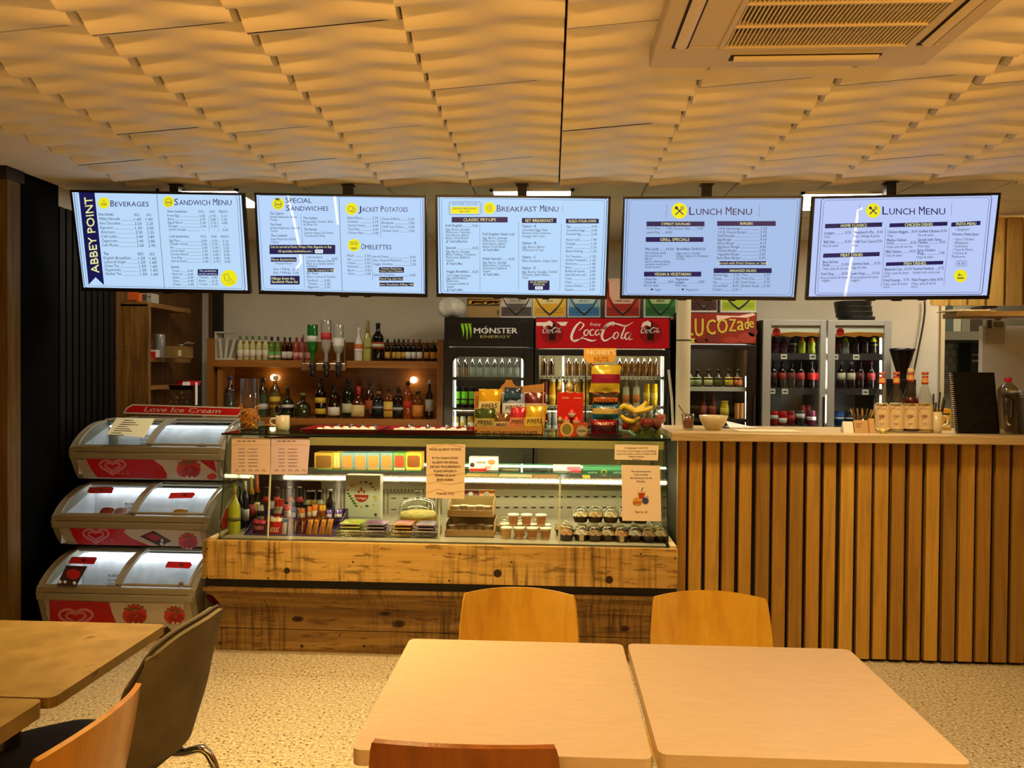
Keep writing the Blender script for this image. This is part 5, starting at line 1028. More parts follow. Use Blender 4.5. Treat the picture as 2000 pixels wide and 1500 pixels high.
crow(832,[(x,'can',c_,None,l_,a_,nm) for x,c_,l_,a_,nm in ((918,'c01c24',('e0d8d8',.4,.7),None,'red and white cola can, first in the cooler can row'),(992,'c81c24',('f0e8e4',.15,.5),None,'red cola can with white lettering band, second in the cooler can row'),(1062,'8a1c20',('b02428',.3,.7),None,'dark red cola can, third in the cooler can row'),(1140,'3a3a3c',('c8c8c8',.5,.8),None,'black and silver cola can in the cooler can row'),(1236,'6a2440',('d8d0d4',.35,.6),None,'purple and white can at the end of the first cooler door'),(1475,'1c4ca0',('2458b0',.2,.8),('e8e8e8',.4,.62),'bright blue cola can behind the second cooler door'),(1567,'101830',('141c38',.2,.8),('d8d8d8',.4,.6),'navy cola can behind the second cooler door'))],1140,1268,(1523,),g='cooler can row')
for k,x in enumerate((1165,1215,1262)): bottle('can',FY(5.92,*CD),x-34,x+34,1092,1200,'8c1c20',None,('c02c2c',.3,.7),'drink_can','red can in the rear row of the cooler, %s of three'%ORD[k],'can','rear cooler cans',P(1523,832,FYF+.06).z)
# ---------------------------------------------------------------- above the fridges
PLASTIC=M('d6d2c2',.35)
fT=FY(5.75,840,540,4.0)
b=MB(); p0=fT.at(*fT.px(165,320)); random.seed(3)
def bagfn(u,v):
    a=2*pi*u; ph=pi*v; r=.105*sin(ph)**.8*(1+.12*sin(5*a+3*v)+.07*sin(11*a+7*v)); return (p0.x+r*cos(a)*.93,p0.y+r*sin(a)*.8,ZT1+.004+.075-.075*cos(ph)*(1+.03*sin(7*a)))
b.grid(bagfn,36,18,0)
for k in range(5): a=k*1.25; b.tube([(p0.x-.01,p0.y,ZT1+.145),(p0.x+.02*cos(a),p0.y+.02*sin(a),ZT1+.17),(p0.x+.035*cos(a),p0.y+.03*sin(a),ZT1+.185)],[.012,.008,.003],6)
b.build('carrier_bag',noisy('c8c4b2','e2dfd0',12.,.35,None,.2),None,label='knotted white plastic bag sitting on the corner of the black fridge',cat='bag')
def bx(f,x0,x1,y0,zb,dep,mats,name,label,cat,prt=None,parent=None,group=None,open_=False):
    a,c=f.px(x0,y0),f.px(x1,y0); Y=f.o.y; b=MB()
    if open_:
        b.box((a[0],Y,zb),(c[0],Y+.004,a[1])); b.box((a[0],Y,zb),(a[0]+.004,Y+dep,a[1])); b.box((c[0]-.004,Y,zb),(c[0],Y+dep,a[1])); b.box((a[0],Y+dep-.004,zb),(c[0],Y+dep,a[1])); b.box((a[0],Y,zb),(c[0],Y+dep,zb+.004))
    else: b.box((a[0],Y,zb),(c[0],Y+dep,a[1]))
    o=b.build(name,mats[:1],parent,label=label,cat=cat,group=group)
    if prt:
        q=MB(); d=Dec(q,f,.001); prt(d); q.build('front_print',mats[1:],o)
    return o
def crisps(dx):
    def pr(d):
        d.poly([(290,230),(540,232),(540,176),(290,172)],0)
        for k in range(12): x=300+k*20; d.poly([(x,215+8*sin(k)),(x+44,205+9*cos(k*2)),(x+38,182),(x+6,190)],1+k%2,1)
        d.rect(524,262,536,300,3,1)
    return pr
bx(fT,285,545,150,ZT1,.16,[M('a8864c',.6),M('4a3c14',.5),M('d8a828',.4),M('b87c1c',.4),M('3a2c18',.5)],'snack_box','brown cardboard box printed with golden crisps beside the white bag','box',crisps(0))
def shield(x0,x1,txt,mid,top=28,y1=318):
    w=x1-x0; m=(x0+x1)/2
    def pr(d):
        d.rect(x0+8,top+6,x1-8,y1-70 if mid else y1-8,1); d.rect(x0+8,y1-80,x1-8,y1-8,2,1)
        V_=[(x0+w*.06,top+4),(x0+w*.08,y1-150),(x0+w*.2,y1-95),(x0+w*.36,y1-48),(m,y1-18),(x1-w*.36,y1-48),(x1-w*.2,y1-95),(x1-w*.08,y1-150),(x1-w*.06,top+4)]
        d.stroke([(p[0],p[1],w*(.02+.05*(1-abs(p[0]-m)/(w/2)))) for p in V_],6,3,3)
        d.poly([(p[0]*.9+m*.1,p[1]-16) for p in V_],0,2); d.poly([(x0+w*.2,y1-105),(x0+w*.36,y1-66),(m,y1-38),(x1-w*.36,y1-66),(x1-w*.2,y1-105)],2,3)
        if txt:
            for i,t_ in enumerate(txt): d.text(t_,m,y1-120-(len(txt)-1-i)*22,13,3,len(t_)*9.5,'C',.02,5)
        for k in range(3): d.stroke([(x0+24,y1-64+k*14),(x1-24,y1-64+k*14)],2.5,3,2)
    return pr
for x0,x1,c,lb,tx in ((548,800,('c4bcae','d8d2c4','5a4c40','241c18'),'grey and brown crisp box with pointed shield front, first on the fridges',('BLACK PEPPER','& SEA SALT')),(804,1064,('e8d890','f0c418','e8b010','2a2008'),'yellow crisp box with pointed shield front on the cola fridge',('BACON',)),(1074,1332,('c4dcd8','90bcc8','3c7cb0','1a2430'),'blue crisp box with pointed shield front reading sea salt',('SEA SALT',)),(1370,1640,('ecc4a8','d83c20','b02c18','30100a'),'red crisp box with pointed shield front reading sweet chilli',('SWEET CHILLI',)),(1674,1925,('b8cc90','3c8a3c','2c6a2c','142810'),'green crisp box with pointed shield front next to the white pipe',('VINEGAR',))):
    f=FY(5.75+.02*(x0%3),840,540,4.0); bx(f,x0,x1,28,ZT2 if x0>800 else ZT1,.14,[M('d8d0c0',.6)]+[M(h,.5) for h in c],'crisp_box',lb,'box',shield(x0,x1,tx,True),group='crisp boxes on the fridges')
for x0,x1,c,lb in ((205,442,('e8dcd4','5a2420','4a1c18','1c0c0a'),'maroon crisp box on the fridge with the fruity header'),(470,772,('eef0a0','b8d018','a8c010','1c1c08'),'lime green crisp box on the fridge with the fruity header')):
    f=FY(5.75,1300,540,2000/460); bx(f,x0,x1,20,ZT3,.14,[M('dcd4c4',.6)]+[M(h,.5) for h in c],'crisp_box',lb,'box',shield(x0,x1,None,False,20,295),group='crisp boxes on the fridges')
fP=FY(5.75,1640,540,1636/360)
for k,(x0,x1,y1) in enumerate(((30,352,378),(10,330,345),(2,325,300),(-6,318,262))):
    a,c=fP.px(x0,y1)[0],fP.px(x1,y1)[0]; r=(c-a)/2; zb=ZT4+k*.038; b=MB()
    b.lathe([(r*.955,0),(r*.97,.003),(r*.985,.033),(r,.0375),(r*.97,.0375),(r*.94,.008),(.0001,.006)],((a+c)/2,5.84,zb),28); b.build('baking_pan',M('191813',.4),None,label='round black pan, %s of the stack on the grey cooler'%('lowest','second from the bottom','third from the bottom','topmost')[k],cat='pan',group='black pans on the cooler')
p=P(1333,832,5.25); w=P(1347,832,5.25).x-p.x
b=MB(); b.cyl((p.x,5.25,0),(p.x,5.25,CEIL),w,20); zc_=P(1333,665,5.25).z; o=b.build('service_pipe',M('d8c9a0',.45),None,label='thick cream white pipe rising between the red fridges',cat='pipe')
MB().lathe([(w*1.01,zc_-.006),(w*1.05,zc_-.004),(w*1.05,zc_+.004),(w*1.01,zc_+.006)],(p.x,5.25,0),20).build('joint_ring',M('4a3c24',.6),o)
b=MB(); a=P(1306,722,5.3);c=P(1318,832,5.3); b.tube([a,(a+c)/2,V((c.x,5.3,.9))],.009,8); b.build('thin_pipe',M('d8d0b8',.4),None,label='thin white tube leaning beside the thick pipe',cat='pipe')
b=MB(); pts=[P(x,y,6.17) for x,y in ((1806,588),(1806,610),(1801,645),(1793,685),(1787,715),(1783,735))]; b.tube(smooth_pts([tuple(q) for q in pts],4),.007,6); b.build('cable',M('2a2218',.6),None,label='thin dark cable hanging down the wall from the end screen',cat='cable')
# ---------------------------------------------------------------- kitchen side
fK=FY(5.2,1640,540,1636/360)
pel=wood(('b08c44','d0ac60','e4c67c'),'z',2.,.5,.6,0,.3); b=MB(); zt_,zb_=CEIL-.02,P(1900,597,5.2).z
x=P(1822,590,5.2).x; k=0
while x<3.9: b.box((x,5.2,zb_),(x+.095,5.22,zt_)); x+=.118; k+=1
b.box((P(1822,590,5.2).x,5.225,zb_+.01),(3.9,5.24,zt_))
b.build('pelmet_boards',pel,None,label='vertical light wood boards hanging over the kitchen opening',cat='panelling')
a=P(1845,622,5.7); b=MB(); b.box((a.x,5.45,a.z-.0),(3.9,5.73,a.z+.035)); b.build('wall_shelf',wood(('7a5a28','a07a3c','b89454'),'x',2.,.5,0,0,.2),None,label='long wooden shelf under the boards over the kitchen opening',cat='shelf'); ZS=a.z+.035
b=MB(); p=P(1886,604,5.6)
for k in range(7): T=Matrix.Translation((p.x-.11+.035*k,5.6,ZS+.003+.004*(k%3)))@Matrix.Rotation(radians(-8+5*(k%4)),4,'Z'); b.box((-.06,-.08,0),(.06,.08,.005+.004*(k%2)),0,T)
b.build('paper_pile',M('e0d8b4',.7),None,label='untidy pile of white paper on the kitchen shelf',cat='paper')
bx(fK,1262,1400,262,ZS,.14,[M('1a1712',.4)],'black_tray','flat black tray at the end of the kitchen shelf','tray')
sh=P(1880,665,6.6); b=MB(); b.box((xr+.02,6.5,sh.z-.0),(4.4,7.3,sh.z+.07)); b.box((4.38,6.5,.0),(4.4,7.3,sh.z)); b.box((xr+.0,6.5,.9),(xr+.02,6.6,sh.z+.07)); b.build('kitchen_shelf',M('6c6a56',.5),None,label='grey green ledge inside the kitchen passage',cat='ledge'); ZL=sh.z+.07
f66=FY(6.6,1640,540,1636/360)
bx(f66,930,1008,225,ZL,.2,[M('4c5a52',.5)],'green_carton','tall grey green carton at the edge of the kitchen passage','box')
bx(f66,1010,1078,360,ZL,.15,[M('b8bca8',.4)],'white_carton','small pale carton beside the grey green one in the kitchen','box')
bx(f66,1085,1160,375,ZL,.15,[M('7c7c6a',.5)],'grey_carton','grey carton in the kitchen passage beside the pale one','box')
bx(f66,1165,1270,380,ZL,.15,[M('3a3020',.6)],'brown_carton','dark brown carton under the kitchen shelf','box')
PZT=P(1950,636,5.75).z
t=bx(FY(5.74,1640,540,1636/360),1300,1470,362,PZT-.13,.01,[M('c8c4b0',.5),M('5a5648',.5),M('8c8874',.5)],'notice_card','white printed card fixed at the top of the pale partition','notice',lambda d:(d.rect(1312,385,1350,460,0),d.rect(1375,372,1430,386,0),d.rect(1365,400,1455,450,1)))
bx(FY(7.0,1640,540,1636/360),1165,1268,585,.9,.2,[M('17150f',.4),M('b0a894',.5)],'kitchen_machine','dark kitchen appliance deep in the passage','appliance',lambda d:(d.rect(1175,690,1265,700,0),d.rect(1175,740,1265,760,0)))
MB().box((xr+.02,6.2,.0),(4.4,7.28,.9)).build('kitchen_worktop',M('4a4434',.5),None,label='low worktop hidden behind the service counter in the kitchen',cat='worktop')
# back counter behind the service counter, with the coffee grinder
MB().box((P(1745,800,5.35).x,5.3,0),(3.6,5.7,.98)).build('back_counter',M('3a2a18',.5),None,label='low dark back counter behind the coffee grinder',cat='counter')
p=P(1760,800,5.45); t=thing('coffee_grinder','black coffee grinder with funnel hopper beside the grey cooler','grinder',(p.x,5.45,.98))
zt=P(1760,682,5.45).z; zm=P(1760,728,5.45).z; ze=P(1760,740,5.45).z
b=MB(); b.lathe([(.03,ze),(.035,zm),(.078,zt-.012)],(p.x,5.45,0),20); b.build('hopper',M('1c120a',.12),t)
b=MB(); b.lathe([(.082,zt-.012),(.082,zt+.004),(.078,zt+.006)],(p.x,5.45,0),20); b.build('hopper_lid',M('110d0a',.3),t)
b=MB(); b.box((p.x-.07,5.38,.98),(p.x+.07,5.54,ze)); b.build('grinder_body',M('16110d',.35),t,bev=.01)
# ---------------------------------------------------------------- on the service counter
CS=(1640,540,1636/360); fS=FY(4.12,*CS); fS2=FY(4.2,1300,540,2000/460)
CT_=CT
def glyphs(o,f,fn,mats,name='label_print'):
    q=MB(); fn(Dec(q,f,.0)); q.build(name,mats,o)
for k,(x0,x1,y0,liq,nm) in enumerate(((308,432,852,'d8d4a8','clear syrup bottle, first of the row nearest the wooden stirrers'),(444,552,850,'dcd8b0','clear syrup bottle, second of the row on the counter'),(556,692,822,'4a0c0c','dark red syrup bottle with cream stopper on the counter'),(690,812,850,'e0c860','pale yellow syrup bottle beside the white mug'))):
    cx,_=fS.px((x0+x1)/2,1350); r=.040; top=fS.px((x0+x1)/2,y0)[1]; h=top-CT_; o=(cx,4.12,CT_); b=MB()
    b.lathe([(r*.9,0),(r,.006),(r,h*.48),(r*.93,h*.55),(r*.5,h*.72),(r*.34,h*.78),(r*.30,h*.97)],o,18)
    B=b.build('syrup_bottle',[glass('f4f2ec',.12,.03)],None,label=nm,cat='bottle',group='syrup bottles on the counter')
    lv=.50 if liq=='4a0c0c' else .44
    MB().lathe([(r*.86,.006),(r*.95,.01),(r*.95,h*lv),(r*.7,h*(lv+.05))],o,16).build('syrup',M(liq,.15),B)
    lb=MB(); n=8; lr=r*1.02
    vs=[(o[0]+lr*sin(a),o[1]-lr*cos(a),z) for z in (CT_+h*.06,CT_+h*.46) for a in [radians(-72+144*i/n) for i in range(n+1)]]
    lb.add(vs,[(i,i+1,n+2+i,n+1+i) for i in range(n)],0,True); L_=lb.build('label',M('dcc498',.6),B)
    fL=FY(4.12-lr*1.001,*CS); xm=(x0+x1)/2
    def pr(d):
        d.text('MONIN',xm,1150,22,0,90,'C',.03,1); d.stroke([(xm-40,1175),(xm+40,1175)],3,1,1)
        for j in range(7): a=j*.9+k; d.stroke([(xm+8*cos(a),1240+6*sin(a)),(xm+36*cos(a),1240+22*sin(a),2)],8,(2 if k!=1 else 3),2)
        d.text('SYRUP',xm,1312,10,1,44,'C',.02,1)
    glyphs(L_,fL,pr,[M('4a2c1c',.6),M('8c6c44',.6),M('7a3420',.5),M('8a9a50',.5)])
    nb=MB(); nb.lathe([(r*.40,h*.80),(r*.42,h*.80,0),(r*.42,h*.83,0),(r*.40,h*.84,1),(r*.37,h*.91,1),(r*.39,h*.92,0),(r*.39,h*.935,0),(r*.3,h*.935,0)],o,14); nb.build('neck_band',[M('b0281c',.4),M('d8a060',.5)],B)
    cp=MB(); cp.lathe([(r*.34,h*.955),(r*.42,h*.96),(r*.42,h),(r*.38,h+.002)] if k!=2 else [(r*.3,h*.94),(r*.36,h*.95),(r*.44,h*.97),(r*.34,h+.004)],o,14); cp.build('cap',M('c06048' if k!=2 else 'dcc89c',.4),B)
def mug(x,y0,w,name,label,Y,ct,col='ddd0a8',hs=1,hd=1):
    p=P(x,y0,Y); r=w/2*Y/1500; h=p.z-ct; o=(p.x,Y,ct); b=MB()
    b.lathe([(r*.8,0),(r*.95,.006),(r,.02),(r,h),(r*.94,h),(r*.92,.01),(.0001,.008)],o,24); B=b.build(name,[M(col,.25,coat=.3)],None,label=label,cat='mug',group='white mugs')
    c=MB(); c.tube(smooth_pts([(p.x+hd*r*.95,Y-.0,ct+h*.78),(p.x+hd*(r+.026),Y,ct+h*.74),(p.x+hd*(r+.03),Y,ct+h*.45),(p.x+hd*r*.95,Y,ct+h*.26)],5),.006,8); c.build('handle',M(col,.25,coat=.3),B); return p,r,h
p,r,h=mug(1829,804,19*1.05,'mug','white mug holding black straws beside the syrup bottles',4.12,CT_)
random.seed(5)
for k in range(9):
    a=2*pi*k/9+.3; q=MB(); x0,y0=p.x+r*.55*cos(a),4.12+r*.55*sin(a); q.tube([(x0-.2*r*cos(a),y0,CT_+.012),(x0+r*(.5*cos(a)+.45),y0+r*.3*sin(a),CT_+h+.075+.03*sin(k*2.3))],.0042,6); q.build('drinking_straw',M('3a352c',.5),None,label='black straw standing in the white mug on the counter, one of the bunch',cat='straw',group='black straws in the mug')
# stirrers in a small tub
p=P(1690,812,4.1); b=MB(); o=(p.x,4.14,CT_); h=p.z-CT_
b.lathe([(.04,0),(.044,h),(.041,h),(.038,.004),(.0001,.004)],o,18); b.build('stirrer_tub',[glass('dccca8',.12,.06)],None,label='small clear tub holding wooden stirrers and sachets on the counter',cat='tub')
for k in range(14):
    a=2*pi*k/14; rr=.028; T=Matrix.Translation((p.x+rr*cos(a)*.7,4.14+rr*sin(a)*.6,CT_+.006))@Matrix.Rotation(radians(20*cos(a)),4,'Y')@Matrix.Rotation(radians(-10*sin(a)),4,'X'); q=MB(); q.box((-.0035,-.001,0),(.0035,.001,h+.03+.012*sin(k*3.1)),0,T); q.build('wooden_stirrer',M(('8a6a3c','b08c54','5c4424')[k%3],.6),None,label='wooden stirrer standing in the clear tub, one of the bunch',cat='stirrer',group='wooden stirrers in the tub')
def card(f,x0,x1,y0,label,col,pr=None,mats=(),name='sign_card',tilt=.02):
    a,c=f.px(x0,y0),f.px(x1,y0); Y=f.o.y; z=a[1]; b=MB(); b.prism([(a[0],Y,CT_),(a[0],Y+.05,CT_),(a[0],Y+tilt,z)],[(c[0],Y,CT_),(c[0],Y+.05,CT_),(c[0],Y+tilt,z)]); o=b.build(name,M(col,.6),None,label=label,cat='card')
    if pr: q=MB(); d=Dec(q,Fr((0,Y,CT_),(1,0,0),V((0,tilt,z-CT_)),f.view),.001); pr(d); q.build('card_print',mats,o)
fC=FY(4.02,*CS)
card(fC,38,128,1288,'plain white folded card on the service counter','e0dcd0')
card(fC,136,262,1276,'kraft folded card with small print beside the white card','b8925c',lambda d:(d.text('THANK YOU',170,1312,8,0,60,'C',.02),d.stroke([(146,1326),(188,1326)],3,0),d.stroke([(146,1336),(184,1336)],3,0)),[M('4a3420',.6)])
card(fC,268,318,1262,'narrow kraft folded card next to the syrup bottles','c09860')
b=MB(); p=P(1724,832,4.0)
b.lathe([(.012,0),(.016,.008),(.02,.022),(.017,.022),(.012,.01),(.0001,.006)],(p.x,4.0,CT_),10)
for k in range(5): a=2*pi*k/5; b.tube([(p.x+.014*cos(a),4.0+.014*sin(a),CT_+.016),(p.x+.034*cos(a),4.0+.03*sin(a),CT_+.026)],[.008,.002],6)
b.build('star_dish',M('e4d68c',.35),None,label='tiny star shaped cream dish in front of the first syrup bottle',cat='dish')
bx(FY(4.3,*CS),888,992,1176,CT_,.12,[M('dca41c',.5),M('2a2a2a',.5),M('e8dcc0',.5)],'yellow_box','yellow box behind the mug of straws on the counter','box',lambda d:(d.rect(905,1215,980,1228,0),d.disc(955,1290,24,0,1),d.disc(950,1282,10,1,2),d.rect(900,1320,985,1340,1)))
# spiral-bound black menu
t=thing('menu_book','black spiral bound menu standing on the service counter','menu',(P(1902,832,4.08).x,4.08,CT_)); fM=FY(4.08,*CS)
a=fM.px(1016,1342); c=fM.px(1412,852); b=MB(); b.prism([(a[0],4.06,CT_),(c[0],4.06,CT_),(c[0],4.12,c[1]),(a[0],4.12,c[1])],[(a[0],4.066,CT_),(c[0],4.066,CT_),(c[0],4.126,c[1]),(a[0],4.126,c[1])]); b.build('cover',noisy('0e0c09','16130e',30.,.75,spec=.15),t)
b=MB(); b.prism([(a[0]+.006,4.068,CT_),(c[0]-.004,4.068,CT_),(c[0]-.004,4.128,c[1]-.004),(a[0]+.006,4.128,c[1]-.004)],[(a[0]+.006,4.08,CT_),(c[0]-.004,4.08,CT_),(c[0]-.004,4.14,c[1]-.004),(a[0]+.006,4.14,c[1]-.004)]); b.build('pages',M('d8ccb0',.7),t)
b=MB()
for k in range(30):
    z=CT_+.008+(c[1]-CT_-.016)*k/29; y=4.062+.06*k/29; b.tube([(a[0]+.008,y-.004,z),(a[0]-.006,y-.002,z),(a[0]-.008,y+.008,z),(a[0]+.006,y+.016,z)],.0016,5)
b.build('spiral',M('cfc8b8',.2,.9),t)
# swing-top water bottle and grey tub
x0,x1=1335,1498; cx=fS.px(1416,1350)[0]; h=fS.px(1416,915)[1]-CT_; r=.047; o=(cx,4.05,CT_); b=MB()
b.lathe([(r*.9,0),(r*.98,.006),(r*.98,.03),(r*.92,.04),(r*.96,.05),(r,h*.78),(r*.96,h*.83),(r*.5,h*.93),(r*.30,h*.95),(r*.3,h)],o,24); B=b.build('water_bottle',[glass('d0c4ac',.16,.03)],None,label='large clear glass bottle with red cap in front of the black menu',cat='bottle')
MB().lathe([(r*.34,h*.955),(r*.36,h+.008),(r*.3,h+.012)],o,16).build('cap',M('b8202c',.35),B)
cx=P(2004,832,4.1).x; h=P(1990,772,4.1).z-CT_; b=MB(); b.lathe([(.075,0),(.085,.004),(.095,h*.9),(.099,h),(.094,h),(.088,h*.9),(.078,.008),(.0001,.008)],(cx,4.12,CT_),28); B=b.build('storage_tub',M('474d5c',.3),None,label='grey blue plastic tub cut off by the frame beside the glass bottle',cat='tub')
MB().lathe([(.1,h-.003),(.102,h+.004),(.085,h+.022),(.0001,h+.026)],(cx,4.12,CT_),28).build('tub_lid',M('5a6068',.25),B)
# bowl, glass pot and papers at the other end
fW=FY(4.12,1300,540,2000/460); cx=fW.px(405,1278)[0]; h=fW.px(405,1180)[1]-CT_; r=(fW.px(528,1180)[0]-fW.px(284,1180)[0])/2; o=(cx,4.12,CT_)
b=MB(); b.lathe([(r*.45,0),(r*.5,.002),(r*.72,h*.3),(r*.9,h*.65),(r,h),(r*.96,h),(r*.86,h*.65),(r*.68,h*.32),(.0001,h*.12)],o,32); b.build('serving_bowl',M('cabb90',.3,coat=.3),None,label='round cream bowl on the service counter near the pipe',cat='bowl')
cx=fW.px(190,1265)[0]; h=fW.px(190,1165)[1]-CT_; o=(cx,4.12,CT_); b=MB(); b.lathe([(.022,0),(.028,.004),(.034,h),(.031,h),(.026,.008),(.0001,.008)],o,20); b.build('glass_pot',[glass('e8e4d8',.14,.02)],None,label='small glass pot with a spoon at the end of the service counter',cat='glass')
MB().lathe([(.02,.008),(.026,.03),(.018,h*.7),(.0001,h*.75)],o,14).build('red_sauce',M('b05a48',.4),None,label='red and white sachets inside the small glass pot',cat='sachets')
b=MB(); b.tube([(cx+.008,4.12,CT_+.02),(cx-.02,4.115,CT_+h),(cx-.052,4.11,CT_+h+.045)],[.004,.0025,.003],6); b.build('spoon',M('5a4630',.4),None,label='dark spoon leaning out of the small glass pot',cat='spoon')
for k,(x0,x1,y,col,lb) in enumerate(((520,590,1245,'1a1712','small black card holder behind the papers'),(590,845,1240,'d8d8d4','folded white menu sheets behind the cream bowl'))):
    a,c=fW.px(x0,y),fW.px(x1,y); b=MB(); b.prism([(a[0],4.25,CT_+.002),(c[0],4.25,CT_+.002),(c[0]-.02,4.34,CT_+.002+.0),(a[0],4.34,CT_+.03)],[(a[0],4.25,CT_+.006),(c[0],4.25,CT_+.006),(c[0]-.02,4.34,CT_+.006),(a[0],4.34,CT_+.036)]); b.build('card_holder' if k==0 else 'menu_sheet',M(col,.6),None,label=lb,cat='card holder' if k==0 else 'paper')
a,c=fW.px(600,1290),fW.px(1070,1290); b=MB(); T=Matrix.Translation(((a[0]+c[0])/2,4.08,CT_+.0015))@Matrix.Rotation(radians(3),4,'Z'); b.box((-.16,-.07,0),(.16,.07,.002),0,T); b.build('paper_sheet',M('dcd0a8',.6),None,label='flat pale paper sheet lying by the counter edge',cat='paper')
# ---------------------------------------------------------------- on top of the display counter
GT=GTOP; CE=(840,540,4.0)
fG=FY(4.12,*CA); cx=fG.px(362,1180)[0]; w=(fG.px(436,1180)[0]-fG.px(290,1180)[0])/2; h=fG.px(362,748)[1]-GT
b=MB(); T=Matrix.Translation((cx,4.12,GT))
b.lathe([(w*.98,0),(w,.004),(w,h),(w*.95,h),(w*.95,.01),(.0001,.008)],n=20,T=T); B=b.build('dispenser_jar',[glass('faf8f2',.08,.02)],None,label='tall clear cylinder jar half full of orange pasta on the display counter',cat='jar')
b=MB(); b.lathe([(w*.9,.01),(w*.93,.02),(w*.93,h*.41),(.0001,h*.43)],n=20,T=T); b.build('pasta_fill',noisy('a8641c','e0a040',70.,.5,'c07a24',.6),B)
b=MB()
for k in range(60):
    a=k*2.399; z=.02+(h*.40)*((k*7)%60)/60; T2=Matrix.Translation((cx+w*.90*cos(a),4.12+w*.90*sin(a),GT+z))@Matrix.Rotation(k*1.7,4,'Y')@Matrix.Rotation(k*.9,4,'X'); b.lathe([(.004,-.012),(.0045,0),(.004,.012)],n=6,T=T2)
o=b.build('pasta_pieces',M('d89438',.5),B); o['kind']='stuff'
p,r,h=mug(634/4.1667+400,560+1048/4.1667,27,'mug','white mug with a dark spoon in it on the display counter',4.12,GT,hd=-1)
b=MB(); b.tube([(p.x-.01,4.12,GT+.02),(p.x-.018,4.115,GT+h+.02)],.004,8); b.sphere((p.x-.022,4.112,GT+h+.035),.019,12,0,(1,.6,1.25)); b.build('spoon',M('14120f',.25),None,label='round black spoon standing in the white mug by the pasta jar',cat='spoon')
# two red trays of upturned cups and cutlery
def tray(x0,x1,y,label,dy):
    fR=FY(4.05,*CA); a,c=fR.px(x0,y)[0],fR.px(x1,y)[0]; t=thing('serving_tray',label,'tray',((a+c)/2,4.05+dy,GT),'red serving trays'); m=M('8c0e1c',.25)
    b=MB(); y0,y1=3.93+dy,4.21+dy; b.box((a+.02,y0+.02,GT),(c-.02,y1-.02,GT+.004)); b.build('tray_base',m,t)
    b=MB(); A_=[(a+.02,y0+.02,GT+.002),(c-.02,y0+.02,GT+.002),(c-.02,y1-.02,GT+.002),(a+.02,y1-.02,GT+.002)]; B_=[(a,y0,GT+.024),(c,y0,GT+.024),(c,y1,GT+.024),(a,y1,GT+.024)]; C_=[(p[0]+(-.004 if p[0]<(a+c)/2 else .004),p[1]+(-.004 if p[1]<4.07+dy else .004),p[2]) for p in B_]
    b.add(A_+B_+C_,[(i,(i+1)%4,4+(i+1)%4,4+i) for i in range(4)]+[(4+i,4+(i+1)%4,8+(i+1)%4,8+i) for i in range(4)]+[(i,8-8+i,8+i,8+(i+1)%4) for i in ()],0); b.build('tray_rim',m,t,bev=0); return a,c
random.seed(11)
for n_,(x0,x1,y,lb,dy,wd) in enumerate(((835,1452,1215,'red serving tray holding cups and cutlery, nearer the white mug',0,'mug-side'),(1440,2215,1222,'red serving tray holding cups and cutlery, nearer the crisps box',.012,'crisps-side'))):
    a,c=tray(x0,x1,y,lb,dy)
    k=0; nx=6 if n_==0 else 7
    for j in range(2):
        for i in range(nx):
            X=a+.06+(c-a-.12)*(i+.5)/nx+.01*j; Yy=4.0+.09*j+dy+.01*((i*7)%3); 
            q=MB(); q.lathe([(.022,0),(.020,.004),(.016,.018),(.011,.022),(.0001,.023)],(X,Yy,GT+.0045),12); o=q.build('portion_cup',M('e8e4d4',.3),None,label='small upturned white cup on the %s red tray, %s row'%(wd,('front','rear')[j]),cat='cup',group='cups on the %s red tray'%wd)
    for i in range(4):
        X=a+.10+(c-a-.2)*i/3; q=MB(); T=Matrix.Translation((X,4.13+dy,GT+.032))@Matrix.Rotation(radians(12*(i-1.5)),4,'Z'); q.box((-.06,-.004,-.0265),(.05,.004,-.0235),0,T); q.sphere((.062,0,-.0225),.014,10,0,(1.3,.7,.3),T); q.build('teaspoon',M('b8b0a0',.2,.9),None,label='steel teaspoon lying among the cups on the %s red tray'%wd,cat='spoon',group='spoons on the %s red tray'%wd)
        q=MB(); q.lathe([(.014,0),(.018,.03),(.0165,.03),(.013,.003),(.0001,.003)],(X+.03,4.165+dy,GT+.0045),12); q.build('shot_glass',[glass('e8e8e0',.2,.03)],None,label='little clear glass at the back of the %s red tray'%wd,cat='glass',group='glasses on the %s red tray'%wd)
# crisps in their cardboard display
fQ=FY(4.02,*CE); a,c=fQ.px(338,1240),fQ.px(882,1240); zt=fQ.px(338,1172)[1]
t=thing('crisp_display_box','open cardboard display box of crisp packets on the glass counter top','box',((a[0]+c[0])/2,4.1,GT)); kraft=M('b8823c',.65); kd=M('8a5c28',.7)
MB().box((a[0],4.02,GT),(c[0],4.024,zt)).build('front_panel',kraft,t)
q=MB(); d=Dec(q,fQ,.001); d.text('CRISPS AS THEY SHOULD TASTE',612,1230,22,0,452,'C',.02); q.build('front_print',[M('2c1c0c',.6)],t)
b=MB(); zr=fQ.px(870,850)[1]+.01
b.prism([(c[0],4.02,GT),(c[0],4.2,GT),(c[0],4.2,zr),(c[0],4.02,zt+.03)],[(c[0]-.004,4.02,GT),(c[0]-.004,4.2,GT),(c[0]-.004,4.2,zr),(c[0]-.004,4.02,zt+.03)]); b.prism([(a[0],4.02,GT),(a[0],4.2,GT),(a[0],4.2,zt+.06),(a[0],4.02,zt)],[(a[0]+.004,4.02,GT),(a[0]+.004,4.2,GT),(a[0]+.004,4.2,zt+.06),(a[0]+.004,4.02,zt)]); b.build('side_panel',kraft,t)
fQ2=FY(4.205,*CE); pts=[(345,1180),(880,1180),(890,838),(700,858),(672,858),(648,832),(640,808),(592,808),(584,832),(560,852),(540,885),(345,900)]
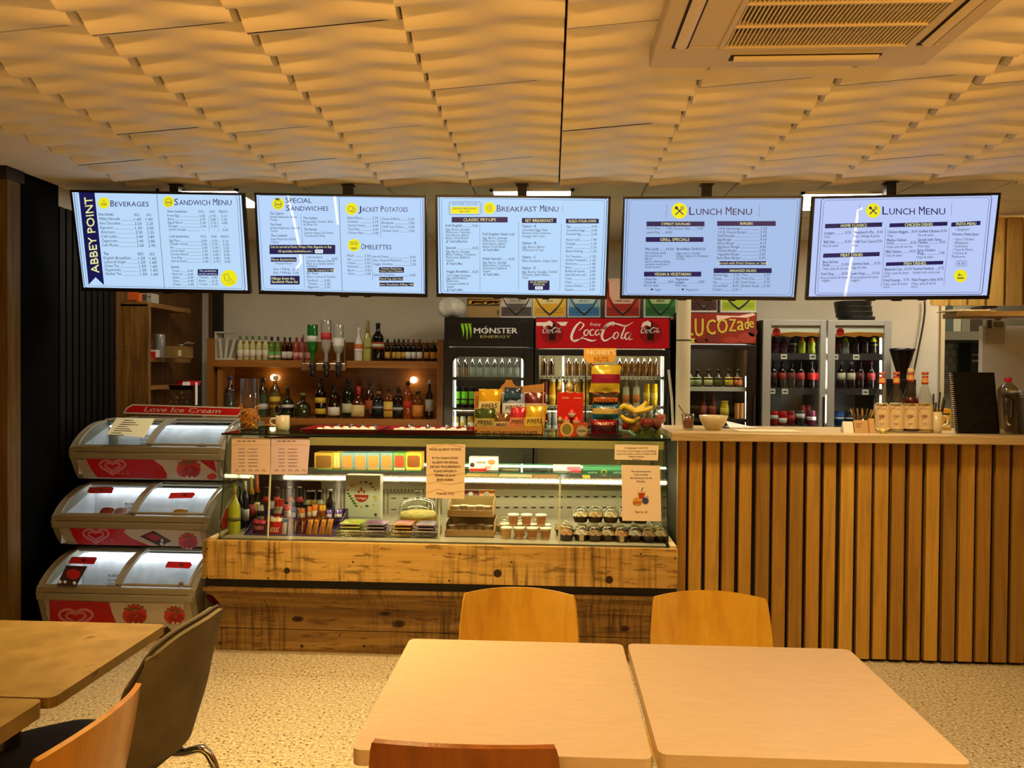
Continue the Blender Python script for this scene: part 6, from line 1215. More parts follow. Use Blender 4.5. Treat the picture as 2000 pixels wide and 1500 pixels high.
A_=[fQ2.at(*fQ2.px(*p_)) for p_ in pts]; MB().prism(A_,[p_+V((0,.004,0)) for p_ in A_]).build('back_panel',kraft,t)
MB().box((a[0],4.02,GT),(c[0],4.205,GT+.004)).build('box_floor',kd,t)
def packet(fr,x0,x1,y0,y1,col,acc,label,txt=None,tilt=0.,name='crisp_packet',cat='crisps',group='crisp packets in the cardboard display',puff=.035,lean=.18,ink='2a1c10',zmin=None,rows_=None,fade=1.):
    """pillow-shaped foil packet with crimped ends"""
    (ax,az),(cx_,cz)=fr.px(x0,y1),fr.px(x1,y0); W=cx_-ax; H=cz-az; X=(ax+cx_)/2; Y=fr.o.y; sh=tan(radians(tilt))
    def fn(u,v,s=1):
        k=(sin(pi*u)**.55)*(sin(pi*min(max((v-.06)/.88,0),1))**.6); w=.5-.035*sin(pi*v)+.008*sin(20*v+u*9)
        z=az+H*v; return V((X+(u-.5)*2*W*w+sh*(z-az-H/2),Y-s*puff*k+lean*(z-az)+.0015*s*sin(14*u+9*v),z))
    b=MB(); b.grid(lambda u,v:fn(u,v),10,14,0); b.grid(lambda u,v:fn(1-u,v,-1),10,14,0)
    for v0,v1 in ((0,.055),(.945,1)): b.grid(lambda u,v:fn(u,v0+(v1-v0)*v)+V((0,-.0008,0)),10,2,1)
    for f_ in rows_ or ((.28,.62,1),): b.grid(lambda u,v:fn(.0+u,f_[0]+(f_[1]-f_[0])*v)+V((0,-.0009,0)),10,4,f_[2])
    o=b.build(name,[M(col,.22,.25),M(acc,.25,.2)],None,label=label,cat=cat,group=group)
    if txt:
        q=MB(); s0=txt[1]; vs,fs=tmesh(txt[0]); mx=max(p_[0] for p_ in vs); out=[]
        for p_ in vs:
            if len(txt)>3 and txt[3]=='v': out.append(fn(.68-p_[1]/CAP*txt[2],.1+.8*p_[0]/mx)+V((0,-.003,0))); continue
            u=.14+.72*p_[0]/mx; v=s0+p_[1]/CAP*txt[2]+ (p_[0]/mx-.5)*(txt[3] if len(txt)>3 else 0); out.append(fn(u,v)+V((0,-.003,0)))
        q.add(out,fs,0); q.build('packet_print',[M(ink,.4)],o)
    return o
pk=GT+.006
fK1=FY(4.075,*CE); fK2=FY(4.15,*CE)
for x0,x1,y0,y1,col,acc,lb,tx,tl,f_ in ((370,555,880,1130,'d8a81c','e8d890','gold crisp packet at the back of the cardboard display','PIPERS',3,fK2),(556,748,905,1130,'8ca0b8','e4e8ec','silver blue crisp packet at the back of the cardboard display','PIPERS',-2,fK2),(742,915,905,1130,'5c1c24','d8bca0','maroon and cream crisp packet at the back of the cardboard display','PIPERS',-8,fK2),
    (345,510,1030,1235,'3c4c1c','b4a860','olive green crisp packet at the front of the cardboard display','PIPERS',0,fK1),(495,620,1070,1235,'6c4c28','ccb080','brown crisp packet at the front of the cardboard display','PIPERS',4,fK1),(612,752,1020,1235,'b82430','d88c60','red crisp packet at the front of the cardboard display','PIPERS',10,fK1),(728,905,1010,1235,'c8a420','dcc050','yellow crisp packet at the front of the cardboard display','PIPERS',6,fK1)):
    packet(f_,x0,x1,y0,y1,col,acc,lb,(tx,.40,.15,.04 if tl else 0),tl,puff=.02,lean=.12)
packet(fK2,575,715,868,980,'20344c','2c4c64','dark blue crisp packet peeping out behind the silver one',None,5,puff=.012,lean=.2)
# red chocolate egg stand
fE=FY(4.05,*CE); t=thing('egg_display','red cardboard stand of foil wrapped chocolate eggs on the display counter','display',(fE.px(1090,1250)[0],4.08,GT))
A_=[fE.at(*fE.px(*p_)) for p_ in ((992,1150),(1195,1150),(1198,930),(1190,905),(1160,920),(1130,900),(1095,918),(1060,900),(1020,915),(995,905))]; MB().prism(A_,[p_+V((0,.09,0)) for p_ in A_]).build('card_back',M('c01c10',.4),t)
q=fE.px(992,1150); q2=fE.px(1235,1250); b=MB(); b.box((q[0]+.006,4.0,GT),(fE.px(1235,1250)[0]-.005,4.13,q[1]+.004)); b.build('card_base',M('a8481c',.4),t)
f4=FY(3.998,*CE); b=MB(); d=Dec(b,f4,.001); d.poly([(1010,1262),(1125,1262),(1128,1235),(1112,1215),(1092,1228),(1065,1215),(1040,1230),(1012,1220)],0); d.disc(1068,1192,52,1,1,58); d.disc(1068,1192,38,2,2,42); d.disc(1185,1205,42,3,1); d.text('KINDER',1186,1212,13,4,60,'C',.02,3); b.build('base_print',[M('d83418',.4),M('d8a860',.4),M('7c7430',.5),M('a89878',.5),M('4a1c10',.5)],t)
d2=MB(); d=Dec(d2,fE,.0012); d.text('ORDER',1030,955,14,0,56); d.stroke([(1120,950),(1180,950)],5,0); d2.build('card_print',[M('f0c0a0',.4)],t)
for k,(x,y,r,c1,lb) in enumerate(((1108,1070,34,'e8dcd0','white foil egg held high on the red stand'),(1065,1125,34,'c8c4a8','silver foil egg on the left of the red stand row'),(1143,1128,34,'d8ccb4','silver foil egg beside the other on the red stand'),(1015,1122,26,'9a8a48','olive gold foil egg at the edge of the red stand'),(1085,862,36,'c8b880','gold foil egg on top of the red stand'),(1012,880,26,'a89850','small gold foil egg on top of the red stand'),(1130,820,26,'8c9488','grey foil egg piled at the top of the red stand'),(1058,815,26,'6a7468','dark foil egg piled at the top of the red stand'))):
    f_=FY(4.03 if y>1000 else 4.1,*CE); p_=f_.at(*f_.px(x,y)); R_=r/1500/4*4.1; b=MB(); b.lathe([(.0001,-R_),(R_*.6,-R_*.8,0),(R_*.92,-R_*.25,0),(R_*.9,.1*R_,0),(R_*.8,R_*.35,1),(R_*.45,R_*.9,1),(.0001,R_*1.12,1)],tuple(p_),14); b.build('chocolate_egg',[M(c1,.25,.3),M('c83020' if k<3 else c1,.3,.2)],None,label=lb,cat='egg',group='foil eggs on the red stand')
b=MB(); q=fE.px(1015,905); q2=fE.px(1165,905); 
b.box((q[0],4.06,q[1]-.004),(q2[0],4.15,q[1]+.0)); 
for x in (1030,1150): pp=fE.px(x,800); b.tube([(pp[0],4.14,q[1]),(pp[0],4.14,pp[1])],.003,6)
b.build('upper_tier',M('b8a068',.4),t)
# nut packet rack
fN=FY(4.06,*CE); t=thing('nut_rack','tall rack of nut packets topped by an orange header card','rack',(fN.px(1350,1250)[0],4.1,GT))
b=MB(); 
for x in (1222,1480): pp=fN.px(x,700); b.tube([(pp[0],4.12,GT),(pp[0],4.15,pp[1])],.004,6)
l_,r_=fN.px(1222,1240)[0],fN.px(1480,1240)[0]; b.box((l_-.01,4.02,GT),(r_+.01,4.2,GT+.006)); b.build('rack_frame',M('2c2824',.35,.5),t)
A_=[fN.at(*fN.px(*p_)) for p_ in ((1208,640),(1240,675),(1440,668),(1466,625),(1466,556),(1206,556))]; A_=[p_+V((0,.09,0)) for p_ in A_]; MB().prism(A_,[p_+V((0,.004,0)) for p_ in A_]).build('header_card',M('e4ac4c',.45),t)
f5=FY(4.149,*CE); b=MB(); d=Dec(b,f5,.001); d.text("NOBBY'S",1336,612,38,0,218,'C',.03); d.text('NUTS',1336,662,34,1,110,'C',.03); b.build('header_print',[M('faeabc',.4),M('b87018',.4)],t)
for k,(x0,x1,y0,y1,col,acc,lb,tx,ink) in enumerate(((1250,1492,690,905,'c8b030','8c1c3c','yellow and magenta nut packet at the top of the rack',None,'3a1c10'),(1268,1475,912,1010,'3c2c20','d0702c','dark nut packet with orange band below the top packet of the rack',("NOBBY'S",.40,.2),'2c140c'),(1262,1480,985,1118,'1c6488','c8b060','blue nut packet in the middle of the rack',("NOBBY'S",.60,.16),'e0d0a0'),(1250,1465,1110,1256,'8c1420','3c1418','dark red nut packet at the bottom of the rack',("NOBBY'S",.66,.14),'e0b090'))):
    packet(FY(4.06+.012*(3-k)%3*.5,*CE),x0,x1,y0,y1,col,acc,lb,tx,(4,-2,2,-1)[k],'nut_packet','nuts','nut packets on the rack',.028,.1,ink,rows_=((.34,.66,1),))
# fruit bowl
fF=FY(4.1,*CE); cx=fF.px(1660,1250)[0]; R_=(fF.px(1842,1080)[0]-fF.px(1482,1080)[0])/2; zr=fF.px(1660,1075)[1]; h=zr-GT; b=MB()
pr=[(R_*.45,0),(R_*.62,.012),(R_*.86,h*.5),(R_*.97,h*.85),(R_,h)]
b.lathe(pr+[(p_[0]-.004,p_[1]+.004) for p_ in pr[::-1]],(cx,4.1,GT),28); b.build('fruit_bowl',[glass('ece8dc',.12,.02)],None,label='clear glass bowl heaped with apples and bananas at the end of the display counter',cat='bowl')
def fruit(x,y,r,c1,c2,lb,dy=0,nm='apple'):
    f_=FY(4.1+dy,*CE); p_=f_.at(*f_.px(x,y)); rr=r/4/1500*4.1; b=MB(); b.lathe([(.0001,-rr*.8),(rr*.4,-rr*.88),(rr*.8,-rr*.6),(rr,-.02*rr),(rr*.92,rr*.5),(rr*.5,rr*.86),(rr*.18,rr*.78),(.0001,rr*.6)],tuple(p_),18)
    o=b.build(nm,noisy(c1,c2,30.,.25),None,label=lb,cat='fruit',group='fruit in the glass bowl'); s_=MB(); s_.tube([p_+V((0,0,rr*.6)),p_+V((rr*.1,0,rr*1.15))],.0018,5); s_.build('stem',M('4a3018',.6),o)
for x,y,r,c1,c2,lb,dy in ((1600,1175,46,'c86030','e0a048','orange red apple low in the middle of the fruit bowl',-.05),(1545,1165,44,'8c1c18','b83020','dark red apple by the banana side of the fruit bowl',-.02),(1690,1150,48,'8c1018','b02028','dark red apple in the centre of the fruit bowl',-.045),(1765,1150,46,'701018','a01c24','deep red apple toward the far rim of the fruit bowl',-.03),(1800,1112,42,'b04030','d87850','pinkish apple resting on the rim of the fruit bowl',-.0),(1700,1222,44,'8a9430','a8b04c','green apple at the bottom of the fruit bowl',-.02),(1640,1225,38,'7c8830','a0a848','green apple deep at the base of the fruit bowl',-.03),(1770,1215,38,'8c8c38','a8a850','yellow green apple at the base near the pipe side',-.0)):
    fruit(x,y,r,c1,c2,lb,dy)
def banana(pts,r,lb,dy):
    f_=FY(4.1+dy,*CE); q=smooth_pts([tuple(f_.at(*f_.px(*p_))) for p_ in pts],4); n=len(q); rr=[r*(.35+.65*sin(pi*min(max((i/(n-1))*1.05,.05),.97))**.5) for i in range(n)]; b=MB(); b.tube(q,rr,7); o=b.build('banana',M('d8bc38',.45),None,label=lb,cat='fruit',group='bananas on the fruit bowl'); s_=MB(); s_.tube([q[0],V(q[0])+(V(q[0])-V(q[2]))*.5],r*.35,6); s_.build('stem',M('6a5a24',.6),o)
for k,(pts,lb,dy) in enumerate((([(1488,1040),(1510,1010),(1560,1035),(1600,1065)],'short banana at the near edge of the fruit bowl',-.07),([(1490,1085),(1530,1120),(1590,1130),(1640,1100)],'curved banana lying against the glass of the bowl',-.085),([(1560,1000),(1570,1030),(1620,1050),(1680,1020)],'banana on top of the fruit heap with its stem up',-.04),([(1690,975),(1670,1010),(1620,1040),(1580,1050)],'long thin banana slanting over the fruit heap in the glass bowl',-.02),([(1740,1020),(1700,1040),(1650,1052),(1600,1058)],'banana stretching over the red apples in the glass bowl',-.05))): banana(pts,.014,lb,dy)
# ---------------------------------------------------------------- shelves on the planked side wall
LXs=LX-.02; fZ=FY(5.0,0,280,1286/480)
pe=P(290,600,5.0).x; t=thing('wall_shelf_unit','rustic wooden shelf unit with an upright plank beside the black slats','shelf',(LXs+.1,5.3,0))
MB().box((LXs,5.0,0),(pe,5.03,P(260,594,5.0).z)).build('upright',wood(('3c240c','7a5420','a87c38'),'z',2.6,.6,0,.3,.5),t)
zz=[P(290,598,5.0).z,P(290,706,5.0).z,P(290,762,5.0).z]
for k,z in enumerate(zz): MB().box((LXs,5.03 if k else 5.0,z-.0),(pe-.01,5.62,z+.03)).build('shelf_board',wood(('4a3010','7a5424','946a34'),'y',2.,.6,0,0,.3),t)
def sb_(x0,x1,y0,Y,z,dep,mats,name,label,cat,pr=None): return bx(FY(Y,0,280,1286/480),(x0),(x1),y0,z,dep,mats,name,label,cat,pr)
sb_(650,726,778,5.08,zz[0]+.03,.12,[M('d0642c',.45),M('6a2c10',.5)],'orange_box','orange box on top of the wooden shelf unit','box',lambda d:d.stroke([(664,822),(716,824)],7,0))
sb_(738,792,784,5.12,zz[0]+.03,.1,[M('a09c8c',.4),M('4a4438',.5)],'grey_box','grey printed box beside the orange one on the shelf unit','box',lambda d:(d.rect(745,790,768,824,0),d.rect(772,800,790,806,0)))
for k,(x0,x1,y0,Y,c,c2,nm,lb) in enumerate(((778,816,1080,5.08,'c8bcb0','b01c24','tea_box','small red and white box on the middle shelf of the wooden unit'),(862,968,1060,5.22,'7a6030','c8b890','card_carton','brown cardboard carton on the middle shelf of the wooden unit'))):
    sb_(x0,x1,y0,Y,zz[1]+.03,.12,[M(c,.5),M(c2,.5)],nm,lb,'box',(lambda d:d.rect(782,1090,814,1132,0)) if k==0 else (lambda d:d.rect(932,1082,950,1112,0)))
f_=FY(5.16,0,280,1286/480); q=f_.px(836,1130); b=MB(); b.lathe([(.034,0),(.036,.004),(.036,.15),(.03,.16),(.0001,.16)],(q[0],5.16,zz[1]+.03),16); b.build('grey_tin',M('7c7a74',.3,.5),None,label='grey round tin between the small boxes on the middle shelf',cat='tin')
b=MB(); p_=f_.at(*f_.px(915,1050)); b.grid(lambda u,v:(p_.x-.04+.11*u,5.225+.1*v,zz[1]+.036+(P(0,280+1060/2.679,5.22).z-zz[1]-.03)+.012*sin(9*u)*cos(5*v)+.03*u),8,6,0); b.build('plastic_wrap',M('c0b8a0',.3),None,label='crumpled clear wrapping on the carton in the middle shelf',cat='wrapping')
f_=FY(5.15,0,280,1286/480)
for x0,x1,y0,y1,Y,c,lb,nm in ((915,1040,1242,1380,5.34,'b01820','red folder with white badge leaning on the lower shelf','folder'),(880,1002,1290,1380,5.2,'1c1820','black tin printed with pastel hearts on the lower shelf','picture_tin')):
    f_=FY(Y,0,280,1286/480); a,c_=f_.px(x0,y0),f_.px(x1,y0); z0=zz[2]+.03; b=MB(); b.prism([(a[0],Y,z0),(c_[0],Y,z0),(c_[0],Y+.03,a[1]),(a[0],Y+.03,a[1])],[(a[0],Y+.012,z0),(c_[0],Y+.012,z0),(c_[0],Y+.042,a[1]),(a[0],Y+.042,a[1])]); o=b.build(nm,M(c,.35),None,label=lb,cat='folder' if nm=='folder' else 'tin')
    q=MB(); d=Dec(q,Fr((0,Y,z0),(1,0,0),V((0,.03,a[1]-z0)),(0,280,1286/480)),.001)
    if nm=='folder': d.rrect(955,1248,995,1272,6,0); d.rect(1022,1250,1034,1370,0)
    else:
        d.frame(884,1294,998,1376,4,4,1)
        for k in range(12): d.disc(894+(k%4)*28+6*(k//4%2),1306+(k//4)*24,7,2+k%3,1)
    q.build('front_print',[M('e8dcd4',.5),M('8a7c7c',.4),M('c88090',.5),M('7c8cb8',.5),M('e0d0c8',.5)],o)
# ---------------------------------------------------------------- inside the display counter
C5=(400,820,2000/480); C6=(840,820,4.0); DK=GZ0+.004
def F5(Y): return FY(Y,*C5)
def F6(Y): return FY(Y,*C6)
bottle('tall',F5(3.94),192,288,525,985,'b0b83c','a8a048',('5a6224',.26,.34),'spirit_bottle','frosted yellow green liqueur bottle at the glass end of the display','bottle','bottles in the display corner',DK,capf=.2)
for x0,x1,y0,Y,col,cap,lab,lb,cf in ((262,312,540,4.06,'10131e','1c1c30',('20243c',.2,.5),'blue black bottle behind the yellow green one in the display',.14),(300,358,500,4.1,'14203a','dcd4c0',('c8ccd0',.15,.4),'dark blue bottle with tall cream cap in the display',.2),(350,402,468,4.14,'1a100c','c89c34',('8c1c1c',.2,.45),'dark bottle with gold foil neck in the display',.34),(402,446,442,4.18,'1c120c','d8682c',('e0d0b0',.2,.45),'dark bottle with orange foil neck, tallest in the display',.36)):
    bottle('wine',F5(Y),x0,x1,y0,900,col,cap,lab,'wine_bottle',lb,'bottle','bottles in the display corner',DK,capf=cf)
for k,(x,cap,nk,nm) in enumerate(((500,'241c1a','c02424','first'),(585,'241c1a','c42428','second'),(690,'1c1816','a02024','third'),(770,'1c1816','b0242c','fourth'),(845,'2a2420','d8d0c0','white necked, beside the fourth'),(880,'241c14','d8a428','yellow necked'),(935,'241c14','d8d0b8','white necked, by the yellow necked'))):
    bottle('beer',F5(4.27),x-36,x+36,548+ (0 if k<4 else 32),900,'120c08',cap,('c0b8a0',.1,.4),'beer_bottle','dark beer bottle behind the chocolate box, %s of the row'%nm,'bottle','beer bottles in the display',DK,capf=.05,acc=(nk,1.6,2.1))
bottle('wine',F5(4.3),985,1062,568,900,'2a1a0c','e4dcd0',('3a2a18',.1,.3),'beer_bottle','brown bottle with white cap at the end of the beer row','bottle','beer bottles in the display',DK,capf=.06)
# chocolate bar display box
pur=M('3c2458',.4); t=thing('chocolate_box','stepped purple display box packed with chocolate bars','box',(F5(4.).px(730,990)[0],4.03,DK))
f1=F5(3.9); a,c=f1.px(312,990)[0],f1.px(1050,990)[0]; zl=f1.px(700,962)[1]
MB().box((a,3.9,DK),(c,3.904,zl)).build('front_lip',pur,t); MB().box((a,3.9,DK),(c,4.18,DK+.004)).build('box_floor',pur,t)
q=MB(); d=Dec(q,f1,.001); d.rect(325,966,1040,972,0); d.rect(400,976,900,990,1); q.build('lip_print',[M('d8cce0',.5),M('584078',.5)],t)
zb_=F5(4.18).px(1150,722)[1]
for X,s in ((a,1),(c,-1)): MB().prism([(X,3.9,DK),(X,4.18,DK),(X,4.18,zb_),(X,3.98,zb_-.06),(X,3.9,zl)],[(X+.004*s,3.9,DK),(X+.004*s,4.18,DK),(X+.004*s,4.18,zb_),(X+.004*s,3.98,zb_-.06),(X+.004*s,3.9,zl)]).build('side_panel',pur,t)
MB().box((a,4.176,DK),(c,4.18,zb_)).build('back_panel',pur,t)
st=F5(4.03).px(700,850)[1]-.02; MB().box((a+.004,4.02,DK),(c-.004,4.176,st-.03)).build('step',pur,t)
BG='chocolate bars in the purple box'
for k,(x0,x1,y0,y1,col,acc,lb,tx,ink) in enumerate(((382,492,815,958,'4c1420','b03850','maroon chocolate bag with pink lettering at the front of the purple box',('TURKISH',.45,.2),'e08c98'),(515,622,795,965,'b81c1c','d8d0c8','red and white wafer bar pack at the front of the purple box',('KITKAT',.3,.22),'f0e8e0'),(622,662,805,960,'d8d8d4','28508c','white and blue bar beside the red wafer pack in the purple box',('BOUNTY',0,.3,'v'),'1c3c7c'),(664,710,815,958,'4c1810','8c2c14','dark red bar, first of three alike in the front of the purple box',('TWIX',0,.34,'v'),'d8a040'),(714,760,815,958,'3c140c','2c100c','dark brown bar, second of three alike in the front of the purple box',('TWIX',0,.34,'v'),'c88c38'),(770,818,815,958,'541c10','8c2c14','dark brown bar, third of three alike in the front of the purple box',('TWIX',0,.34,'v'),'d8a040'),(822,868,812,962,'c89024','4c2468','gold and purple bar, first of four alike at the front of the purple box',('CRUNCHIE',0,.34,'v'),'4c2060'),(874,918,812,962,'c08420','4c2468','gold and purple bar, second of four alike at the front of the purple box',('CRUNCHIE',0,.34,'v'),'4c2060'),(930,976,812,962,'c89024','4c2468','gold and purple bar, third of four alike at the front of the purple box',('CRUNCHIE',0,.34,'v'),'4c2060'),(984,1032,808,962,'c89024','4c2468','gold and purple bar, last of four alike at the front of the purple box',('CRUNCHIE',0,.34,'v'),'4c2060'))):
    packet(F5(3.925),x0,x1,y0,y1,col,acc,lb,tx,6 if k>5 else 0,'chocolate_bar','chocolate',BG,.012,.25,ink,rows_=(((.0,.12,1),) if k>2 else ((.78,.95,1),)))
for k,(x0,x1,y0,y1,col,acc,lb) in enumerate(((420,482,692,815,'d8d4d0','2c2024','white bar pack with black lettering at the back of the purple box'),(508,560,660,820,'d0d4dc','2c3c7c','white and blue bar standing at the back of the purple box'),(560,632,645,805,'c8201c','e8dcd4','red and white wafer pack standing highest in the purple box'),(640,700,690,820,'d83424','f0e8e0','second red and white wafer pack at the back of the purple box'),(700,742,712,820,'3c54a0','c8ccd8','blue and silver bar at the back of the purple box'),(750,818,720,820,'c87838','e8d8c0','orange brown and cream bar at the back of the purple box'),(828,868,705,815,'d88c2c','f0e0c0','narrow orange and cream bar at the back of the purple box'),(862,915,690,815,'d87828','e8e0d8','orange and white caramel bar at the back of the purple box'),(920,982,692,815,'d0a030','8c4c14','gold and brown bar at the back of the purple box'),(985,1036,735,815,'5c4490','d8d0e4','purple and lilac bar at the back of the purple box'),(1056,1118,732,815,'4c3488','e4e0ec','last purple and white bar at the back corner of the purple box'))):
    packet(F5(4.06),x0,x1,y0,y1,col,acc,lb,(('KITKAT' if k in(2,3) else 'MARS' if k==0 else 'CADBURY' if k>8 else 'BAR'),.42,.16) if k in (0,2,3,9,10) else None,(-6,4,8,-4,2,-6,3,6,4,0,8)[k],'chocolate_bar','chocolate',BG,.014,.1,'2c1c20' if k not in(9,10) else 'e8e4f0')
# cereal box
def kell(d):
    d.poly([(1215,608),(1335,612),(1328,640),(1300,664),(1262,668),(1230,645)],0,1); d.text("Kellogg's",1274,644,17,1,92,'C',.02,3,0,.3)
    d.disc(1275,565,9,0,1,18); d.disc(1253,585,8,0,1,14); d.disc(1297,585,8,0,1,14)
    for k in range(6): a=radians(150-k*16); x,y=1275+112*cos(a),640+ 85*sin(radians(30+k*10)); d.disc(1168+k*13,600+k*20,13,2,1,8)
    for x,y,r,m in ((1200,535,22,3),(1225,525,10,3),(1270,506,12,0),(1312,508,16,2),(1350,520,14,2),(1366,548,12,2),(1388,570,10,0),(1385,625,16,3),(1390,650,10,3),(1372,690,8,3),(1320,700,15,2),(1275,708,12,3),(1165,570,9,0)): d.disc(x,y,r,m,1,r*.6)
    d.rect(1380,760,1400,782,4,1); d.stroke([(1150,790),(1425,795)],4,5,1)
bx(F5(4.2),1145,1428,450,DK,.07,[M('d8d6cc',.5),M('b8281c',.45),M('f0e4dc',.5),M('4c6c34',.5),M('d8a848',.5),M('3a3a34',.5),M('a8a498',.5)],'cereal_box','white cereal box with a red bowl and leaves printed on it','box',kell)
# wire baskets with snack packs
wire=M('a09880',.25,.8); frm=0
def basket(x0,x1,y0,label,Y0,Y1):
    f_=F5(Y0); a,c=f_.px(x0,990)[0],f_.px(x1,990)[0]; zt=f_.px(x0,y0)[1]; t=thing('wire_basket',label,'basket',((a+c)/2,(Y0+Y1)/2,DK),'wire baskets in the display'); b=MB(); r=.0016
    for z in [DK+.002+(zt-DK-.002)*k/4 for k in range(5)]: b.tube([(a,Y0,z),(c,Y0,z),(c,Y1,z),(a,Y1,z),(a,Y0,z)],r if z<zt-.001 else .002,5)
    n=int((c-a)/.014)
    for k in range(n+1): x=a+(c-a)*k/n; b.tube([(x,Y1,zt),(x,Y1,DK+.002),(x,Y0,DK+.002),(x,Y0,zt)],r,4)
    b.build('basket_frame',wire,t); return a,c,zt
for bi,(x0,x1,y0,lb,packs) in enumerate(((1062,1492,905,'wire basket with green and purple snack packs in the display',((1090,1282,'8c9c38','d8d4a0','green'),(1296,1480,'5c3464','a89cb8','purple'))),(1502,1890,905,'wire basket with red and purple snack packs in the display',((1515,1695,'7c1c2c','d8b04c','dark red'),(1705,1880,'4c2c58','b8a0c0','deep purple'))))):
    basket(x0,x1,y0,lb,3.9,4.06)
    for p0_,p1_,c1,c2,nm in packs:
        for j in range(4):
            f_=F5(3.93); A0,C0=f_.px(p0_,990)[0],f_.px(p1_,990)[0]; z=DK+.006+.017*j; b=MB()
            b.grid(lambda u,v:(A0+.006+(C0-A0-.012)*u,3.915+.125*v,z+.0075+.0065*(sin(pi*u)**.3)*(sin(pi*v)**.3)),10,8,0); b.grid(lambda u,v:(A0+.006+(C0-A0-.012)*(1-u),3.915+.125*v,z+.0075-.0065*(sin(pi*u)**.3)*(sin(pi*v)**.3)),10,8,0)
            b.box((A0+.012,3.913,z+.004),(C0-.012,3.918,z+.011),1); b.build('snack_pack',[M(c1,.3),M(c2,.35)],None,label='%s snack pack, %s in its pile in the %s wire basket'%(nm,('lowest','second from the bottom','third from the bottom','topmost')[j],('first','second')[bi]),cat='snack',group=nm+' snack packs')
for x,y,lb in ((1205,822,'small clear glass jar with a white rim behind the green snack packs'),(1390,848,'small clear glass jar with a white rim behind the purple snack packs')):
    f_=F5(4.12); q=f_.px(x,y); r=.030; h=q[1]-DK; b=MB(); b.lathe([(r*.8,0),(r*.85,.004),(r*1.2,h*.5),(r*1.1,h*.75),(r*.9,h*.85),(r,h)],(q[0],4.12,DK),20); o=b.build('glass_jar',[glass('e6e8dc',.14,.02)],None,label=lb,cat='jar')
    MB().lathe([(r*.98,h-.006),(r*1.08,h-.004),(r*1.08,h),(r*.9,h+.002)],(q[0],4.12,DK),20).build('jar_rim',M('dcd8c8',.3),o)
# cake under a glass dome
f_=F5(4.22); q=f_.px(1737,880); R_=(f_.px(1900,870)[0]-f_.px(1572,870)[0])/2; o=(q[0],4.22,DK); zt=f_.px(1737,640)[1]-DK
b=MB(); b.lathe([(R_*.5,0),(R_*.55,.004),(R_*.98,.010),(R_*1.04,.016),(R_*.95,.014),(.0001,.012)],o,32); b.build('cake_plate',M('cfc8b4',.2,coat=.3),None,label='round glass cake plate under the domed cake',cat='plate')
hc=f_.px(1737,735)[1]-DK; b=MB(); b.lathe([(R_*.84,.017,1),(R_*.88,.02,1),(R_*.9,hc*.7,1),(R_*.86,hc*.86,0),(R_*.5,hc*.9,0),(.0001,hc*.92,0)],o,32); b.build('sponge_cake',[noisy('d8b468','f0dca0',40.,.7,None,.3),noisy('c89024','dcae44',30.,.6)],None,label='round golden crumble cake under the glass dome',cat='cake')
b=MB(); b.lathe([(R_*.98,.017),(R_*.98,hc*.8),(R_*.93,zt*.72),(R_*.75,zt*.92),(R_*.3,zt*1.02),(.014,zt*1.04),(.010,zt*1.1),(.02,zt*1.2),(.016,zt*1.28),(.0001,zt*1.3)],o,32); b.build('cake_dome',[glass('f4f6ee',.2,.01)],None,label='clear glass dome with a knob covering the cake',cat='dome')
# juice cartons and cardboard trays
for x0,x1,c1,c2,lb,tx in ((256,372,'6c1c1c','5a1414','dark red juice carton with white cap in the display','APPLE'),(380,498,'d07c20','d8942c','orange juice carton with white cap in the display','ORANGE')):
    f_=F6(4.3); a,c=f_.px(x0,735),f_.px(x1,735); zs=f_.px(x0,612)[1]; zt=f_.px(x0,556)[1]; w=c[0]-a[0]; b=MB(); Y=4.3
    b.box((a[0],Y,DK),(c[0],Y+w,zs)); b.prism([(a[0],Y,zs),(a[0],Y+w,zs),(a[0],Y+w/2,zt-.012)],[(c[0],Y,zs),(c[0],Y+w,zs),(c[0],Y+w/2,zt-.012)]); b.box((a[0],Y+w/2-.003,zt-.02),(c[0],Y+w/2+.003,zt)); o=b.build('juice_carton',M(c1,.35),None,label=lb,cat='carton',group='juice cartons')
    m_=(a[0]+c[0])/2; b=MB(); T=Matrix.Translation((m_,Y+w*.22,(zs+zt)/2-.004))@Matrix.Rotation(radians(52),4,'X'); b.lathe([(.014,0),(.014,.01),(.012,.012)],n=16,T=T); b.build('cap',M('e0dcd0',.35),o)
    q=MB(); d=Dec(q,f_,.001); xm=(x0+x1)/2; d.text(tx,xm,660,15,0,70,'C',.02); d.text('Juice',xm,700,22,0,64,'C',.02,2,-8,.3); d.poly([(x1-26,612),(x1-4,612),(x1-4,735),(x1-40,735)],1); q.build('carton_print',[M('f0d0b0',.5),M(c2,.4)],o)
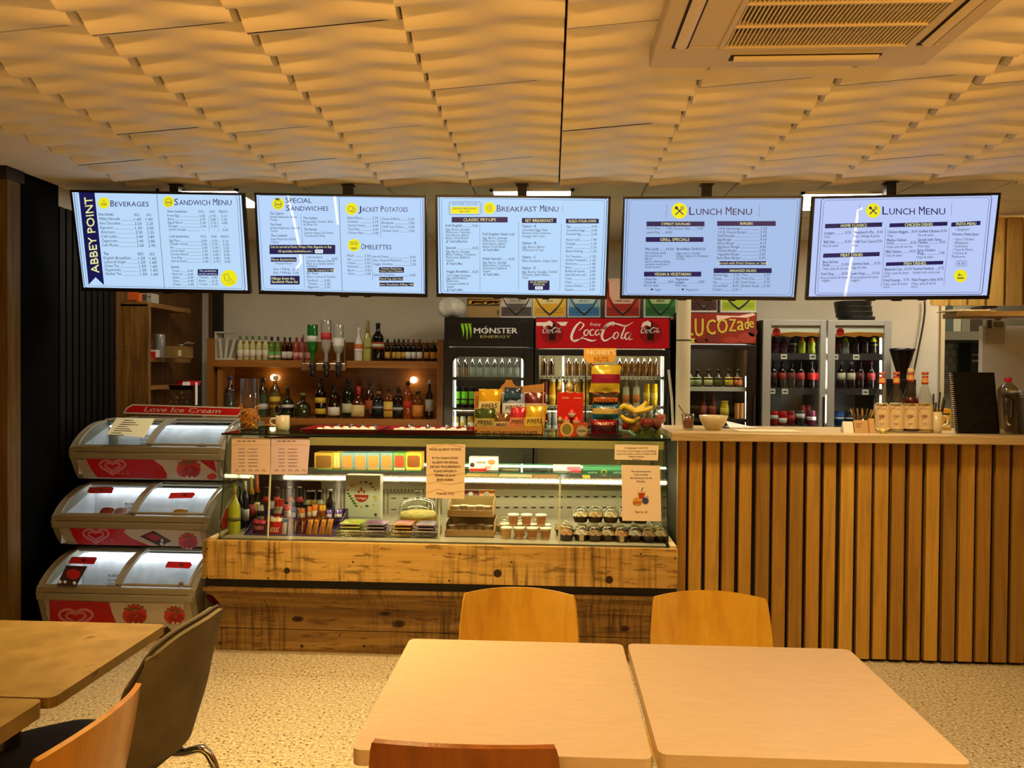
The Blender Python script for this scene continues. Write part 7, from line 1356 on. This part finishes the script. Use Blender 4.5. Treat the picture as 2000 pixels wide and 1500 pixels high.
def cardtray(x0,x1,yb,yt,Y0,Y1,zb,label,n):
    f_=F6(Y0); a,c=f_.px(x0,yb)[0],f_.px(x1,yb)[0]; H=f_.px(x0,yt)[1]-f_.px(x0,yb)[1]; zt=zb+H; b=MB()
    b.box((a,Y0,zb),(c,Y1,zb+.004)); b.box((a,Y1-.004,zb),(c,Y1,zt+.012)); 
    for X,s in ((a,1),(c,-1)): b.prism([(X,Y0,zb),(X,Y1,zb),(X,Y1,zt+.012),(X,Y0+.03,zt)],[(X+.004*s,Y0,zb),(X+.004*s,Y1,zb),(X+.004*s,Y1,zt+.012),(X+.004*s,Y0+.03,zt)])
    hf=H*.55; b.box((a,Y0,zb),(c,Y0+.004,zb+hf)); o=b.build('cardboard_tray',M('b8986c',.65),None,label=label,cat='tray',group='cardboard trays in the display')
    q=MB(); d=Dec(q,f_,.001); d.text('KEEP REFRIGERATED',(x0+x1)/2,yb-18,14,0,190,'C',.01); d.disc(x0+70,yb-25,12,1); q.build('tray_print',[M('5a4028',.6),M('8c3c28',.6)],o)
    for k in range(n):
        X=a+.035+(c-a-.07)*k/(n-1); q=MB(); q.lathe([(.020,0),(.026,H*.62),(.028,H*.64),(.0001,H*.66)],(X,Y0+.07+.02*(k%2),zb+.005),14); q.build('dessert_pot',M('d4ccb4',.35),None,label='white lidded pot, %s in the %s'%(ORD[k],'upper cardboard tray' if zb>DK+.05 else 'lower cardboard tray'),cat='pot',group='pots in the cardboard trays')
    return zt
cardtray(115,500,972,870,3.95,4.17,DK,'lower cardboard tray of white lidded pots beside the metal post',5)
zt2=F6(3.98).px(300,858)[1]; cardtray(135,490,855,750,3.97,4.17,max(zt2,DK+.098),'upper cardboard tray of white lidded pots on top of the lower one',5)
# yoghurt pots in a pyramid
def pot(x,y0,y1,Y,zb,label,c='dcbc8c'):
    f_=F6(Y); q=f_.px(x,y1); r=.028; h=.056; b=MB(); b.lathe([(r*.72,0),(r*.74,.002),(r*.95,h*.9),(r,h)],(q[0],Y,zb),18); o=b.build('yoghurt_pot',[M(c,.3)],None,label=label,cat='pot',group='yoghurt pots')
    MB().lathe([(r*1.06,h-.004),(r*1.08,h),(r*1.06,h+.003),(.0001,h+.003)],(q[0],Y,zb),18).build('foil_lid',M('e4e0d0',.35),o)
    MB().lathe([(r*.80,h*.22),(r*.955,h*.8)],(q[0],Y,zb),18).build('label_band',M(('c08850','cca464','b87c50')[int(x)%3],.4),o); return q[0]
for k,x in enumerate((595,695,797,902)): pot(x,905,985,3.94,DK,'yoghurt pot in the front row, %s from the cardboard trays'%ORD[k])
for k,x in enumerate((585,690,795,900)): pot(x,850,905,4.03,DK,'yoghurt pot in the second row, %s from the cardboard trays'%ORD[k])
for k,x in enumerate((650,752,866)): pot(x,785,905,3.985,DK+.0595,'yoghurt pot stacked on top of the rows, %s of three'%ORD[k],'d4b080')
def dome(x,y,Y,zb,label,top='b88c50',tag_=False,fill='2c180e',r=.043,tilt=0):
    f_=F6(Y); q=f_.px(x,y); o=(q[0],Y,zb); b=MB(); b.lathe([(r*.75,0),(r*.78,.002),(r*.98,.032)],o,20); B=b.build('dessert_cup',[M(fill,.25,coat=.4)],None,label=label,cat='dessert',group='domed dessert cups')
    b=MB(); b.lathe([(r*.97,.032),(r*.8,.042),(r*.45,.05),(.0001,.052)],o,18); b.build('topping',noisy(top,fill,50.,.5),B)
    b=MB(); b.lathe([(r*1.04,.030),(r*1.06,.034),(r*1.0,.036),(r*.95,.052),(r*.72,.070),(r*.35,.079),(.0001,.081)],o,20); b.build('dome_lid',[glass('f0f0e8',.12,.02)],B)
    if tag_: b=MB(); b.box((o[0]-.011,Y-r*1.0-.0015,zb+.004),(o[0]+.011,Y-r*1.0,zb+.036)); b.build('price_tag',M('d8c8a0',.5),B)
for k,(x,Y) in enumerate(((575,4.12),(715,4.12),(862,4.12))): dome(x,900,Y,DK,'domed cup behind the yoghurt pots, %s of three'%ORD[k],'d8d0b8',False,'c8b48c')
names='first second third fourth fifth sixth seventh eighth'.split()
for k,x in enumerate((1060,1180,1285,1385,1492,1600,1705,1800)): dome(x,985,3.93+.012*(k%2),DK,'dark domed dessert in the front row, %s from the yoghurt pots'%names[k],('c8883c','d8ccb8','a87c48','c8b48c')[k%4],k in(1,4),'2a160c')
for k,x in enumerate((1035,1160,1262,1365,1450,1560,1645,1740)): dome(x,910,4.05+.012*(k%2),DK,'dark domed dessert in the second row, %s from the yoghurt pots'%names[k],('e0a040','d0c8b0','c89048','b89c60')[k%4],False,'38200f')
for k,x in enumerate((1175,1290,1410,1530,1640)): dome(x,860,4.0,DK+.082,'dark domed dessert stacked on the rows, %s of five'%names[k],('d8c8a0','c8a060')[k%2],False,'3a2414')
# goods on the glass shelf
ST=SHZ+.007
def plain(x0,x1,c2,m):
    def pr(d): d.rrect(x0+12,290,x1-12,385,18,0); d.rect(x0+4,392,x1-4,412,1)
    return pr
for k,(x0,x1,c,c1,c2,lb) in enumerate(((892,1042,'b09038','6a4c1c','d8c060','yellow and brown carton, first on the glass shelf'),(1046,1102,'c8a848','d8c480','8c6420','narrow yellow carton, second on the glass shelf'),(1106,1212,'5c8088','c87838','d0a030','teal carton with orange patch, first of four alike on the glass shelf'),(1214,1318,'5c8088','c87838','d0a030','teal carton with orange patch, second of four alike on the glass shelf'),(1320,1424,'5c8088','c87838','d0a030','teal carton with orange patch, third of four alike on the glass shelf'),(1428,1530,'5c8088','c87838','d0a030','teal carton with orange patch, last of four alike on the glass shelf'),(1534,1632,'4c7c34','b83c24','d8d0b0','green and red carton on the glass shelf'),(1636,1762,'d0a830','6a3c14','e0c860','yellow carton with brown patch, last on the glass shelf'))):
    bx(F5(4.1),x0,x1,268,ST,.1,[M(c,.5),M(c1,.5),M(c2,.5)],'snack_carton',lb,'carton',plain(x0,x1,c2,0),group='cartons on the glass shelf')
bx(F6(4.1),305,530,292,ST,.07,[M('d8d4cc',.45),M('b82418',.45),M('2c1c18',.5),M('a86c44',.5)],'egg_carton','white and red carton of chocolate on the glass shelf beside the notice','carton',lambda d:(d.rect(308,380,440,415,0),d.text('KINDER',400,340,16,1,70,'C',.02),d.text('JOY',452,384,24,0,50,'C',.03,2),d.disc(480,330,30,2,1,20),d.disc(330,352,18,1)))
bx(F6(4.1),962,1180,360,ST,.08,[M('d8d4d4',.4),M('c86880',.4),M('b83440',.4),M('8c8890',.4)],'gum_box','white and pink chewing gum box on the glass shelf','box',lambda d:(d.rect(1070,366,1176,395,0),d.rect(1100,396,1178,426,1),d.stroke([(980,400),(1060,400)],12,2),d.text('ICE',1135,416,12,2,40,'C',.02)))
bx(F6(4.1),1196,1500,368,ST,.08,[M('3c8060',.4),M('1c4434',.4),M('d8e4d4',.4),M('b8a850',.4)],'gum_box','long green chewing gum box on the glass shelf','box',lambda d:(d.rect(1200,394,1498,430,0),d.text('extra',1268,418,18,1,72,'C',.03,2),d.ring(1358,412,22,6,2,2),d.text('extra',1462,418,18,1,60,'C',.03,2)))
bx(F6(4.15),560,690,395,ST,.05,[M('c8b894',.5),M('a05c28',.5)],'price_card_holder','small cream and brown card stack on the glass shelf','card',lambda d:d.rect(565,405,640,418,0))
# leaflets on the granite ledge
for k,(x0,x1,c,lb) in enumerate(((280,400,'d8b060','tan leaflet on the granite ledge behind the notice'),(400,530,'c8a050','second tan leaflet along the granite ledge'),(540,800,'e0c890','long cream leaflet on the granite ledge'),(805,1000,'b88440','brown edged leaflet on the granite ledge'),(1190,1250,'e0c030','bright yellow ticket on the granite ledge'))):
    f_=F6(4.56); a,c_=f_.px(x0,470)[0],f_.px(x1,470)[0]; b=MB(); T=Matrix.Translation(((a+c_)/2,4.58,.8405))@Matrix.Rotation(radians((-4,3,-2,5,0)[k]),4,'Z'); b.box((-(c_-a)/2,-.05,0),((c_-a)/2,.05,.004),0,T); b.build('leaflet',M(c,.6),None,label=lb,cat='leaflet')
packet(F6(4.55),1285,1480,452,516,'3c2c20','c8a068','crumpled brown foil packet lying on the granite ledge',None,0,'foil_packet','packet',None,.02,1.2)
# ---------------------------------------------------------------- notices on the front glass
GN=V((0,.08,GZ1-GZ0)).normalized(); 
def notice(px,crop,col,label,pr,mats,name='paper_notice'):
    f_=Fr((0,3.82,GZ0),(1,0,0),GN,crop); f_.o=f_.o+f_.n*.0015; A_=[f_.at(*f_.px(*p_)) for p_ in px]; b=MB(); b.prism(A_,[p_+f_.n*.0008 for p_ in A_]); o=b.build(name,M(col,.35,coat=.6),None,label=label,cat='notice',group=None)
    q=MB(); d=Dec(q,f_,.0014); pr(d); q.build('notice_marks',mats,o)
mark_mats=[M('5a3c28',.5),M('7c6c88',.5),M('b03c28',.5),M('d89c34',.5),M('3c4468',.5),M('e8c080',.3)]  # last tone serves the painted sleeve glare and a drawn cup lid
def np(x0):
    def pr(d):
        for k in range(4): d.rect(x0+50+k*40,170,x0+80+k*40,176,0)
        for k in range(6): d.rect(x0+60,235+k*28,x0+110,240+k*28,1); d.rect(x0+140,235+k*28,x0+215,240+k*28,1)
        for k in range(5): d.stroke([(x0+30+k*55,420),(x0+45+k*55,404),(x0+62+k*55,420)],5,0)
        d.stroke([(x0+10,205),(x0+60,198),(x0+140,206),(x0+220,199),(x0+290,207)],6,5); d.stroke([(x0+100,300),(x0+130,250),(x0+150,300),(x0+190,240),(x0+210,290)],5,5,1,4)  # wavy strokes paint reflections on the clear sleeve
    return pr
notice([(215,440),(530,445),(535,150),(220,140)],C5,'e8cdb4','peach menu sheet in a clear sleeve at the freezer end of the display glass',np(215),mark_mats)
notice([(537,445),(835,440),(858,152),(540,150)],C5,'e0c6c6','pinkish menu sheet in a clear sleeve beside the peach one on the glass',np(540),mark_mats)
def allergy(d):
    for i,(t_,w_) in enumerate((('FOOD ALLERGY NOTICE',245),('',0),('IF YOU HAVE A FOOD',200),('ALLERGY OR SPECIAL',205),('DIETARY REQUIREMENTS',238),('PLEASE INFORM A',180),('MEMBER OF STAFF',160),('BEFORE ORDERING',130),('',0),('THANK YOU',140))):
        if t_: d.text(t_,118,238+i*34+(40 if i==9 else 0),16,0,w_,'C',.02)
    for k in range(3): d.stroke([(-20,430+k*70),(60,420+k*60),(140,440+k*62),(255,415+k*70)],5,5,1,4)  # wavy strokes paint glare over the lettering
    d.stroke([(20,215),(120,190),(260,212)],6,5,1,4)  # one more painted glare line along the top
notice([(-32,610),(268,618),(276,190),(-28,192)],C6,'f0d4a8','tan allergy notice in capitals stuck in the middle of the display glass',allergy,mark_mats)
notice([(1440,310),(1780,318),(1786,200),(1444,192)],C6,'f0dcb8','small wide tan notice at the top corner of the display glass',lambda d:[d.text(t_,1612,226+k*22,11,0,w_,'C',.01) for k,(t_,w_) in enumerate((('PLEASE NOTE',180),('If you have a food allergy or special dietary',310),('requirement please speak to a member of staff',310),('before ordering.',120),('Thank you',70)))],mark_mats)
def eat(d):
    for k,(t_,w_) in enumerate((('Please do not consume',150),('Food or drink',110),('Not Purchased On the',170),('Premises',66))): d.text(t_,1648,408+k*26,12,4,w_,'C',.015)
    d.poly([(1625,570),(1678,570),(1672,615),(1632,615)],2,1); d.rect(1620,562,1682,572,5,2); d.stroke([(1652,562),(1656,535),(1668,530)],5,4,1); d.poly(arc(1618,640,36,180,360,10,34)[::-1],3,2); d.stroke([(1584,646),(1600,652),(1616,645),(1634,652),(1652,646)],8,2,3); d.poly(arc(1618,652,33,0,180,8,14)[::-1],3,3); d.disc(1682,632,26,4,2); d.stroke([(1690,600),(1705,595)],5,0,3)
    d.text('Thank You',1632,726,14,4,66,'C',.015); d.disc(1688,720,11,3,1)
notice([(1502,788),(1806,792),(1796,358),(1494,352)],C6,'f4dfbc','tall tan notice with burger and drink picture on the display glass',eat,mark_mats)
